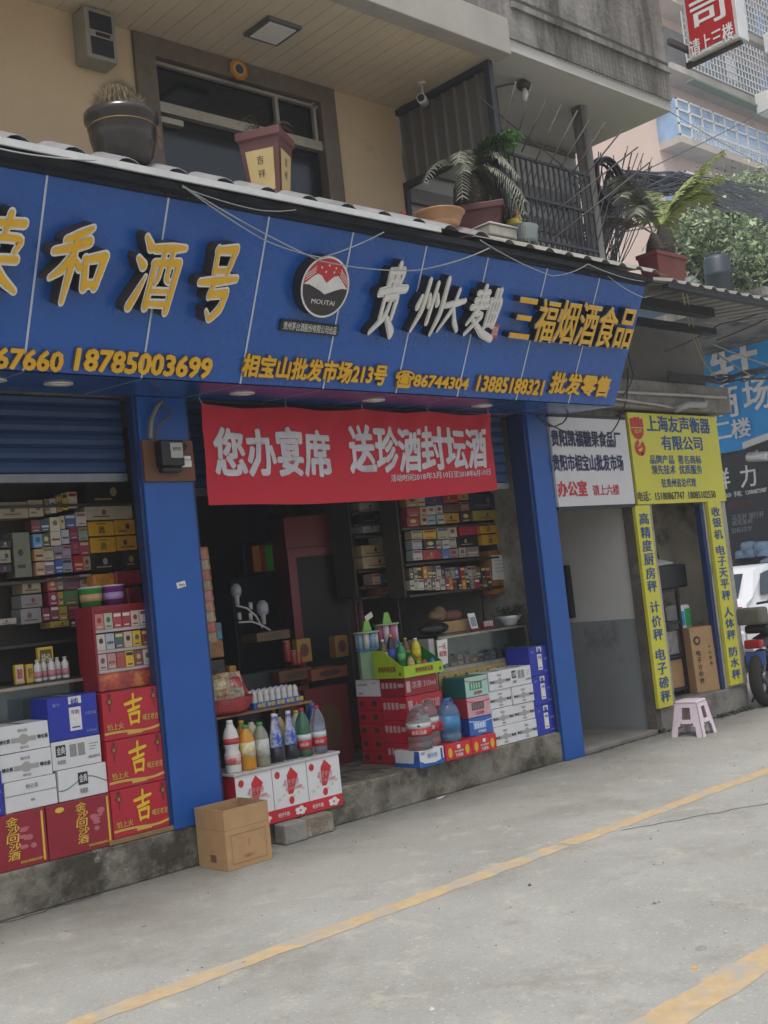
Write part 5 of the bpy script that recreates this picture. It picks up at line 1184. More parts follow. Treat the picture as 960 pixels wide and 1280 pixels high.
# wooden plank and the red wine cartons along the step
o = MB().box(3.30, 3.80, .0, .35, STEP + .002, STEP + .03).build('wooden_plank', M['wood'], bevel=.003); tag(o, 'raw wooden plank under the stack of red drink cartons', 'plank')
for k, (x0, x1) in enumerate(((2.93, 3.335), (2.505, 2.925), (2.08, 2.50))):
    t, f, W, H = crate('liquor_carton', x0, x1, .015, .3, STEP + .002, .555, dark_red_card, ('dark red liquor carton with gold script beside the stacked red drink cartons', 'dark red liquor carton with gold script, middle of the row on the step', 'dark red liquor carton at the left border of the photo')[k], 'carton', 'dark red liquor cartons on the step')
    mb = MB()
    for j, ch in enumerate('金沙回沙酒'): mb.text(f, ch, W * (.43 + .02 * (j % 2)), H * (.79 - .155 * j), W * (.60 + .02 * (j % 2)), H * (.94 - .155 * j), h=.002, bold=.7, lean=.15)
    mb.build('lettering', gold_ink, t)
    mb = MB(); poly(mb, rect(f, W * .93, H * .05, W * .96, H * .95)); mb.text(f, '贵州金沙窖酒酒业有限公司', W * .60, H * .08, W * .95, H * .13, h=.003, bold=.6); poly(mb, blob(f, W * .2, H * .88, W * .07, H * .05)); mb.build('gold_print', gold_ink, t)
    mb = MB(); r9 = random.Random(k)
    for q in range(9): poly(mb, blob(f, W * (.75 + r9.uniform(-.1, .1)), H * (.52 + r9.uniform(-.16, .2)), W * r9.uniform(.02, .07), H * r9.uniform(.02, .06), .0015 + .0003 * q))
    mb.build('pale_picture', mat('pale_red_ink', '#b4646c', .6), t)
zs = [STEP + .032]
for k, (x0, x1, z1) in enumerate(((3.338, 3.734, .56), (3.337, 3.730, .85), (3.337, 3.733, 1.135))):
    t, f, W, H = crate('drink_carton', x0, x1, .01 + .005 * k, .26, zs[-1], z1, red_card, ('bottom', 'middle', 'top')[k] + ' red drink carton with a big yellow character, stacked by the column', 'carton', 'red drink cartons with a yellow character')
    zs.append(z1 + .002)
    MB().text(f, '~吉', W * .36, H * .24, W * .68, H * .92, h=.0025, bold=.012).build('lettering', mat('bright_yellow_ink', '#e0b81f', .5), t)
    mb = MB()
    mb.text(f, '怕上火', W * .05, H * .20, W * .33, H * .34, h=.0025, bold=.8); mb.text(f, '喝王老吉', W * .66, H * .30, W * .93, H * .43, h=.0025, bold=.8, lean=.1)
    for s_ in range(12):
        a0_, a1_ = s_ / 12, (s_ + 1) / 12; w0 = .13 + .02 * math.sin(a0_ * 6.28) + (.18 * max(0, a0_ - .7) ** 1.2 + .05 * max(0, .3 - a0_)); w1 = .13 + .02 * math.sin(a1_ * 6.28) + (.18 * max(0, a1_ - .7) ** 1.2 + .05 * max(0, .3 - a1_))
        poly(mb, [f.at(W * a0_, H * (w0 - .03), .002), f.at(W * a1_, H * (w1 - .03), .002), f.at(W * a1_, H * (w1 + .02), .002), f.at(W * a0_, H * (w0 + .02), .002)])
    poly(mb, rect(f, W * .38, H * .06, W * .64, H * .12, .0028)); mb.build('gold_print', mat('pale_gold_ink', '#c9a648', .5), t)
    mb = MB()
    for a_ in (.12, .88):
        poly(mb, blob(f, W * a_, H * .80, W * .055, H * .075)); poly(mb, rect(f, W * (a_ - .03), H * .88, W * (a_ + .03), H * .97, .0018)); poly(mb, rect(f, W * (a_ - .012), H * .58, W * (a_ + .012), H * .72, .0018))
    b_ = mb.build('lantern_print', mat('brown_red_ink', '#6f1c20', .6), t)
    mb = MB()
    for a_ in (.12, .88): mb.text(f, '吉', W * (a_ - .025), H * .765, W * (a_ + .025), H * .84, h=.003, bold=.5)
    mb.build('lettering', mat('pale_gold_ink', '#c9a648', .5), b_)
# cigarette display rack above them
t = thing('cigarette_rack', (3.63, .30, 1.136), 'red tiered cigarette display rack standing on the red drink cartons', 'display rack')
rx0, rx1, ry = 3.375, 3.775, .115
zt_ = 1.655
MB().box(rx0, rx1, ry + .05, ry + .22, 1.14, zt_).box(rx0, rx0 + .012, ry, ry + .05, 1.14, zt_).box(rx1 - .012, rx1, ry, ry + .05, 1.14, zt_).build('rack_body', dark_red_card, t, bevel=.003)
for z in (1.265, 1.385, 1.51): MB().box(rx0 + .013, rx1 - .013, ry - .004, ry + .049, z - .018, z).build('shelf', mat('rack_shelf_white', '#a9a19c', .5), t)
fp_ = fr_at(rx0, ry + .012, 1.14); pw = rx1 - rx0
MB().box(rx0 + .013, rx1 - .013, ry + .012, ry + .049, 1.14, 1.245).build('picture_panel', mat('flame_picture', '#b04a3c', .4, var=.5, scale=9, col2='#d9a05a', thr=.5), t)
pack_cols = [('pink', '#b8706c'), ('pale green', '#a9a88a'), ('red', '#a83a40'), ('crimson', '#9c3038'), ('cream', '#c4b3a0'), ('white', '#c9c0b8'),
             ('cream', '#c4b4a2'), ('grey', '#a3a8aa'), ('slate', '#4d5a63'), ('buff', '#bda58c'), ('yellow', '#d0aa2c'), ('brown red', '#8a4a44'),
             ('pale pink', '#c0a09a'), ('rose', '#b27f7c'), ('red', '#a4484c'), ('yellow', '#d2ac30'), ('plum', '#87504e'), ('white', '#c8beb8')]
def pack(name, x, y, z, w_, h_, d_, hexc, r, label, cat, group, mark=True):
    mb = MB().box(x, x + w_, y, y + d_, z, z + h_); f = fr_at(x, y, z); c = [int(hexc[i:i + 2], 16) for i in (1, 3, 5)]
    lum = sum(c) / 3; mk = r.choice(['#2b2a33', '#8c2f2f', '#7a6a40', '#4a5570']) if lum > 120 else r.choice(['#c9b26a', '#c8c4be', '#a35a4a'])
    if mark:
        k = r.random()
        if k < .35: poly(mb, rect(f, w_ * .1, h_ * .35, w_ * .9, h_ * .5), 1)
        elif k < .7: poly(mb, blob(f, w_ * .5, h_ * .58, w_ * .25, min(h_ * .2, w_ * .3)), 1)
        else: poly(mb, rect(f, w_ * .08, h_ * .72, w_ * .92, h_ * .92), 1)
        poly(mb, rect(f, w_ * .2, h_ * .12, w_ * .8, h_ * .2, .002), 1 if k > .5 else 2)
    o = mb.build(name, [card(hexc, .4), card(mk), card('#b9b2a8')]); tag(o, label, cat, group); return o
rp_ = random.Random(21)
ORD = ('first', 'second', 'third', 'fourth', 'fifth', 'sixth', 'seventh', 'eighth', 'ninth', 'tenth', 'eleventh', 'twelfth', 'thirteenth', 'fourteenth', 'fifteenth', 'sixteenth', 'seventeenth', 'eighteenth', 'nineteenth', 'twentieth')
for row, z in enumerate((1.512, 1.387, 1.267)):
    for k in range(6):
        cn, hx = pack_cols[row * 6 + k]
        pack('cigarette_pack', rx0 + .016 + k * .0618, ry + .002, z, .056, .095, .024, hx, rp_, f'{cn} cigarette pack, {ORD[k]} from left {("top", "middle", "bottom")[row]} tier of the red rack', 'cigarette pack', 'cigarette packs in the red rack')

# white milk cartons on the dark red liquor cartons
def milk(x0, x1, y, d, z0, z1, label, word='金典', style=0, grp='white milk cartons on the left'):
    t, f, W, H = crate('milk_carton', x0, x1, y, d, z0, z1, white_card, label, 'carton', grp)
    mb = MB()
    if style == 0:
        MB_ = MB(); poly(MB_, rect(f, W * .08, H * .45, W * .28, H * .85, .0015)); mk = MB_.build('label_panel', black_ink, t)
        MB().text(f, word, W * .10, H * .52, W * .26, H * .80, h=.003, bold=.6).build('lettering', white_ink, mk)
        for k in range(2):
            bb = MB(); poly(bb, rect(f, W * (.36 + .17 * k), H * .38, W * (.50 + .17 * k), H * .82)); bb.build('printed_pack', grey_ink, t)
        mb.text(f, '有机奶', W * .1, H * .18, W * .27, H * .34, h=.002, bold=.3); mb.text(f, '全脂灭菌纯牛乳', W * .72, H * .22, W * .97, H * .32, h=.002, bold=.5)
        for k in range(3): poly(mb, rect(f, W * .76, H * (.72 - .1 * k), W * (.95 - .04 * k), H * (.75 - .1 * k)))
        mb.build('grey_print', grey_ink, t)
    elif style == 1:
        MB_ = MB(); poly(MB_, rect(f, W * .40, H * .42, W * .60, H * .82, .002)); mk = MB_.build('label_panel', black_ink, t)
        MB().text(f, word, W * .42, H * .50, W * .58, H * .76, h=.0035, bold=.6).build('lettering', white_ink, mk)
        for s_ in range(10):
            a0_, a1_ = s_ / 10, (s_ + 1) / 10; g = lambda q: .5 + .16 * math.sin(q * 6.0 - 2)
            poly(mb, [f.at(W * a0_, H * (g(a0_) - .02), .0012), f.at(W * a1_, H * (g(a1_) - .02), .0012), f.at(W * a1_, H * (g(a1_) + .02), .0012), f.at(W * a0_, H * (g(a0_) + .02), .0012)])
        mb.text(f, '有机奶', W * .42, H * .14, W * .58, H * .32, h=.002, bold=.3); mb.build('green_print', mat('grey_green_ink', '#6f7a68', .6), t)
    elif style == 2:
        bb = MB(); poly(bb, blob(f, W * .5, H * .44, W * .10, H * .19)); poly(bb, rect(f, W * .26, H * .34, W * .74, H * .52, .0018)); bb.build('printed_pack', mat('warm_grey_ink', '#a09d98', .6), t)
        bb = MB(); bb.text(f, '特仑苏', W * .03, H * .36, W * .24, H * .52, h=.0025, bold=1.2); bb.text(f, '特仑苏', W * .76, H * .36, W * .97, H * .52, h=.0025, bold=1.2); bb.build('lettering', black_ink, t)
        mb.text(f, '特仑苏', W * .40, H * .70, W * .58, H * .82, h=.002, bold=.2); mb.text(f, '纯牛奶', W * .42, H * .1, W * .58, H * .2, h=.002, bold=.2); mb.build('grey_print', grey_ink, t)
    else:
        mb.text(f, '特仑苏', W * .40, H * .68, W * .64, H * .84, h=.002, bold=.3); poly(mb, rect(f, 0, H * .52, W, H * .55)); poly(mb, rect(f, W * .48, H * .26, W * .56, H * .34)); mb.build('grey_print', grey_ink, t)
    return t
milk(3.025, 3.335, .03, .25, .557, .735, 'white milk carton with a green wave, lying on the dark red liquor carton', style=1)
milk(3.005, 3.315, .04, .25, .737, .900, 'white milk carton with a black square mark, below the blue carton', style=0)
milk(2.705, 3.015, .03, .25, .557, .725, 'white milk carton with plain lines, lowest of the left stack', style=3)
milk(2.69, 2.998, .03, .25, .727, .880, 'white milk carton with dark patches, middle of the left stack', style=2)
milk(2.685, 2.995, .03, .25, .882, 1.035, 'white milk carton with dark patches, topmost of the left stack', style=2)
def blue_box(x0, x1, y, d, z0, z1, label, grp='deep blue milk cartons'):
    t, f, W, H = crate('milk_carton', x0, x1, y, d, z0, z1, blue_card, label, 'carton', grp)
    mb = MB(); poly(mb, rect(f, W * .42, H * .18, W * .66, H * .72)); poly(mb, rect(f, W * .42, H * .80, W * .68, H * .97, .002)); b_ = mb.build('label_panel', white_ink, t)
    mb = MB(); mb.text(f, '纯', W * .46, H * .74, W * .62, H * .94, h=.0035, bold=.8); mb.text(f, '牛奶', W * .46, H * .56, W * .62, H * .66, h=.0035, bold=.3); poly(mb, rect(f, W * .46, H * .24, W * .62, H * .27, .003)); mb.build('lettering', card('#31408f'), b_)
    mb = MB(); mb.text(f, '蒙牛', W * .1, H * .78, W * .26, H * .86, h=.002, bold=.5); mb.text(f, '250ml', W * .74, H * .10, W * .94, H * .16, h=.002, bold=.4); mb.text(f, '全脂灭菌', W * .74, H * .50, W * .96, H * .58, h=.002, bold=.4); mb.build('print', card('#7f8cc4'), t)
    return t
blue_box(3.0, 3.315, .04, .22, .902, 1.15, 'deep blue milk carton on top of the white cartons beside the glass counter')
blue_box(2.36, 2.69, .02, .24, .557, .80, 'deep blue milk carton at the left border, lower of two')
blue_box(2.36, 2.685, .02, .24, .802, 1.05, 'deep blue milk carton at the left border, upper of two')

# glass counter of the left shop
def glass_counter(x0, x1, y0, y1, z0, z1, label, goods_seed, alu=al):
    t = thing('glass_counter', ((x0 + x1) / 2, y0, z0), label, 'counter')
    mb = MB()
    for x in (x0, x1 - .025):
        for y in (y0, y1 - .025): mb.box(x, x + .025, y, y + .025, z0, z1)
    mb.box(x0, x1, y0, y0 + .02, z1 - .018, z1); mb.box(x0 + .025, x1 - .025, y0, y0 + .02, z0 + .0, z0 + .03); mb.build('aluminium_frame', alu, t)
    MB().box(x0, x1, y0 - .01, y1 + .01, z1 + .001, z1 + .010).build('top_glass', M['glass'], t)
    MB().box(x0 + .026, x1 - .026, y0 + .004, y0 + .009, z0 + .03, z1 - .02).build('front_glass', M['glass'], t)
    zm = z0 + (z1 - z0) * .12
    MB().box(x0 + .02, x1 - .02, y0 + .03, y1 - .02, zm - .012, zm).build('shelf', mat('pale_shelf', '#9da5a0', .5), t)
    MB().box(x0 + .02, x1 - .02, y1 - .02, y1, z0, z1 - .01).build('back_panel', mat('counter_back', '#8f9690', .5), t)
    return t, zm
tc_, zm = glass_counter(2.2, 3.40, .30, .50, .85, 1.23, 'aluminium framed glass counter behind the white milk cartons', 3)
MB().box(2.2, 3.40, .30, .50, STEP, .848).build('base_cabinet', mat('counter_base', '#7d817c', .5), tc_)
# goods standing on that counter
def small_bottle(mb, c, r_, h_, n=12): mb.lathe(c, [(r_ * .85, 0), (r_, .006), (r_, h_ * .45), (r_ * .86, h_ * .52), (r_ * .98, h_ * .58), (r_ * .9, h_ * .74), (r_ * .45, h_ * .85), (r_ * .45, h_ * .9)], n)
for k in range(5):
    c = Vector((3.10 + .045 * k + .012 * (k % 2), .33 + .035 * (k % 2), 1.242)); t = thing('yoghurt_bottle', c, f'small white yoghurt drink bottle, {ORD[k]} of five on the left glass counter', 'bottle', 'white yoghurt bottles on the left counter')
    mb = MB(); small_bottle(mb, c, .023, .13); mb.build('bottle', mat('milky_plastic', '#cbc6c0', .35), t)
    MB().lathe(c + Vector((0, 0, .118)), [(.012, 0), (.012, .012), (0, .0122)], 10).build('foil_cap', card('#b8b4ae'), t)
    MB().lathe(c + Vector((0, 0, .02)), [(.0236, 0), (.0236, .04)], 12).build('label_band', card('#b87a7c'), t)
for k, (x, w_, h_, lb) in enumerate(((2.965, .055, .115, 'yellow slanted snack box at the left end of the glass counter'), (3.035, .045, .11, 'yellow snack box next to the white yoghurt bottles'), (3.14, .10, .20, 'tall yellow framed price card behind the yoghurt bottles'))):
    y = .34 + (.05 if k == 2 else 0)
    t = thing('yellow_box' if k < 2 else 'price_card', (x, y, 1.242), lb, 'box' if k < 2 else 'card')
    MB().box(x, x + w_, y, y + .03, 1.242, 1.242 + h_).build('box', card('#c4a72c'), t, bevel=.003); f = fr_at(x, y, 1.242)
    mb = MB(); poly(mb, rect(f, w_ * .12, h_ * .08, w_ * .88, h_ * .92)); pn = mb.build('panel', card(('#c7a7a0', '#b89b3e', '#5d4a22')[k]), t)
    MB().text(f, ('糖果', '饼干', '特价\n香糖')[k], w_ * .2, h_ * .25, w_ * .8, h_ * .8, h=.003, bold=.7).build('lettering', card(('#a33a3a', '#6b3c20', '#d6c9a0')[k]), pn)

# ---- wall shelves
def wall_shelf(x0, x1, y, d, z0, z1, boards, label, back='#3d362d'):
    t = thing('wall_shelf', ((x0 + x1) / 2, y, z0), label, 'shelf')
    bk = mat('dark shelf ' + back, back, .6, var=.2)
    MB().box(x0, x1, y + d, y + d + .02, z0, z1).build('back_panel', bk, t)
    MB().box(x0 - .02, x0, y + .02, y + d + .02, z0, z1).build('side_panel', bk, t); MB().box(x1, x1 + .02, y + .02, y + d + .02, z0, z1).build('side_panel', bk, t)
    for z in boards: MB().box(x0, x1, y - .01, y + d, z - .018, z).build('board', mat('dark_shelf_board', '#3b352d', .5, var=.2), t)
    for x in (x0 + .05, x1 - .07): MB().box(x, x + .02, y + d - .005, y + d, z0 - (z0 - STEP) * .999, z0).build('leg', bk, t)
    return t
def shelf_goods(items, ox, oy, sc, Y, rows, d=.16, group=None, seed=1):
    r = random.Random(seed); f = YF(Y); cnt = {}
    for it in items:
        row, x0, y0, x1, y1, cn, hx, kind = it
        a, b, ww, hh = f.size(ox + (x0 + x1) / 2 / sc, oy + (y0 + y1) / 2 / sc, (x1 - x0) / sc * .99, (y1 - y0) / sc * .98)
        k = cnt.get(row, 0); cnt[row] = k + 1
        lb = f'{cn} {kind[0]}, {ORD[k]} from left {rows[row]}'
        jit = r.uniform(0, .02)
        if kind[1] == 'big':
            t = thing(kind[0].replace(' ', '_'), (a, Y, b - hh / 2), lb, kind[0].split()[-1], group)
            MB().box(a - ww / 2, a + ww / 2, Y + jit, Y + d, b - hh / 2, b + hh / 2).build('box', card(hx, .4), t, bevel=.003)
            ff = fr_at(a - ww / 2, Y + jit, b - hh / 2); lum = sum(int(hx[i:i + 2], 16) for i in (1, 3, 5)) / 3
            ik = card(r.choice(['#3a2f2a', '#7d3a34', '#5b4a38'])) if lum > 100 else card(r.choice(['#a08a58', '#9a8f88', '#8e5a62']))
            mb = MB()
            if kind[2:]: mb.text(ff, kind[2], ww * .36, hh * .16, ww * .62, hh * .66, h=.002, bold=.8); poly(mb, rect(ff, ww * .32, hh * .80, ww * .68, hh * .86))
            else:
                poly(mb, blob(ff, ww * r.uniform(.35, .65), hh * .55, min(ww, hh) * .16, min(ww, hh) * .2)); poly(mb, rect(ff, ww * .15, hh * .2, ww * r.uniform(.5, .85), hh * .28, .0018))
            mb.build('print', ik, t)
        else:
            pack(kind[0].replace(' ', '_'), a - ww / 2, Y + jit, b - hh / 2, ww, hh, d * .6, hx, r, lb, kind[0].split()[-1], group)
P_, Bx = ('cigarette pack', 'p'), ('gift box', 'big')
LY = .55
LS = [('a', 0, 225, 176, 325, 'grey beige', '#93866f', Bx), ('a', 178, 213, 268, 315, 'beige', '#a8987c', Bx), ('a', 270, 208, 302, 300, 'brown', '#7a6654', P_), ('a', 304, 205, 344, 293, 'white', '#b9b3a8', P_), ('a', 346, 192, 376, 284, 'ochre', '#b08c4a', P_), ('a', 378, 174, 410, 275, 'yellow', '#c4a23e', P_), ('a', 412, 166, 466, 264, 'ivory', '#c7bca0', P_),
      ('b', 530, 100, 800, 243, 'black', '#1f191c', Bx),
      ('c', 518, 250, 803, 332, 'long ivory', '#b5a78e', Bx), ('d', 537, 342, 694, 430, 'orange', '#d09a1e', ('gift box', 'big', '酒')), ('d', 698, 332, 818, 422, 'orange', '#c8921e', Bx), ('e', 552, 437, 705, 530, 'orange', '#d09a1e', ('gift box', 'big', '酒')), ('e', 709, 427, 830, 517, 'orange', '#c8921e', Bx), ('f', 555, 534, 744, 640, 'black', '#26211f', Bx), ('f', 748, 524, 842, 624, 'dark brown', '#3a2a26', Bx),
      ('g', 195, 335, 250, 410, 'maroon', '#6b3238', P_), ('g', 250, 330, 302, 405, 'navy', '#3c4658', P_), ('g', 303, 318, 362, 402, 'white', '#c3baa6', P_), ('g', 363, 310, 391, 388, 'cream', '#c0ae84', P_), ('g', 392, 303, 455, 380, 'blue white', '#4a5a8a', P_), ('g', 456, 290, 516, 372, 'pink white', '#c8b8b2', P_),
      ('h', 200, 420, 255, 502, 'sky blue', '#5b8cae', P_), ('h', 256, 415, 308, 495, 'dark brown', '#54473e', P_), ('h', 310, 402, 371, 488, 'white', '#bdb6a6', P_), ('h', 372, 393, 417, 478, 'pale grey', '#a9abb0', P_), ('h', 418, 370, 470, 455, 'wine red', '#7d2f48', P_), ('h', 475, 378, 530, 458, 'grey green', '#8b9684', P_),
      ('i', 208, 510, 262, 580, 'peach', '#b58a60', P_), ('i', 263, 498, 325, 578, 'beige', '#ab9f8a', P_), ('i', 326, 490, 378, 572, 'mauve', '#8a707e', P_), ('i', 379, 485, 428, 565, 'grey mauve', '#978692', P_), ('i', 430, 457, 486, 540, 'magenta', '#84304f', P_), ('i', 488, 462, 545, 545, 'pink magenta', '#9a3f60', P_),
      ('j', 218, 588, 270, 668, 'orange white', '#b78f6a', P_), ('j', 271, 582, 334, 662, 'mauve', '#7b6270', P_), ('j', 336, 575, 382, 655, 'royal blue', '#34529a', P_), ('j', 383, 568, 443, 648, 'grey', '#8d8d94', P_), ('j', 446, 547, 503, 645, 'red', '#a32430', P_), ('j', 505, 550, 550, 636, 'tan', '#a58f6c', P_),
      ('k', 90, 405, 192, 680, 'tall grey green', '#6b6c58', Bx), ('l', 0, 455, 72, 505, 'black', '#1d1c1e', Bx), ('m', 0, 512, 74, 594, 'beige', '#8c8472', Bx), ('n', 0, 600, 74, 652, 'black', '#222124', Bx),
      ('o', 138, 697, 250, 775, 'tan', '#8f7e64', Bx), ('o', 290, 682, 346, 762, 'red', '#a0484a', P_), ('o', 348, 676, 382, 755, 'grey', '#8c867e', P_), ('o', 384, 670, 485, 755, 'plum', '#6c4450', P_), ('o', 488, 660, 556, 748, 'pink white', '#c0a4a0', P_),
      ('p', 135, 782, 262, 860, 'grey', '#7f7c7a', Bx), ('p', 300, 767, 354, 848, 'crimson', '#8e3446', P_), ('p', 356, 765, 386, 848, 'yellow', '#a98f3a', P_), ('p', 392, 757, 478, 845, 'green', '#4a7a4a', P_),
      ('q', 135, 864, 258, 958, 'grey', '#858180', Bx), ('q', 260, 862, 304, 940, 'maroon', '#7a3040', P_), ('q', 306, 852, 358, 935, 'wine red', '#7d4248', P_), ('q', 360, 852, 410, 935, 'olive yellow', '#a3943e', P_), ('q', 413, 846, 482, 930, 'maroon', '#763844', P_),
      ('r', 308, 940, 420, 978, 'mustard', '#a58d3e', Bx), ('r', 426, 934, 470, 978, 'dark grey', '#3f3c3c', P_), ('s', 0, 925, 105, 962, 'pale', '#a19a90', Bx)]
LR = dict(a='on the top board, left shop', b='under the shutter, left shop', c='over the orange boxes, left shop', d='upper orange pair, left shop shelf', e='lower orange pair, left shop shelf', f='under the orange boxes, left shop', g='first pack row, left shop', h='second pack row, left shop', i='third pack row, left shop', j='fourth pack row, left shop',
          k='standing left of the packs, left shop', l='uppermost at the left border', m='between two black boxes, left border', n='lowest of three at the left border', o='upper row, lower left shop shelf', p='middle row, lower left shop shelf', q='bottom row, lower left shop shelf', r='below the packs beside the red rack', s='low on the left shop shelf')
fy = YF(LY); zz = [fy.hit(80, 634)[1] + .02, fy.hit(60, 722)[1] - .01, fy.hit(60, 800)[1] - .01]
wall_shelf(2.0, 4.0, LY, .24, 1.25, 2.85, zz, 'dark wall shelf full of cigarette packs and gift boxes in the left shop')
shelf_goods(LS, 0, 580, 4.8, LY, LR, group='goods on the left shop shelf', seed=5)
for k, (u, v, hx, lb) in enumerate(((119, 753, '#3f8a3c', 'green lidded snack tub on the red cigarette rack'), (146, 749, '#74307c', 'purple lidded snack tub on the red cigarette rack'))):
    f = YF(.22); a, b, ww, hh = f.size(u, v, 26, 22); c = Vector((a, .27, 1.658 if k == 0 else 1.658)); t = thing('snack_tub', c, lb, 'tub')
    MB().lathe(c, [(ww * .42, 0), (ww * .50, hh * .95), (ww * .53, hh * .96), (ww * .53, hh * 1.04)], 24).build('tub', card(hx), t)
    MB().lathe(c + Vector((0, 0, hh * 1.045)), [(ww * .53, 0), (ww * .50, .008)], 24).build('lid', card('#c9c3b8'), t)
    fl = Frame(c + Vector((-ww * .33, -ww * .36, 0)), (.74, -.5, 0), (0, 0, 1)); mb = MB(); poly(mb, [fl.at(a_, b_, .045) for a_, b_ in ((.0, hh * .2), (ww * .5, hh * .2), (ww * .5, hh * .85), (.0, hh * .85))])
    MB().lathe(c + Vector((0, 0, hh * .3)), [(ww * .462, 0), (ww * .485, hh * .4)], 24).build('label_band', card('#b9926a' if k == 0 else '#a988b4'), t)
for k, (u0, v0, u1, v1, hx, lb) in enumerate(((118, 716, 144, 738, '#c07c28', 'orange bag of sweets behind the snack tubs'), (145, 712, 176, 733, '#8a2430', 'dark red packet lying behind the purple tub'), (160, 733, 177, 758, '#7d1f2a', 'dark red packet standing right of the purple tub'))):
    f = YF(.42); a0, b0 = f.hit(u0, v1); a1, b1 = f.hit(u1, v0)
    o = MB().box(a0, a1, .42, .52, b0, b1).build('snack_packet', mat('foil ' + hx, hx, .3, var=.35, scale=18, bump=.4, bscale=30), bevel=.015); tag(o, lb, 'packet')

# ---- middle: drinks stand in front of the step
t = thing('drinks_stand', (4.62, -.03, .14), 'low white and red cardboard faced stand carrying drink bottles before the step', 'stand')
sx0, sx1, sy0, sy1, sz, zb0 = 4.19, 5.06, -.032, .30, .505, .14
MB().box(sx0, sx1, sy0, -.004, zb0, sz - .02).box(sx0, sx1, -.004, sy1, STEP + .002, sz - .02).build('box', white_card, t)
MB().box(sx0 - .003, sx0 - .001, sy0, sy1, STEP + .002, sz - .02).build('red_side', red_card, t)
MB().box(sx0 - .01, sx1 + .01, sy0 - .01, sy1, sz - .018, sz).build('top_board', mat('worn_white_top', '#b7b4ae', .5, var=.15, scale=8, col2='#8c8678', thr=.58), t, bevel=.004)
f = fr_at(sx0, sy0, zb0); W = (sx1 - sx0) / 3; H = sz - .02 - zb0
mb = MB(); poly(mb, rect(f, 0, 0, 3 * W, H * .23)); rs = mb.build('red_band', mat('poster_red', '#bd2029', .5), t)
mb = MB()
for k in range(3):
    mb.text(f, '旺仔牛奶', W * (k + .08), H * .07, W * (k + .40), H * .15, h=.003, bold=.7)
    for q in range(5): poly(mb, blob(f, W * (k + .72 + .1 * math.cos(q * 1.3)), H * (.11 + .05 * math.sin(q * 1.3)), W * .07, H * .035, .0025 + .0002 * q))
mb.build('lettering', white_ink, rs)
for k in range(3):
    x = W * k; mb = MB(); poly(mb, [f.at(x + W * .42, H * .46, .002), f.at(x + W * .56, H * .46, .002), f.at(x + W * .74, H * .80, .002), f.at(x + W * .55, H * .96, .002), f.at(x + W * .42, H * .82, .002)]); poly(mb, blob(f, x + W * .50, H * .34, W * .075, H * .075)); poly(mb, blob(f, x + W * .15, H * .86, W * .075, H * .07))
    pr = mb.build('red_print', mat('poster_red', '#bd2029', .5), t)
    mb = MB(); mb.text(f, '花生牛奶', x + W * .28, H * .62, x + W * .72, H * .74, h=.003, bold=.8, lean=.3); mb.text(f, '复合蛋白饮料', x + W * .34, H * .53, x + W * .82, H * .60, h=.0032, bold=.5, lean=.3); mb.build('lettering', card('#c98a8e'), pr)
    mb = MB()
    for q in range(6): poly(mb, blob(f, x + W * (.16 + .14 * q), H * (.40 + .06 * ((q * 7) % 3)), W * .05, H * .03, .0018))
    mb.build('peanut_print', card('#cdbfa9'), t)
for k in (1, 2): MB().box(sx0 + k * W - .002, sx0 + k * W + .002, sy0 - .0025, sy0 - .0005, zb0 + H * .23, sz - .02).build('poster_joint', card('#8f8a86'), t)
for k, (x0, x1, lb) in enumerate(((4.42, 4.60, 'dark grey concrete block under the drinks stand'), (4.62, 4.84, 'pale worn concrete block under the right end of the drinks stand'))):
    t2 = tag(MB().box(x0 + .05, x1 + .06, -.13 + .02 * k, -.012, .001, .132).build('concrete_block', M['concrete_dark'] if k == 0 else mat('mottled_block', '#7f7465', .9, var=.25, scale=12, bump=.6, col2='#a59a8a', thr=.55), bevel=.012), lb, 'block')

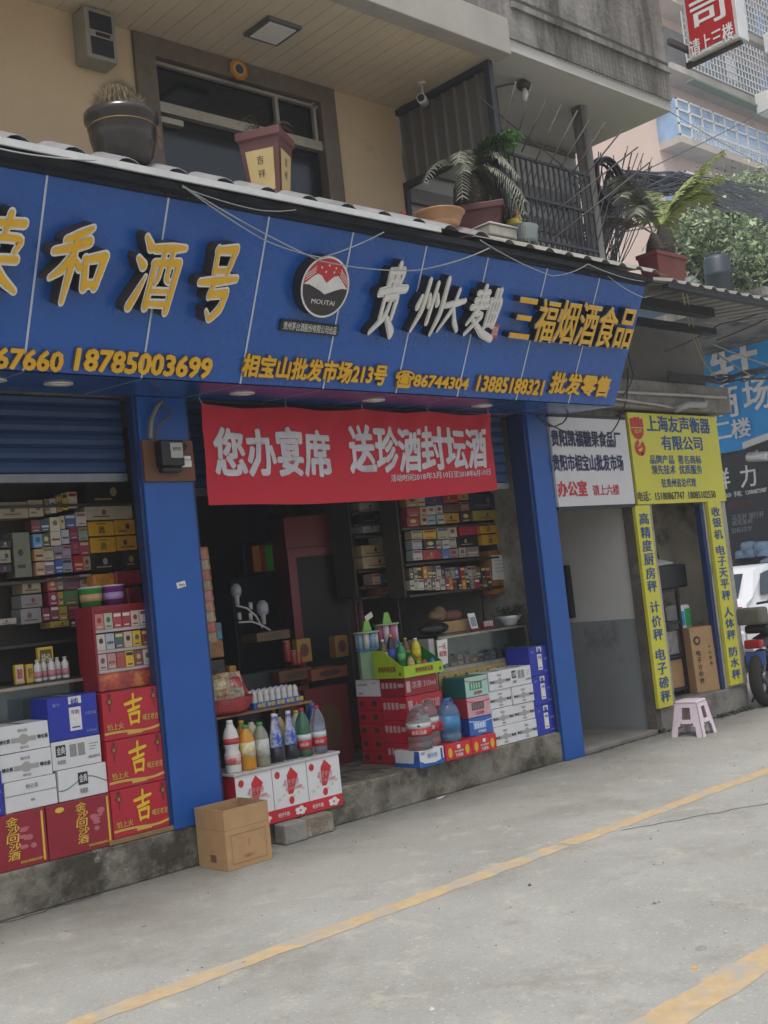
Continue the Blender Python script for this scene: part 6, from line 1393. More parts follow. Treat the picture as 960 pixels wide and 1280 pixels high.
def bottle(c, r_, h_, prof, body, label, cap, nm='drink_bottle', band=None, group=None, liquid=None, capr=.36, cat='bottle', word=None, wm=None):
    t = thing(nm, c, label, cat, group); P = {
        'soda': [(.80, 0), (1, .02), (1, .10), (.93, .16), (1, .22), (1, .60), (.92, .72), (.62, .84), (.36, .91), (.34, .94)],
        'juice': [(.9, 0), (1, .02), (1, .62), (.95, .70), (.70, .82), (.40, .90), (.38, .93)],
        'slim': [(.9, 0), (1, .02), (1, .45), (.85, .58), (.62, .72), (.46, .86), (.42, .94)],
        'milk': [(.9, 0), (1, .03), (1, .36), (.82, .44), (.98, .54), (1, .66), (.8, .80), (.48, .89), (.44, .93)],
        'jug': [(.9, 0), (1, .02), (1, .15), (.94, .17), (1, .20), (1, .30), (1, .60), (1.02, .64), (.98, .72), (.80, .84), (.45, .94), (.30, .96)]}[prof]
    MB().lathe(c, [(r_ * a_, h_ * b_) for a_, b_ in P], 24).build('bottle', body, t)
    MB().lathe(c + Vector((0, 0, h_ * .93 if prof != 'jug' else h_ * .945)), [(r_ * capr * 1.12, 0), (r_ * capr * 1.12, h_ * .065), (r_ * capr, h_ * .07), (0, h_ * .0702)], 16).build('cap', cap, t)
    if liquid: MB().lathe(c + Vector((0, 0, .004)), [(r_ * .86 * a_, h_ * b_) for a_, b_ in P if b_ <= .62] + [(0, h_ * .62)], 20).build('drink', liquid, t)
    for q in (band or []):
        z0, z1, m_ = q[:3]; MB().lathe(c + Vector((0, 0, h_ * z0)), [(r_ * 1.025, 0), (r_ * 1.025, h_ * (z1 - z0))], 24).build('label_band', m_, t)
    if word:
        d = Vector((CAM.x - c.x, CAM.y - c.y, 0)).normalized(); fx = Frame(c + d * r_ * 1.03, Vector((-d.y, d.x, 0)), (0, 0, 1))
        MB().text(fx, word[0], -r_ * word[1], h_ * word[2], r_ * word[1], h_ * word[3], h=.004, bold=.8, warp=lambda p: c + (Vector((p.x, p.y, 0)) - Vector((c.x, c.y, 0))).normalized() * r_ * 1.045 + Vector((0, 0, p.z - c.z))).build('lettering', wm or white_ink, t)
    return t
pet = mat('clear_pet', '#dfe4e4', .06, var=.02, trans=.88); greenpet = mat('green_pet', '#6fb08a', .08, var=.05, trans=.85); bluepet = mat('blue_tint_pet', '#8fb4dc', .08, trans=.7)
redcap = mat('red_cap', '#b5242c', .4); greencap = mat('green_cap', '#2f9a4a', .4); whitecap = mat('white_cap', '#d5d2cc', .4); bluecap = mat('blue_cap', '#2a6fb4', .4)
SG = 'bottles on the drinks stand'
V = Vector; zs_ = sz + .001
def stand_c(u, v, y): q = YF(y).pt(u, v); return V((q.x, y, zs_))
bottle(V((4.237, 0.037, zs_)), .052, .335, 'milk', mat('white_milk_bottle', '#cfc8c4', .35, var=.05), 'white milk drink bottle with red patches beside the blue column', whitecap, band=[(.55, .66, card('#b03a40')), (.16, .34, mat('red white wrap', '#c9a9a6', .4, var=.3, scale=20, col2='#b03038', thr=.5))], group=SG, word=('旺仔', .5, .18, .30), wm=redink)
bottle(V((4.354, 0.037, zs_)), .055, .285, 'juice', mat('orange_juice', '#c98a22', .25, var=.06), 'orange juice bottle with a green cap on the drinks stand', greencap, band=[(.30, .62, mat('juice_label', '#c4ab5a', .4, var=.4, scale=16, col2='#d8d4c8', thr=.5))], group=SG)
bottle(V((4.475, 0.042, zs_)), .052, .285, 'juice', mat('grey_barley_drink', '#8b8a76', .25, var=.08), 'greyish drink bottle with a green cap next to the orange juice', greencap, band=[(.22, .62, mat('barley_label', '#a3a79a', .4, var=.2, scale=16, col2='#c7c8c0', thr=.5))], group=SG)
bw = mat('blue_white_wrap', '#2449a0', .3, var=.2, scale=24, col2='#c4c6cc', thr=.42)
bottle(V((4.592, 0.037, zs_)), .042, .325, 'slim', bw, 'blue and white sparkling wine bottle, left of the pair on the drinks stand', whitecap, band=[(.02, .32, mat('dark_wrap', '#22242c', .4, var=.2))], group=SG)
bottle(V((4.719, 0.042, zs_)), .042, .325, 'slim', bw, 'blue and white sparkling wine bottle, right of the pair on the drinks stand', whitecap, band=[(.02, .32, mat('dark_wrap', '#22242c', .4))], group=SG)
bottle(V((4.663, 0.112, zs_)), .040, .31, 'slim', bw, 'blue and white bottle standing behind the sparkling wine pair', whitecap, group=SG)
wl = mat('white_label', '#c9cdca', .4)
for x, gp_, lb in ((4.765, greenpet, 'large greenish water bottle with a red cap on the drinks stand'), (4.895, pet, 'large clear water bottle with a red cap at the right of the drinks stand')):
    bottle(V((x * 1.016, .052, zs_)), .052, .325, 'soda', gp_, lb, redcap, band=[(.16, .34, redcap), (.34, .46, wl)], group=SG, word=('农夫山泉', .7, .22, .29), wm=white_ink, capr=.30)
bottle(V((5.050, 0.192, zs_)), .055, .33, 'soda', mat('dark_blue_pet', '#1d2f6e', .15, var=.1), 'dark blue soda bottle behind the large water bottles', bluecap, band=[(.3, .55, card('#7f8fc0'))], group=SG, capr=.3)
for k, (x, cl_, lb) in enumerate(((4.27, '#3a2620', 'dark sauce bottle in the back row of the drinks stand'), (4.37, '#a9782c', 'amber drink bottle in the back row of the drinks stand'), (4.45, '#c2b89a', 'pale drink carton bottle in the back row of the drinks stand'), (4.68, '#b29a5a', 'yellowish drink bottle behind the sparkling wine'), (4.83, '#b9b7a2', 'pale yellow capped bottle behind the water bottles'))):
    bottle(V((x * 1.016, .20, zs_)), .045, .30, 'juice', card(cl_, .3), lb, (mat('yellow_cap', '#c4a52c', .4) if k in (1, 4) else M['black']), group=SG)
# table behind with the red basket of snacks and the crate of little bottles
t = thing('back_table', (4.65, .5, STEP), 'dark low table behind the drinks stand carrying the snack basket', 'table')
MB().box(4.2, 5.16, .32, .72, .825, .84).build('table_top', M['wood'], t)
for x in (4.22, 5.11):
    for y in (.34, .67): MB().box(x, x + .03, y, y + .03, STEP, .824).build('leg', M['dark'], t)
c = V((4.47, .46, .842)); t = thing('snack_basket', c, 'red woven plastic basket heaped with snack bags beside the blue column', 'basket')
mb = MB(); mb.lathe(c, [(.16, 0), (.185, .03), (.182, .035), (.20, .07), (.197, .075), (.215, .11), (.20, .112), (.16, .02)], 28, sx=1.1); mb.build('basket', mat('red_plastic_weave', '#9c2a2a', .45, var=.2, scale=30, bump=.4), t)
r3 = random.Random(2)
for k, (dx, dy, tz, hx) in enumerate(((-.16, -.05, .16, '#a58a5a'), (-.06, -.09, .19, '#b09a72'), (.09, -.07, .20, '#b3a184'), (.18, -.0, .17, '#a8382f'), (.02, .08, .20, '#9a3a34'), (-.08, .07, .19, '#8f8068'))):
    m_ = mat('crinkled bag ' + hx, hx, .2, var=.45, scale=26, bump=.9, bscale=30, col2=('#b5343a' if k % 2 else '#c9c2b4'), thr=.53)
    ang = r3.uniform(-.5, .5); e = V((math.cos(ang), math.sin(ang) * .4, r3.uniform(-.15, .15))).normalized() * .15; up_ = V((r3.uniform(-.3, .3), .30, 1)).normalized() * .20
    o0 = c + V((dx, dy, .085)) - e * .5
    tb = thing('snack_bag', o0, ('golden wafer bag at the left of the red basket', 'wafer bag in the front of the red basket', 'clear red printed snack bag in the middle of the red basket', 'red snack bag at the right of the red basket', 'dark red snack bag at the back of the red basket', 'grey brown snack bag at the back left of the red basket')[k], 'snack bag', 'snack bags in the red basket')
    nn_ = e.cross(up_).normalized()
    MB().grid(lambda i, j: o0 + e * i + up_ * j + nn_ * (.035 * math.sin(math.pi * i) * math.sin(math.pi * j) + .005 * math.sin(i * 23) * math.sin(j * 17)), 14, 14).grid(lambda i, j: o0 + e * (1 - i) + up_ * j - nn_ * (.03 * math.sin(math.pi * i) * math.sin(math.pi * j)), 14, 14).build('bag', m_, tb)
    MB().grid(lambda i, j: (lambda a_, b_: o0 + e * a_ + up_ * b_ + nn_ * (.039 * math.sin(math.pi * a_) * math.sin(math.pi * b_) + .006) * 1.0)(.2 + .6 * i, .42 + .38 * j), 8, 6).build('printed_label', mat('bag label %d' % (k % 3), ('#a8282e', '#c9b48a', '#b3403a')[k % 3], .25, var=.4, scale=40, col2='#d2c6a8', thr=.55), tb)
    MB().grid(lambda i, j: (lambda a_, b_: o0 + e * a_ + up_ * b_ + nn_ * -(.033 * math.sin(math.pi * a_) * math.sin(math.pi * b_) + .006))(.8 - .6 * i, .42 + .38 * j), 8, 6).build('printed_label', mat('bag label %d' % (k % 3), '#a8282e', .25), tb)
t = thing('bottle_crate', (4.88, .46, .842), 'blue printed tray packed with little white bottles behind the drinks', 'tray')
MB().box(4.68, 5.10, .37, .60, .842, .885).build('tray', mat('blue_print_tray', '#2f5fa4', .4, var=.3, scale=18), t)
f = fr_at(4.68, .37, .842); mb = MB()
for k in range(5): poly(mb, blob(f, .05 + .085 * k, .022, .018, .014)); poly(mb, rect(f, .07 + .085 * k, .008, .10 + .085 * k, .036, .0018))
mb.build('print', card('#b9a05a'), t)
bb = mat('milky_plastic', '#cbc6c0', .35)
for i in range(8):
    for j in range(4):
        c = V((4.71 + .052 * i, .40 + .05 * j, .862)); u = MB(); small_bottle(u, c, .022, .115, 10); o = u.build('yoghurt_bottle', bb); tag(o, f'little white drink bottle, {ORD[i]} in the {ORD[j]} row of the blue tray', 'bottle', 'little white bottles in the blue tray')

# open cardboard box on the ground
p0, p1, p2 = ZF(0).pt(252, 1083), ZF(0).pt(283, 1091), ZF(0).pt(335, 1074)
t = thing('open_cardboard_box', (4.03, -.2, 0), 'open empty brown cardboard box on the ground in front of the step', 'cardboard box')
ang = R(1); O = V((3.875, -.335, .002)); ex = V((math.cos(ang), math.sin(ang), 0)); ey = V((-ex.y, ex.x, 0)); bw_, bd_, bh_ = .335, .30, .355
for nm, A, a_, b_ in (('front_wall', O, ex * bw_, ey * .006), ('back_wall', O + ey * (bd_ - .006), ex * bw_, ey * .006), ('side_wall', O + ey * .006, ex * .006, ey * (bd_ - .012)), ('side_wall', O + ex * (bw_ - .006) + ey * .006, ex * .006, ey * (bd_ - .012))):
    wl_ = MB().obox(A, a_, b_, V((0, 0, .235 if True else 0))).build(nm, M['kraft'], t)
    lean_ = (A + a_ / 2 + b_ / 2 - (O + ex * bw_ / 2 + ey * bd_ / 2)); lean_ = V((lean_.x, lean_.y, 0)).normalized() * .002
    MB().obox(A + V((0, 0, .2365)) + lean_ * .2, a_, b_, V((0, 0, .12)) + lean_).build('flap', M['kraft'], t)
MB().obox(O + ex * .007 + ey * .007, ex * (bw_ - .014), ey * (bd_ - .014), V((0, 0, .006))).build('bottom', M['kraft'], t)
f = Frame(O, ex, (0, 0, 1)); mb = MB()
for (a0_, b0_, a1_, b1_) in ((.04, .03, .30, .033), (.04, .20, .30, .203), (.04, .03, .043, .2), (.297, .03, .30, .2)): poly(mb, rect(f, a0_, b0_, a1_, b1_))
poly(mb, rect(f, .168, .12, .174, .16)); mb.text(f, '此面向上', .13, .055, .21, .075, h=.002, bold=.0); mb.build('red_print', mat('faded_red_print', '#94583f', .8), t)
f = Frame(O + ey * bd_, -ey, (0, 0, 1)); mb = MB(); poly(mb, rect(f, .13, .04, .19, .085)); mb.build('dark_print', mat('carton_stamp', '#6a4a38', .8), t)

# ---- right of the doorway: stacks on the step

word = mat('print_white', '#bd9a98', .6)
def red_box(x0, x1, y, d, z0, z1, label, base=red_card, wordst='加多宝红茶', grp='red drink cartons of the doorway stack'):
    t, f, W, H = crate('drink_carton', x0, x1, y, d, z0, z1, base, label, 'carton', grp)
    fs = Frame((x0, y + d, z0), (0, -1, 0), (0, 0, 1)); mb = MB()
    for k in range(4): poly(mb, rect(fs, d * (.08 + .16 * k), H * .45, d * (.19 + .16 * k), H * .75))
    poly(mb, rect(fs, d * .72, H * .5, d * .95, H * .7)); mb.build('side_print', word, t)
    mb = MB(); mb.text(f, wordst, W * .2, H * .35, W * .92, H * .75, h=.002, bold=.8); poly(mb, rect(f, W * .04, H * .2, W * .16, H * .8)); mb.build('lettering', word, t)
    return t
red_box(5.86, 6.22, .08, .28, STEP + .002, .42, 'red drink carton at the bottom of the doorway stack')
red_box(5.86, 6.22, .085, .28, .422, .59, 'red drink carton second from the ground in the doorway stack')
red_box(5.86, 6.24, .08, .28, .592, .765, 'red drink carton third from the ground in the doorway stack', wordst='上火喝红罐')
t = red_box(5.86, 6.21, .08, .28, .767, .905, 'dark red drink carton directly under the green tray', base=dark_red_card, wordst='凉茶 310ml')
# cartons behind, with dark cut-out windows
for k in range(5):
    z0 = STEP + .002 + k * .103
    t, f, W, H = crate('drink_crate', 5.87, 6.2, .372, .28, z0, z0 + .101, red_card, f'red perforated drink crate, {ORD[4 - k]} from the top behind the doorway stack', 'crate', 'red perforated crates in the doorway')
    fs = Frame((5.87, .372 + .28, z0), (0, -1, 0), (0, 0, 1)); mb = MB()
    for a_ in (.2, .72): poly(MB(), [fs.at(.28 * a_ + q[0], H * .5 + q[1], .002) for q in ((-.032, 0), (-.022, -.02), (.022, -.02), (.032, 0), (.022, .018), (-.022, .018))]).build('cut_out', mat('dark_hole', '#3a2a26', .8, var=.3), t)
t, f, W, H = crate('white_carton', 5.87, 6.2, .372, .28, .768, .90, white_card, 'white carton with faint print on the column of red crates', 'carton')
fs = Frame((5.87, .652, .768), (0, -1, 0), (0, 0, 1)); mb = MB(); mb.text(fs, '食品添加剂', .03, .085, .14, .10, h=.002, bold=.3); poly(mb, rect(fs, .03, .02, .08, .03)); poly(mb, rect(fs, .2, .1, .24, .107)); mb.build('lettering', grey_ink, t)
# green display tray with bottles
t = thing('display_tray', (6.06, .08, .906), 'lime green cardboard display tray holding small bottles on the red cartons', 'tray')
lime = mat('lime_card', '#9db81e', .45, var=.05); dg = mat('dark_green_card', '#1f7a35', .5, var=.08)
TX0, TX1, TY0, TY1, TZ = 5.84, 6.255, .05, .385, .907
MB().box(TX0, TX1, TY0, TY0 + .005, TZ, TZ + .085).build('front_panel', lime, t)
MB().prism([(TX0, TY0 + .005, TZ), (TX0, TY1, TZ), (TX0, TY1, TZ + .215), (TX0, TY0 + .22, TZ + .21), (TX0, TY0 + .12, TZ + .15), (TX0, TY0 + .03, TZ + .09), (TX0, TY0 + .005, TZ + .085)], (.005, 0, 0)).build('side_panel', lime, t)
MB().prism([(TX1, TY0 + .005, TZ), (TX1, TY1, TZ), (TX1, TY1, TZ + .215), (TX1, TY0 + .22, TZ + .21), (TX1, TY0 + .12, TZ + .15), (TX1, TY0 + .005, TZ + .085)], (-.005, 0, 0)).build('side_panel', dg, t)
MB().box(TX0 + .006, TX1 - .006, TY1 - .005, TY1, TZ, TZ + .215).build('back_panel', dg, t); MB().box(TX0 + .006, TX1 - .006, TY0 + .006, .215, TZ + .002, TZ + .031).box(TX0 + .006, TX1 - .006, .216, TY1 - .006, TZ + .002, TZ + .061).build('bottom', dg, t)
MB().prism([(6.05, TY0 + .01, TZ + .032), (6.05, TY1 - .01, TZ + .01), (6.05, TY1 - .01, TZ + .20), (6.05, TY0 + .14, TZ + .17)], (.004, 0, 0)).build('divider', dg, t)
f = fr_at(TX0, TY0, TZ); fs = Frame((TX0, TY1, TZ), (0, -1, 0), (0, 0, 1)); W = TX1 - TX0
MB().text(f, '娃哈哈格瓦斯', W * .28, .025, W * .74, .065, h=.002, bold=.9).build('lettering', card('#8a3326'), t); MB().text(fs, '娃哈哈格瓦斯', .05, .045, .25, .09, h=.002, bold=.9).build('lettering', card('#8a3326'), t)
for ff, a_, b_ in ((f, W * .92, .03), (fs, .29, .03)): MB().lathe(ff.at(a_, b_, .002), [(.014, 0), (.014, .001)], 16, axis=ff.n).build('round_mark', dg, t)
TG = 'small bottles in the green tray'
for x, y, r_, h_, prof, hx, cap, bd, lb in (
        (5.90, .32, .030, .23, 'soda', '#5d4a3a', whitecap, '#a9a08c', 'brown tea bottle with a white cap at the back of the green tray'),
        (5.975, .31, .032, .26, 'soda', '#2a1d18', mat('yellow_cap', '#c4a52c', .4), '#3a4fa0', 'dark cola bottle with a yellow cap in the green tray'),
        (6.02, .25, .030, .19, 'soda', '#2f8a4a', greencap, '#6fae6a', 'green soda bottle in the green tray'),
        (5.985, .12, .027, .12, 'juice', '#b59a5a', greencap, '#c2a860', 'small amber bottle with a green cap in front of the green tray'),
        (6.12, .30, .030, .22, 'juice', '#6a4a22', mat('yellow_cap', '#c4a52c', .4), '#8a6a3a', 'brown tea bottle with a yellow cap right of the divider'),
        (6.19, .26, .034, .21, 'juice', '#c9b81e', whitecap, '#d0c02a', 'bright yellow lemon drink bottle in the green tray'),
        (6.235, .14, .022, .08, 'juice', '#3a7fb8', bluecap, '#4a8fc8', 'small blue cup at the right end of the green tray'),
        (6.03, .085, .024, .07, 'juice', '#8a7a78', whitecap, '#b9a8a0', 'little can at the front of the green tray'),
        (6.13, .12, .026, .075, 'juice', '#b5514a', card('#c0504a'), '#c98a80', 'small pink red can at the front of the green tray')):
    bottle(V((x, y, TZ + (.062 if y > .22 else .032))), r_ * 1.08, h_, prof, card(hx, .25), lb, cap, band=[(.25, .58, card(bd))], group=TG, nm='small_bottle')
# snack cup towers behind the tray
for k, (x, y, z0, hh, lb) in enumerate(((5.93, .53, .902, .40, 'pale green octagonal snack cup tower with a paper flag, front of two'), (6.12, .50, .902, .45, 'snack cup display tower with pink cups, rear of two'))):
    c = V((x, y, z0)); t = thing('cup_tower', c, lb, 'display', 'snack cup towers behind the green tray'); lg = mat('pale_green_card', '#8fae86', .5, var=.08)
    MB().lathe(c, [(.085, 0), (.085, hh * .55)], 8, smooth=False).build('base', lg if k == 0 else mat('mint_card', '#9fb0a4', .5), t)
    MB().lathe(c + V((0, 0, hh * .55)), [(.10, 0), (.10, .012)], 16).build('blue_ring', card('#3a86b4'), t)
    for q in range(8):
        d = V((math.cos(q * .785), math.sin(q * .785), 0)) * .066; MB().lathe(c + d + V((0, 0, hh * .55 + .013)), [(.024, 0), (.026, hh * .30)], 12).build('cup', card(('#7f9cb4', '#c0b8ae')[q % 2] if k == 0 else ('#b4587a', '#c0b0b4')[q % 2]), t)
    MB().lathe(c + V((0, 0, hh * .55 + .014 + hh * .30)), [(.105, 0), (.105, .012), (0, .014)], 16).build('top_plate', lg, t)
    q = hh * .88
    MB().prism([c + V((-.05, -.02, q + .005)), c + V((.05, -.02, q + .005)), c + V((.02, -.02, q + .10)), c + V((-.02, -.02, q + .10))], (0, .01, 0)).build('flag', card('#7fae4a'), t)
    if k == 0: MB().obox(c + V((-.01, -.03, q + .09)), (.075, 0, .035), (0, .004, 0), (-.015, 0, .04)).build('price_tag', card('#c4bfae'), t)
# water jugs with the cartons they stand on
def low_box(x0, x1, y, d, z1, base, label): return crate('drink_carton', x0, x1, y, d, STEP + .002, z1, base, label, 'carton')
t, f, W, H = low_box(5.81, 6.065, -.05, .27, .375, white_card, 'low white and blue milk carton at the step edge under the water jugs')
fs = Frame((5.81, .22, STEP), (0, -1, 0), (0, 0, 1))
mb = MB(); poly(mb, [f.at(0, 0, .0015), f.at(W, 0, .0015), f.at(W, H * .3, .0015), f.at(W * .6, H * .15, .0015), f.at(W * .2, H * .2, .0015), f.at(0, H * .4, .0015)]); poly(mb, [fs.at(0, 0, .0015), fs.at(.27, 0, .0015), fs.at(.27, H * .98, .0015), fs.at(.22, H * .98, .0015), fs.at(.2, H * .25, .0015), fs.at(0, H * .25, .0015)]); poly(mb, rect(f, W * .86, H * .25, W * .94, H * .9)); mb.build('blue_print', card('#1f56a8'), t)
mb = MB(); mb.text(f, '纯牛奶', W * .3, H * .45, W * .72, H * .75, h=.003, bold=.4); mb.text(f, '伊利', W * .05, H * .72, W * .2, H * .9, h=.003, bold=.4); mb.build('lettering', card('#6f8fc0'), t)
for k, (x0, x1) in enumerate(((6.085, 6.37), (6.375, 6.655))):
    t, f, W, H = crate('drink_carton', x0, x1, -.05, .26, STEP + .002, .375, mat('bright_red_card', '#c2222a', .45, var=.06), ('left', 'right')[k] + ' bright red carton with yellow cups printed, on the step edge', 'carton', 'bright red cartons on the step edge')
    mb = MB()
    for a_ in (.16, .82): poly(mb, [f.at(W * a_ + W * .08 * math.cos(q * .5236) * (1 if abs(math.sin(q * .5236)) < .7 else .8), H * .45 + H * .32 * math.sin(q * .5236), .002) for q in range(12)])
    mb.build('yellow_print', mat('yellow_print', '#d9a92a', .5), t)
    mb = MB(); mb.text(f, '方便面', W * .36, H * .12, W * .64, H * .34, h=.002, bold=.9); mb.text(f, '老坛酸菜', W * .32, H * .40, W * .68, H * .52, h=.002, bold=.6); poly(mb, rect(f, W * .44, H * .62, W * .56, H * .84)); mb.build('lettering', white_ink, t)
for k, (x, y, h_, body, cap, lb) in enumerate(((5.90, .02, .315, pet, pet, 'big clear water jug with a red label, left one on the step edge'), (6.06, .09, .34, pet, redcap, 'big clear water jug with a red label, between the other jugs'), (6.255, .06, .315, bluepet, bluecap, 'big blue tinted water jug with a picture label beside the teal carton'))):
    z0 = .377
    ws = ('农夫山泉', .75, .36, .46) if k < 2 else None
    t = bottle(V((x, y, z0)), .092, h_, 'jug', body, lb, cap, nm='water_jug', cat='water jug', band=([(.32, .50, redcap), (.50, .62, wl)] if k < 2 else [(.24, .62, mat('mountain_label', '#3c7fae', .35, var=.3, scale=10, col2='#b8cbd8', thr=.52))]), capr=.26, word=ws)
    if k == 2:
        d = V((CAM.x - x, CAM.y - y, 0)).normalized(); fx = Frame(V((x, y, z0)) + d * .096, V((-d.y, d.x, 0)), (0, 0, 1)); mb = MB()
        for q, ch in enumerate('北恒泉'): mb.text(fx, ch, -.066, h_ * (.52 - .11 * q), -.03, h_ * (.61 - .11 * q), h=.006, bold=1)
        mb.build('lettering', redink, t)
    else:
        d = V((CAM.x - x, CAM.y - y, 0)).normalized(); fx = Frame(V((x, y, z0)) + d * .096, V((-d.y, d.x, 0)), (0, 0, 1)); mb = MB()
        poly(mb, [fx.at(-.012, h_ * .54, .003), fx.at(.012, h_ * .54, .003), fx.at(0, h_ * .61, .003)]); mb.build('tree_mark', card('#1f4a3a'), t)
    MB().tube([V((x - .05, y - .02, z0 + h_ * .90)), V((x - .03, y - .02, z0 + h_ * 1.02)), V((x + .03, y - .02, z0 + h_ * 1.02)), V((x + .05, y - .02, z0 + h_ * .90))], .006).build('handle', body if k < 2 else bluecap, t)
# teal, pink and blue gift cartons
for k, (z0, z1, sc_, fc_2, lb) in enumerate(((.252, .515, '#1c3c8a', '#2f62b0', 'blue milk gift carton at the bottom of the mixed stack'), (.517, .672, '#a3283a', '#c99aa0', 'pink milk gift carton in the middle of the mixed stack'), (.674, .832, '#0f6058', '#9fc4b4', 'mint and teal milk gift carton on top of the mixed stack'))):
    zz0 = z0 if k else STEP + .127
    t, f, W, H = crate('gift_carton', 6.43, 6.695, .01 if k else .012, .24, .377 if k == 0 else z0, z1, card(sc_), lb, 'carton', 'mixed stack of milk gift cartons')
    zb_ = .377 if k == 0 else z0; f = fr_at(6.43, .01, zb_); H = z1 - zb_
    mb = MB(); poly(mb, rect(f, .002, .002, W - .002, H - .002, .001)); fp2 = mb.build('front_print', card(fc_2), t)
    mb = MB(); poly(mb, rect(f, W * .18, H * .35, W * .72, H * .72, .002)); mb.build('picture', card(('#8fb4d8', '#5a5456', '#3f7a60')[k]), fp2)
    mb = MB()
    for q in range(4): poly(mb, rect(f, W * (.24 + .11 * q), H * .40, W * (.30 + .11 * q), H * .68, .003))
    mb.build('printed_pack', card(('#d0d8e4', '#8a6a60', '#9fc4a4')[k]), fp2)
    mb = MB(); mb.text(f, ('早餐奶', '红枣奶', '核桃奶')[k], W * .35, H * .1, W * .7, H * .28, h=.003, bold=.6); mb.build('lettering', card(('#e0e4ea', '#b03a4a', '#b0505a')[k]), fp2)
    mb = MB()
    for s_ in range(8): a0_, a1_ = s_ / 8, (s_ + 1) / 8; g = lambda q: .84 - .12 * math.sin(q * 2.6); poly(mb, [f.at(W * a0_, H * (g(a0_) - .025), .002), f.at(W * a1_, H * (g(a1_) - .025), .002), f.at(W * a1_, H * (g(a1_) + .025), .002), f.at(W * a0_, H * (g(a0_) + .025), .002)])
    mb.build('stripe', card(('#c8d4e8', '#b03a4a', '#b0505a')[k]), fp2)
# white milk cartons, four rows of two, and the three deep blue ones
zz = [STEP + .002, .402, .545, .688, .84]
for row in range(4):
    for k, (x0, x1) in enumerate(((6.705, 6.972), (6.975, 7.238))):
        milk(x0 + .004 * ((row * 3 + k) % 2), x1, .012 + .006 * ((row + k) % 3), .22, zz[row] + .001, zz[row + 1] - .001, f'white milk carton, {("left", "right")[k]} one in the {("bottom", "third", "second", "top")[row]} row beside the blue milk cartons', style=0 if (row == 3 and k == 1) else 2, grp='white milk cartons on the right')
for k in range(3): blue_box(7.243, 7.475, .02, .20 if k < 2 else .26, STEP + .002 + .243 * k, STEP + .243 * (k + 1), f'deep blue milk carton, {("bottom", "middle", "top")[k]} of the stack against the right blue column')
# glass counter of the right shop with yellow papered base
tc2, zm2 = glass_counter(6.46, 7.60, .30, .56, .87, 1.155, 'glass counter with a yellow papered base behind the milk cartons', 8)
MB().box(6.46, 7.60, .302, .56, STEP, .868).build('base_cabinet', mat('counter_base', '#7d817c', .5), tc2)
yp = MB().box(6.44, 7.60, .294, .300, .50, .868).build('yellow_paper', mat('yellow_brown_paper', '#b39a56', .6, var=.12), tc2)
f = fr_at(6.44, .294, .5); mb = MB()
for k in range(9): poly(mb, blob(f, .06 + .13 * k, .33, .018, .014)); poly(mb, rect(f, .115 + .13 * k, .02, .118 + .13 * k, .36))
poly(mb, blob(f, .08, .20, .05, .09)); mb.build('printed_mark', mat('brown_print', '#5d4a26', .6), yp)
r4 = random.Random(9)
for k in range(26):
    x = 6.50 + (k % 13) * .082; y = .36 + .09 * (k // 13); w_ = r4.uniform(.05, .075); h_ = r4.uniform(.03, .11)
    hx = r4.choice(['#8a8478', '#6a5a4a', '#a39a8c', '#4a4a4e', '#8a6a3a', '#7a4a44', '#9a9a90', '#b0a078'])
    pack('small_packet', x, y, zm2 + .001, w_, h_, .05, hx, r4, f'small packet, {ORD[k % 13]} from left in the {("front", "back")[k // 13]} row inside the right counter', 'packet', 'packets inside the right glass counter')
a0, b0 = YF(.288).hit(547, 870); 
t = thing('price_tag', (6.44, .27, .95), 'white price tag with red print hung at the counter corner', 'tag')
f = YF(.27); q = [f.pt(*p_) for p_ in ((546, 801), (559, 798), (560, 829), (549, 833))]
MB().prism(q, (0, .004, 0)).build('tag_sheet', M['white'], t); a, b, ww, hh = f.size(553, 812, 9, 14)
MB().text(f, '一元', a - ww / 2, b, a + ww / 2, b + hh / 2, h=.003, bold=1).build('lettering', redink, t); MB().text(f, '起售', a - ww / 2, b - hh * .6, a + ww / 2, b - hh * .1, h=.003, bold=.8).build('lettering', redink, t)
t = thing('white_post', (6.40, .31, STEP), 'white counter end panel beside the green tray', 'panel')
MB().box(6.375, 6.435, .30, .54, STEP, 1.15).build('panel', mat('scuffed_white_panel', '#a9a6a0', .5, var=.1, scale=6), t, bevel=.004)
# goods on that counter
ZC = 1.167
def on_counter(u, v, y=.40): q = YF(y).pt(u, v); return V((q.x, y, ZC))
c = on_counter(637, 776, .42); t = thing('bowl_plant', c, 'small leafy plant in a white fluted bowl on the right glass counter', 'potted plant')
mb = MB(); n = 32; prof = [(.06, 0), (.065, .012), (.10, .05), (.122, .078), (.112, .078), (.09, .045)]; v = []
for r_, z in prof:
    for i in range(n): A = 2 * math.pi * i / n; k_ = 1 + .035 * math.cos(A * 16); v.append(c + V((r_ * k_ * math.cos(A), r_ * k_ * math.sin(A), z)))
mb.add(v, [(j * n + i, j * n + (i + 1) % n, (j + 1) * n + (i + 1) % n, (j + 1) * n + i) for j in range(len(prof) - 1) for i in range(n)], 0, True); mb.build('bowl', mat('white_porcelain', '#d0cfca', .25, var=.03), t)
MB().lathe(c + V((0, 0, .06)), [(.10, 0), (0, .012)], 20).build('soil', mat('dry_soil', '#4b3d2e', .95), t)
mb = MB(); mbs = MB()
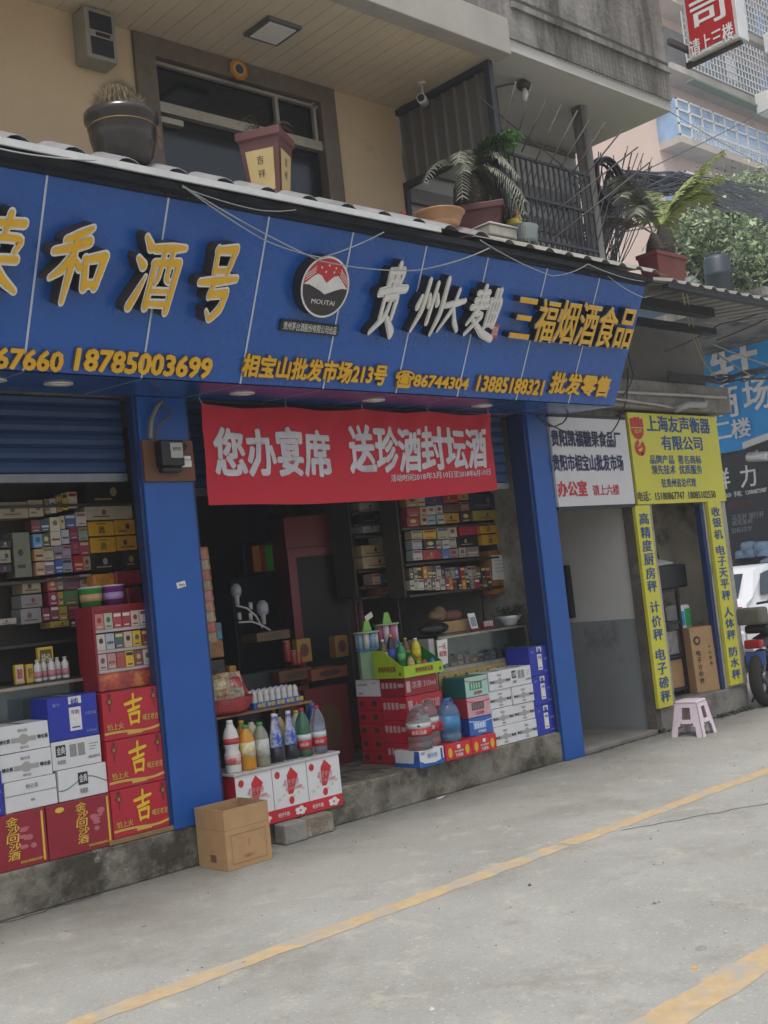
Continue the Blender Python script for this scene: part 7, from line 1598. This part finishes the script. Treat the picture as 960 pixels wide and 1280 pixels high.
for k in range(90):
    A = r4.uniform(0, 6.28); l = r4.uniform(.02, .13); tip = c + V((l * math.cos(A) * 1.15, l * math.sin(A), .075 + r4.uniform(.0, .08))); mbs.tube([c + V((l * .4 * math.cos(A), l * .4 * math.sin(A), .06)), tip], .0015, 4)
    for q in range(2):
        d = V((math.cos(A + r4.uniform(-1, 1)), math.sin(A + r4.uniform(-1, 1)), r4.uniform(-.3, .5))).normalized(); s_ = r4.uniform(.016, .028); sd = d.cross(V((0, 0, 1))).normalized() * s_ * .5
        mb.add([tip, tip + d * s_ + sd, tip + d * s_ * 2, tip + d * s_ - sd], [(0, 1, 2, 3)])
mb.build('leaves', M['leaf'], t); mbs.build('stalks', M['leaf'], t)
c = on_counter(545, 778, .40); t = thing('black_bag', c + V((-.1, 0, 0)), 'black plastic bag roll lying on the right glass counter', 'bag')
MB().ell(c + V((-.02, .02, .055)), (.17, .07, .055), 18, 10).build('bag', mat('black_bin_bag', '#141416', .35, var=.3, scale=10, bump=.9, bscale=14), t)
c = on_counter(548, 757, .46)
o = MB().ell(c + V((0, .03, .15)), (.10, .06, .05)).ell(c + V((.03, .03, .17)), (.07, .05, .06)).build('brown_bag', mat('crumpled_brown_bag', '#6e5636', .6, var=.35, scale=14, bump=1, bscale=20)); tag(o, 'crumpled brown bag behind the black bag on the right counter', 'bag')
o = MB().ell(c + V((.18, .03, .14)), (.11, .05, .045)).build('cloth_bag', mat('reddish_cloth', '#6b4438', .8, var=.3, scale=14, bump=.6)); tag(o, 'reddish cloth bundle beside the brown bag on the right counter', 'bag')
for q in (V((0, .03, .0)), V((.18, .03, 0))): pass
t = thing('counter_tray', (c.x + .08, .44, ZC), 'low brown carton lying under the bags on the right counter', 'carton')
MB().box(c.x - .14, c.x + .36, .465, .545, ZC, ZC + .095).build('box', M['kraft'], t, bevel=.004)
c = on_counter(592, 770, .38); t = thing('payment_card', c, 'small white standing payment card on the right glass counter', 'card')
MB().obox(c + V((-.04, 0, 0)), (.085, 0, 0), (0, .004, 0), (0, .03, .14)).build('card', M['white'], t); MB().box(c.x - .04, c.x + .045, .37, .40, ZC, ZC + .012).build('foot', card('#8a2a34'), t)
fcd = Frame(c + V((-.04, 0, 0)), (1, 0, 0), (0, .03, .14)); mb = MB(); poly(mb, rect(fcd, .01, .03, .075, .11)); mb.build('grey_panel', card('#8a8d92'), t)
c = on_counter(612, 774, .37); t = thing('lighter_box', c, 'small red box of lighters on the right glass counter', 'box')
MB().box(c.x - .07, c.x + .05, .38, .42, ZC, ZC + .055).build('box', card('#8a2a34'), t, bevel=.003)
for k in range(6): MB().box(c.x - .064 + k * .019, c.x - .053 + k * .019, .376, .379, ZC + .015, ZC + .06).build('lighter', card('#c8b8b4'), t)
# right wall shelf and its goods
RY = .60
RS = [('a', 327, 75, 390, 140, 'orange', '#a8804a', P_), ('a', 391, 88, 430, 136, 'white', '#b4aca0', P_), ('a', 431, 80, 515, 130, 'dark blue', '#3d4266', Bx), ('a', 520, 70, 600, 120, 'red', '#9a3034', Bx), ('a', 601, 68, 655, 103, 'yellow', '#b8923a', Bx), ('a', 660, 70, 838, 150, 'navy', '#2d3a4c', Bx),
      ('b', 330, 143, 394, 192, 'red round marked', '#963038', P_), ('b', 397, 140, 438, 185, 'cream', '#b39a80', P_), ('b', 440, 135, 484, 180, 'white', '#b8b2a8', P_), ('b', 486, 130, 522, 178, 'white green', '#aeb0a6', P_), ('b', 526, 125, 608, 168, 'brown', '#5d4a38', Bx), ('b', 612, 112, 655, 160, 'pinkish', '#9a7464', P_),
      ('c', 332, 194, 395, 243, 'red round marked', '#8f2c34', P_), ('c', 399, 188, 440, 235, 'peach', '#b08f70', P_), ('c', 441, 183, 485, 232, 'pale blue', '#8f9eac', P_), ('c', 487, 181, 525, 229, 'grey white', '#a6a8a6', P_), ('c', 526, 171, 609, 224, 'amber', '#b58a34', Bx), ('c', 613, 163, 664, 219, 'dark purple', '#43343f', P_), ('c', 676, 156, 848, 208, 'olive gold', '#9c8a40', Bx),
      ('d', 355, 263, 411, 306, 'cream', '#a3926c', P_), ('d', 413, 260, 481, 307, 'yellow', '#bd962a', P_), ('d', 487, 248, 543, 308, 'beige', '#a89a80', P_), ('d', 545, 243, 590, 298, 'ivory', '#aea28c', P_), ('d', 605, 237, 698, 288, 'red', '#a02434', Bx), ('d', 715, 223, 796, 277, 'orange', '#c9951c', ('gift box', 'big', '酒')), ('d', 799, 218, 859, 270, 'orange', '#c08e1e', Bx),
      ('e', 365, 310, 416, 360, 'white blue', '#9c9ca4', P_), ('e', 418, 310, 482, 360, 'black', '#2a2830', P_), ('e', 485, 314, 514, 358, 'grey', '#8d8a86', P_), ('e', 516, 312, 550, 358, 'white', '#aca69c', P_), ('e', 551, 300, 593, 352, 'beige blue', '#a09c90', P_), ('e', 597, 292, 704, 348, 'black', '#1f1d20', Bx), ('e', 725, 283, 806, 337, 'orange', '#c9951c', ('gift box', 'big', '酒')), ('e', 809, 277, 868, 330, 'orange', '#c08e1e', Bx),
      ('f', 365, 365, 413, 418, 'white', '#a9a6a0', P_), ('f', 415, 362, 510, 415, 'red', '#94303a', Bx), ('f', 515, 360, 554, 410, 'blue', '#3f6ca4', P_), ('f', 556, 358, 602, 405, 'rose grey', '#8e7872', P_), ('f', 604, 352, 639, 402, 'tan', '#a09684', P_), ('f', 641, 348, 708, 401, 'grey mauve', '#7d7276', P_),
      ('g', 770, 362, 898, 560, 'orange brown', '#9c6a30', Bx), ('h', 785, 562, 900, 590, 'low orange', '#a86a28', Bx)]
RR = dict(a='first row behind the red banner', b='second row, right shop shelf', c='third row, right shop shelf', d='fourth row, right shop shelf', e='fifth row, right shop shelf', f='sixth row, right shop shelf', g='behind the white paper notice', h='under the white paper notice')
bk = []
x = 345; rk = random.Random(14)
for rw, y0, y1, xe in (('i', 452, 515, 772), ('j', 517, 574, 772)):
    x = 350 if rw == 'i' else 345; k = 0
    while x < xe and k < 20:
        w_ = rk.uniform(17, 27); hx, cn = rk.choice([('#a39c8e', 'beige'), ('#7d7a74', 'grey'), ('#4a3a36', 'dark brown'), ('#8f2a34', 'red'), ('#b8b2a4', 'white'), ('#c07a2a', 'orange'), ('#2a2a33', 'black'), ('#3d4f8a', 'blue'), ('#6a5a44', 'brown'), ('#8a8a74', 'olive')])
        bk.append((rw, x, y0 + rk.uniform(-6, 8), x + w_, y1, cn, hx, ('upright packet', 'p'))); x += w_ + rk.uniform(0, 2); k += 1
RR['i'] = 'upper upright row above the right counter'; RR['j'] = 'lower upright row above the right counter'
fy = YF(RY)
wall_shelf(6.50, 7.655, RY, .20, 1.50, 2.85, [fy.hit(560, 657)[1], fy.hit(560, 699)[1] - .01, fy.hit(560, 738)[1] - .005], 'dark wall shelf crowded with packs and boxes above the right counter')
shelf_goods(RS + bk, 430, 600, 4.174, RY, RR, d=.14, group='goods on the right shop shelf', seed=11)
t = thing('paper_notice', (7.4, .58, 1.7), 'white paper notice pinned to the orange box beside the right column', 'notice'); f = YF(RY - .004)
q = [f.pt(*p_) for p_ in ((616, 725), (642, 724), (640, 693), (614, 694))]; MB().prism(q, (0, -.002, 0)).build('sheet', M['white'], t)
a, b, ww, hh = f.size(628, 708, 20, 18); mb = MB()
for k in range(4): poly(mb, rect(YF(RY - .0075), a - ww / 2, b + hh * (.4 - .25 * k), a + ww * (.5 if k % 2 else .3), b + hh * (.45 - .25 * k)))
mb.build('faint_lines', card('#a5a3a0'), t)
# cupboard items on the left of the right shop shelf, nearer the fridge
CY = .95
CS = [('a', 80, 85, 190, 110, 'beige', '#94876c', Bx), ('a', 220, 75, 325, 110, 'maroon', '#5a2a2c', Bx), ('b', 85, 115, 213, 165, 'white', '#a39c92', Bx), ('b', 218, 112, 323, 156, 'rust', '#6e4030', Bx), ('c', 86, 172, 225, 222, 'black', '#1a191b', Bx), ('c', 230, 165, 274, 215, 'grey brown', '#6f665c', P_), ('c', 276, 165, 322, 215, 'grey', '#79716a', P_), ('d', 100, 226, 190, 274, 'pale grey', '#a09c96', Bx), ('d', 230, 217, 322, 262, 'brown', '#5d4836', Bx), ('e', 210, 286, 325, 340, 'ivory', '#aa9f8c', Bx),
      ('f', 100, 336, 240, 394, 'cream pictured', '#a8966a', Bx), ('f', 243, 345, 326, 440, 'dark red', '#6e1e26', Bx), ('g', 105, 396, 268, 458, 'cream', '#b09c7a', Bx), ('h', 150, 487, 190, 545, 'pink beige', '#a88a78', P_), ('h', 192, 487, 318, 534, 'teal', '#3f6c78', Bx), ('i', 195, 540, 288, 598, 'orange brown', '#83502c', Bx), ('i', 290, 533, 342, 585, 'tan', '#8f8068', P_)]
CR = {k: f'{o_} board, cupboard beside the fridge' for k, o_ in zip('abcdefghi', ('first', 'second', 'third', 'fourth', 'fifth', 'sixth', 'seventh', 'eighth', 'ninth'))}
wall_shelf(6.28, 7.0, CY, .25, 1.55, 2.9, [YF(CY).hit(480, v)[1] for v in (639, 654, 668, 711, 731, 744)], 'dark open cupboard with gift boxes beside the red fridge')
shelf_goods(CS, 430, 600, 4.174, CY, CR, d=.2, group='gift boxes in the cupboard beside the fridge', seed=12)
# red fridge
t = thing('drinks_fridge', (6.1, 1.35, STEP), 'tall red drinks fridge with a dark glass door inside the right shop', 'fridge')
frd = mat('fridge_red', '#7e1520', .35, var=.06); FX0, FX1, FYY = 5.90, 6.52, 1.35
MB().box(FX0, FX1, FYY + .05, FYY + .55, STEP + .02, 2.28).build('cabinet', frd, t, bevel=.01)
MB().box(FX0, FX1, FYY + .02, FYY + .048, 2.02, 2.28).build('top_sign', frd, t)
d_ = MB().box(FX0, FX0 + .07, FYY + .0, FYY + .045, .45, 2.0).box(FX1 - .07, FX1, FYY, FYY + .045, .45, 2.0).box(FX0 + .07, FX1 - .07, FYY, FYY + .045, .45, .52).box(FX0 + .07, FX1 - .07, FYY, FYY + .045, 1.93, 2.0).build('door', frd, t)
MB().box(FX0 + .071, FX1 - .071, FYY + .02, FYY + .03, .521, 1.929).build('glass', mat('dark_fridge_glass', '#16130f', .35, spec=.25), d_); MB().box(FX1 - .05, FX1 - .03, FYY - .03, FYY - .01, 1.1, 1.5).build('handle', M['dark'], d_)
FR = t; FR.location = (6.16, 1.40, STEP); FR.rotation_euler = (0, 0, R(-24))
# back of the shop: set with coloured glow, bulbs, gift boxes
t = thing('television_set', (5.62, 2.2, 1.6), 'small screen glowing orange and green in the dark back of the shop', 'television')
f = YF(2.2); a0, b0 = f.hit(318, 715); a1, b1 = f.hit(356, 680)
MB().box(a0 - .1, a1 + .25, 2.205, 2.30, b0 - .04, b1 + .05).build('housing', M['black'], t, bevel=.01)
def em(nm, hexc, s):
    m = bpy.data.materials.new(nm); m.use_nodes = True; b_ = m.node_tree.nodes['Principled BSDF']; b_.inputs['Base Color'].default_value = lin('#101010'); b_.inputs['Emission Color'].default_value = lin(hexc); b_.inputs['Emission Strength'].default_value = s; return m
W = a1 - a0
MB().box(a0, a0 + W * .22, 2.199, 2.204, b0, b1).build('face_glass', em('glow_amber', '#8a5a1c', .07), t); MB().box(a0 + W * .24, a0 + W * .36, 2.199, 2.204, b0, b1).build('face_glass', em('glow_red', '#8a2a1c', .05), t); MB().box(a0 + W * .38, a1, 2.199, 2.204, b0, b1).build('face_glass', em('glow_green', '#2a8a2c', .05), t)
MB().box(a0 - .3, a1 + .6, 2.15, 2.55, STEP, b0 - .041).build('stand', M['dark'], t, bevel=.01)
bm_ = mat('bulb_white', '#b5b4b0', .3); 
t0 = thing('bulb_tester', (4.75, .95, 1.2), 'white bulb tester strip with curved white cords in the dark shop', 'bulb tester'); f = YF(.95)
MB().tube([f.pt(295, 757), f.pt(308, 760), f.pt(320, 770), f.pt(328, 785)], .008).tube([f.pt(298, 778), f.pt(315, 777), f.pt(328, 782), f.pt(338, 788)], .008).build('cord', bm_, t0)
for u, v in ((299, 770), (313, 757), (313, 770)):
    p = f.pt(u, v); MB().lathe(p - V((0, 0, .03)), [(.016, 0), (.016, .055)], 10).build('socket', bm_, t0)
for k, (u, v, s_) in enumerate(((295, 738, 1.0), (328, 760, 1.15))):
    p = f.pt(u, v); t = thing('light_bulb', p - V((0, 0, .1)), ('white bulb at the upper left of the bulb tester', 'larger white bulb at the right of the bulb tester')[k], 'light bulb', 'white bulbs on the tester')
    MB().lathe(p - V((0, 0, .11 * s_)), [(.016, 0), (.02, .06 * s_), (.033 * s_, .07 * s_)], 14).build('base', bm_, t); MB().lathe(p - V((0, 0, .04 * s_)), [(.036 * s_, 0), (.042 * s_, .03 * s_), (.04 * s_, .065 * s_), (.02 * s_, .09 * s_), (0, .093 * s_)], 16).build('globe', mat('bulb_globe', '#9a9aa0', .25), t)
MB().box(4.95, 5.45, .96, 1.2, STEP, 1.05).build('table', M['dark'], t0)
def rbox(name, u0, v0, u1, v1, Y, d, hx, label, cat, group=None, word=None, ink_='#b08a4a', z0=None):
    f = YF(Y); a0, b0 = f.hit(u0, v1); a1, b1 = f.hit(u1, v0)
    if z0 is not None: b0 = z0
    t, ff, W, H = crate(name, a0, a1, Y, d, b0, b1, card(hx), label, cat, group)
    mb = MB(); poly(mb, blob(ff, W * .5, H * .5, W * .3, H * .28))
    if word: mb.text(ff, word, W * .2, H * .78, W * .8, H * .92, h=.002, bold=.6)
    mb.build('print', card(ink_), t); return t
rbox('gift_carton', 388, 853, 434, 940, .80, .25, '#5a1216', 'large dark red gift carton with a gold heart in the doorway', 'carton', ink_='#4a3420', z0=STEP + .002)
rbox('gift_carton', 345, 856, 386, 940, .85, .25, '#4a1216', 'dark red gift carton left of the gold heart carton in the doorway', 'carton', ink_='#5a1a1a', z0=STEP + .002)
rbox('gold_carton', 390, 830, 434, 852, .80, .25, '#6e3c1c', 'low orange gold gift carton on the heart carton', 'carton', ink_='#3a2418')
rbox('gold_carton', 350, 833, 389, 854, .85, .25, '#5a3418', 'low orange gold gift carton left of its twin in the doorway', 'carton', ink_='#3a2418')
rbox('yellow_tin', 373, 797, 388, 829, .87, .06, '#8a6a24', 'yellow food box beside the red cans in the doorway', 'box', ink_='#5a2a1a')
rbox('gold_box', 421, 793, 434, 822, .80, .08, '#7a5620', 'narrow gold box behind the snack cup tower', 'box', ink_='#4a1a2a')
rbox('cardboard_tray', 322, 786, 362, 803, .96, .2, '#5d452c', 'shallow brown cardboard tray behind the red cans', 'tray', ink_='#4d3a26')
for k, (u, v) in enumerate(((359, 818), (367, 822), (373, 822))):
    p = YF(.90).pt(u, v); t = thing('drink_can', p - V((0, 0, .06)), ('tall red drink can left of three in the doorway', 'short red drink can in the middle of three', 'short red drink can beside the yellow food box')[k], 'can', 'red drink cans in the doorway')
    MB().lathe(p - V((0, 0, .06)), [(.028, 0), (.033, .008), (.033, .10 + .05 * (k == 0)), (.028, .112 + .05 * (k == 0))], 16).build('can', card('#7a1a20', .3), t); MB().lathe(p + V((0, 0, .0525 + .05 * (k == 0))), [(.027, 0), (.026, .003)], 16).build('lid', M['silver'], t)
# hanging strip of sachets and snack rack beside the left column
r7 = random.Random(6); f = YF(.28)
for k in range(9):
    p = f.pt(252 + k * 1.4, 692 + k * 13); hx = ('#a8705a', '#9c8a70', '#a05a50', '#8f7a5a', '#a86a6a')[k % 5]
    o0 = p + V((0, 0, 0)); o = MB().grid(lambda i, j: o0 + V((-.05 + .11 * i, .012 * math.sin(math.pi * i) * -1 + .01 * j, -.04 + .085 * j)), 6, 6).build('snack_sachet', mat('sachet ' + hx, hx, .3, var=.45, scale=22, bump=.5, bscale=30)); m_ = o.modifiers.new('thick', 'SOLIDIFY'); m_.thickness = .006
    tag(o, f'{("salmon", "beige", "red", "ochre", "pink")[k % 5]} snack sachet, {ORD[k]} from the top of the hanging strip', 'sachet', 'sachets on the hanging strip')
t = thing('snack_rack', (4.25, .62, STEP), 'dim snack rack with coloured packets behind the left column', 'rack')
for z in (.92, 1.06, 1.2): MB().box(4.12, 4.42, .62, .80, z - .01, z).build('shelf', M['wood'], t)
MB().box(4.12, 4.42, .80, .82, STEP, 1.6).build('back_panel', M['wood'], t)
for k, (u, v, hx, lb) in enumerate(((264, 790, '#3f7486', 'teal tin on the dim snack rack behind the left column'), (266, 812, '#8a6030', 'bronze coloured packet on the dim snack rack'), (268, 836, '#2a2622', 'black snack packet on the dim snack rack'), (290, 843, '#a8782a', 'yellow card of snacks right of the black packet'))):
    f = YF(.66); a, b, ww, hh = f.size(u, v, 24 if k != 3 else 9, 22); o = MB().box(a - ww / 2, a + ww / 2, .64, .74, b - hh / 2, b + hh / 2).build('snack_packet', mat('foil ' + hx, hx, .3, var=.4, scale=18, bump=.4, bscale=30), bevel=.01); tag(o, lb, 'packet')

# meter board on the left column
f = YF(-.06); x0, zt = f.hit(179, 549); x1, _ = f.hit(242, 550); zb = f.hit(212, 601)[1]
t = thing('meter_board', ((x0 + x1) / 2, -.04, zb), 'brown wooden board with an electricity meter fixed to the left blue column', 'meter board')
MB().box(x0, x1, -.045, -.018, zb, zt).build('board', mat('brown_board', '#6a4226', .65, var=.2, scale=5, bump=.2), t, bevel=.004)
a, b, ww, hh = f.size(209, 568, 28, 32)
m_ = MB().box(a - ww / 2, a + ww / 2, -.13, -.046, b - hh / 2, b + hh / 2).box(a - ww * .4, a + ww * .45, -.10, -.046, b - hh * .72, b - hh * .51).build('meter', M['black'], t, bevel=.008)
MB().box(a - ww * .12, a + ww * .42, -.136, -.131, b - hh * .2, b + hh * .38).build('dial', mat('meter_dial', '#a8a59c', .4), m_); MB().text(YF(-.1365), '03752', a - ww * .02, b + hh * .08, a + ww * .34, b + hh * .2, h=.001, bold=.3).build('lettering', M['black'], m_)
a2, b2, w2_, h2_ = f.size(232, 577, 12, 14); MB().box(a2 - w2_ / 2, a2 + w2_ / 2, -.075, -.046, b2 - h2_ / 2, b2 + h2_ * .1).box(a2 - w2_ * .2, a2 + w2_ * .5, -.07, -.046, b2 + h2_ * .15, b2 + h2_ / 2).build('breaker', M['white'], t, bevel=.003)
MB().tube([f.pt(229, 566), f.pt(233, 560), f.pt(230, 553)], .004).tube([f.pt(226, 570), f.pt(230, 563), f.pt(234, 556)], .004).build('wires', M['wire'], t)
MB().tube([f.pt(188, 548), f.pt(189, 525), f.pt(196, 508), f.pt(202, 501)], .014, 8).build('conduit', mat('old_conduit', '#7f7a66', .6), t)
MB().tube([f.pt(194, 548), f.pt(198, 532), f.pt(212, 520), f.pt(214, 512), f.pt(202, 507)], .006).build('cord', mat('brown_cord', '#6a5236', .6), t)

# small litter on the road
r2 = random.Random(31)
lit = [((553, 997), .07, '#b9b7b0', 'crumpled white paper scrap at the foot of the step'), ((868, 1210), .02, '#c9862a', 'orange cigarette end on the road'), ((180, 1158), .025, '#6a655c', 'dark leaf scrap on the road at the left'), ((305, 1203), .022, '#77736a', 'grey leaf scrap on the road before the yellow line'), ((877, 1185), .045, '#85847e', 'flattened grey scrap near the lower yellow line'), ((818, 1130), .018, '#5a564e', 'small dark scrap in the middle of the road'), ((662, 1107), .02, '#2a2826', 'small dark stone above the left yellow line'), ((540, 1262), .02, '#b5b2aa', 'pale pebble at the lower edge of the photo')]
for (u, v), s_, hx, lb in lit:
    p = ZF(0).pt(u, v); mb = MB(); n = 9; ring = [p + V((s_ * r2.uniform(.5, 1) * math.cos(6.283 * k / n), s_ * .6 * r2.uniform(.5, 1) * math.sin(6.283 * k / n), .001 + r2.uniform(0, .012) * (s_ > .06))) for k in range(n)]
    mb.add(ring + [p + V((0, 0, .012 if s_ > .06 or s_ < .021 else .004))], [(k, (k + 1) % n, n) for k in range(n)] + [tuple(reversed(range(n)))]); tag(mb.build('litter_scrap', card(hx)), lb, 'litter')
mb = MB()
for k in range(420):
    y = -.02 - abs(r2.gauss(0, .5)) if r2.random() < .6 else r2.uniform(-4, 0); x = r2.uniform(1.5, 10); s_ = r2.uniform(.002, .007)
    mb.ell((x, y, s_ * .4), (s_, s_ * r2.uniform(.6, 1), s_ * .6), 5, 3)
stuff(mb.build('gravel', mat('road_grit', '#85827a', .9, var=.5, scale=9)))
# moss and rubble at the foot of the corner shop
p = ZF(0).pt(823, 916); mb = MB()
for k in range(160): q = p + V((r2.gauss(0, .06), r2.gauss(0, .03), r2.uniform(0, .04))); s_ = r2.uniform(.008, .02); mb.ell(q, (s_, s_, s_ * .7), 5, 3)
for k in range(120): q = V((r2.uniform(9.9, 10.55), -.03 + r2.gauss(0, .02), r2.uniform(0, .03))); s_ = r2.uniform(.008, .022); mb.ell(q, (s_, s_, s_ * .7), 5, 3)
o = mb.build('moss', mat('dark_moss', (.05, .06, .03), .95, var=.5, scale=20)); stuff(o)

# pale air over the whole street
hm = bpy.data.materials.new('haze'); hm.use_nodes = True; t_ = hm.node_tree; t_.nodes.remove(t_.nodes['Principled BSDF'])
pv = t_.nodes.new('ShaderNodeVolumePrincipled'); pv.inputs['Color'].default_value = (.93, .96, 1, 1); pv.inputs['Density'].default_value = .0034; pv.inputs['Anisotropy'].default_value = .2
t_.links.new(pv.outputs[0], t_.nodes['Material Output'].inputs['Volume'])
stuff(MB().box(-82, 162, -82, 162, -1.0, 40).build('haze', hm))
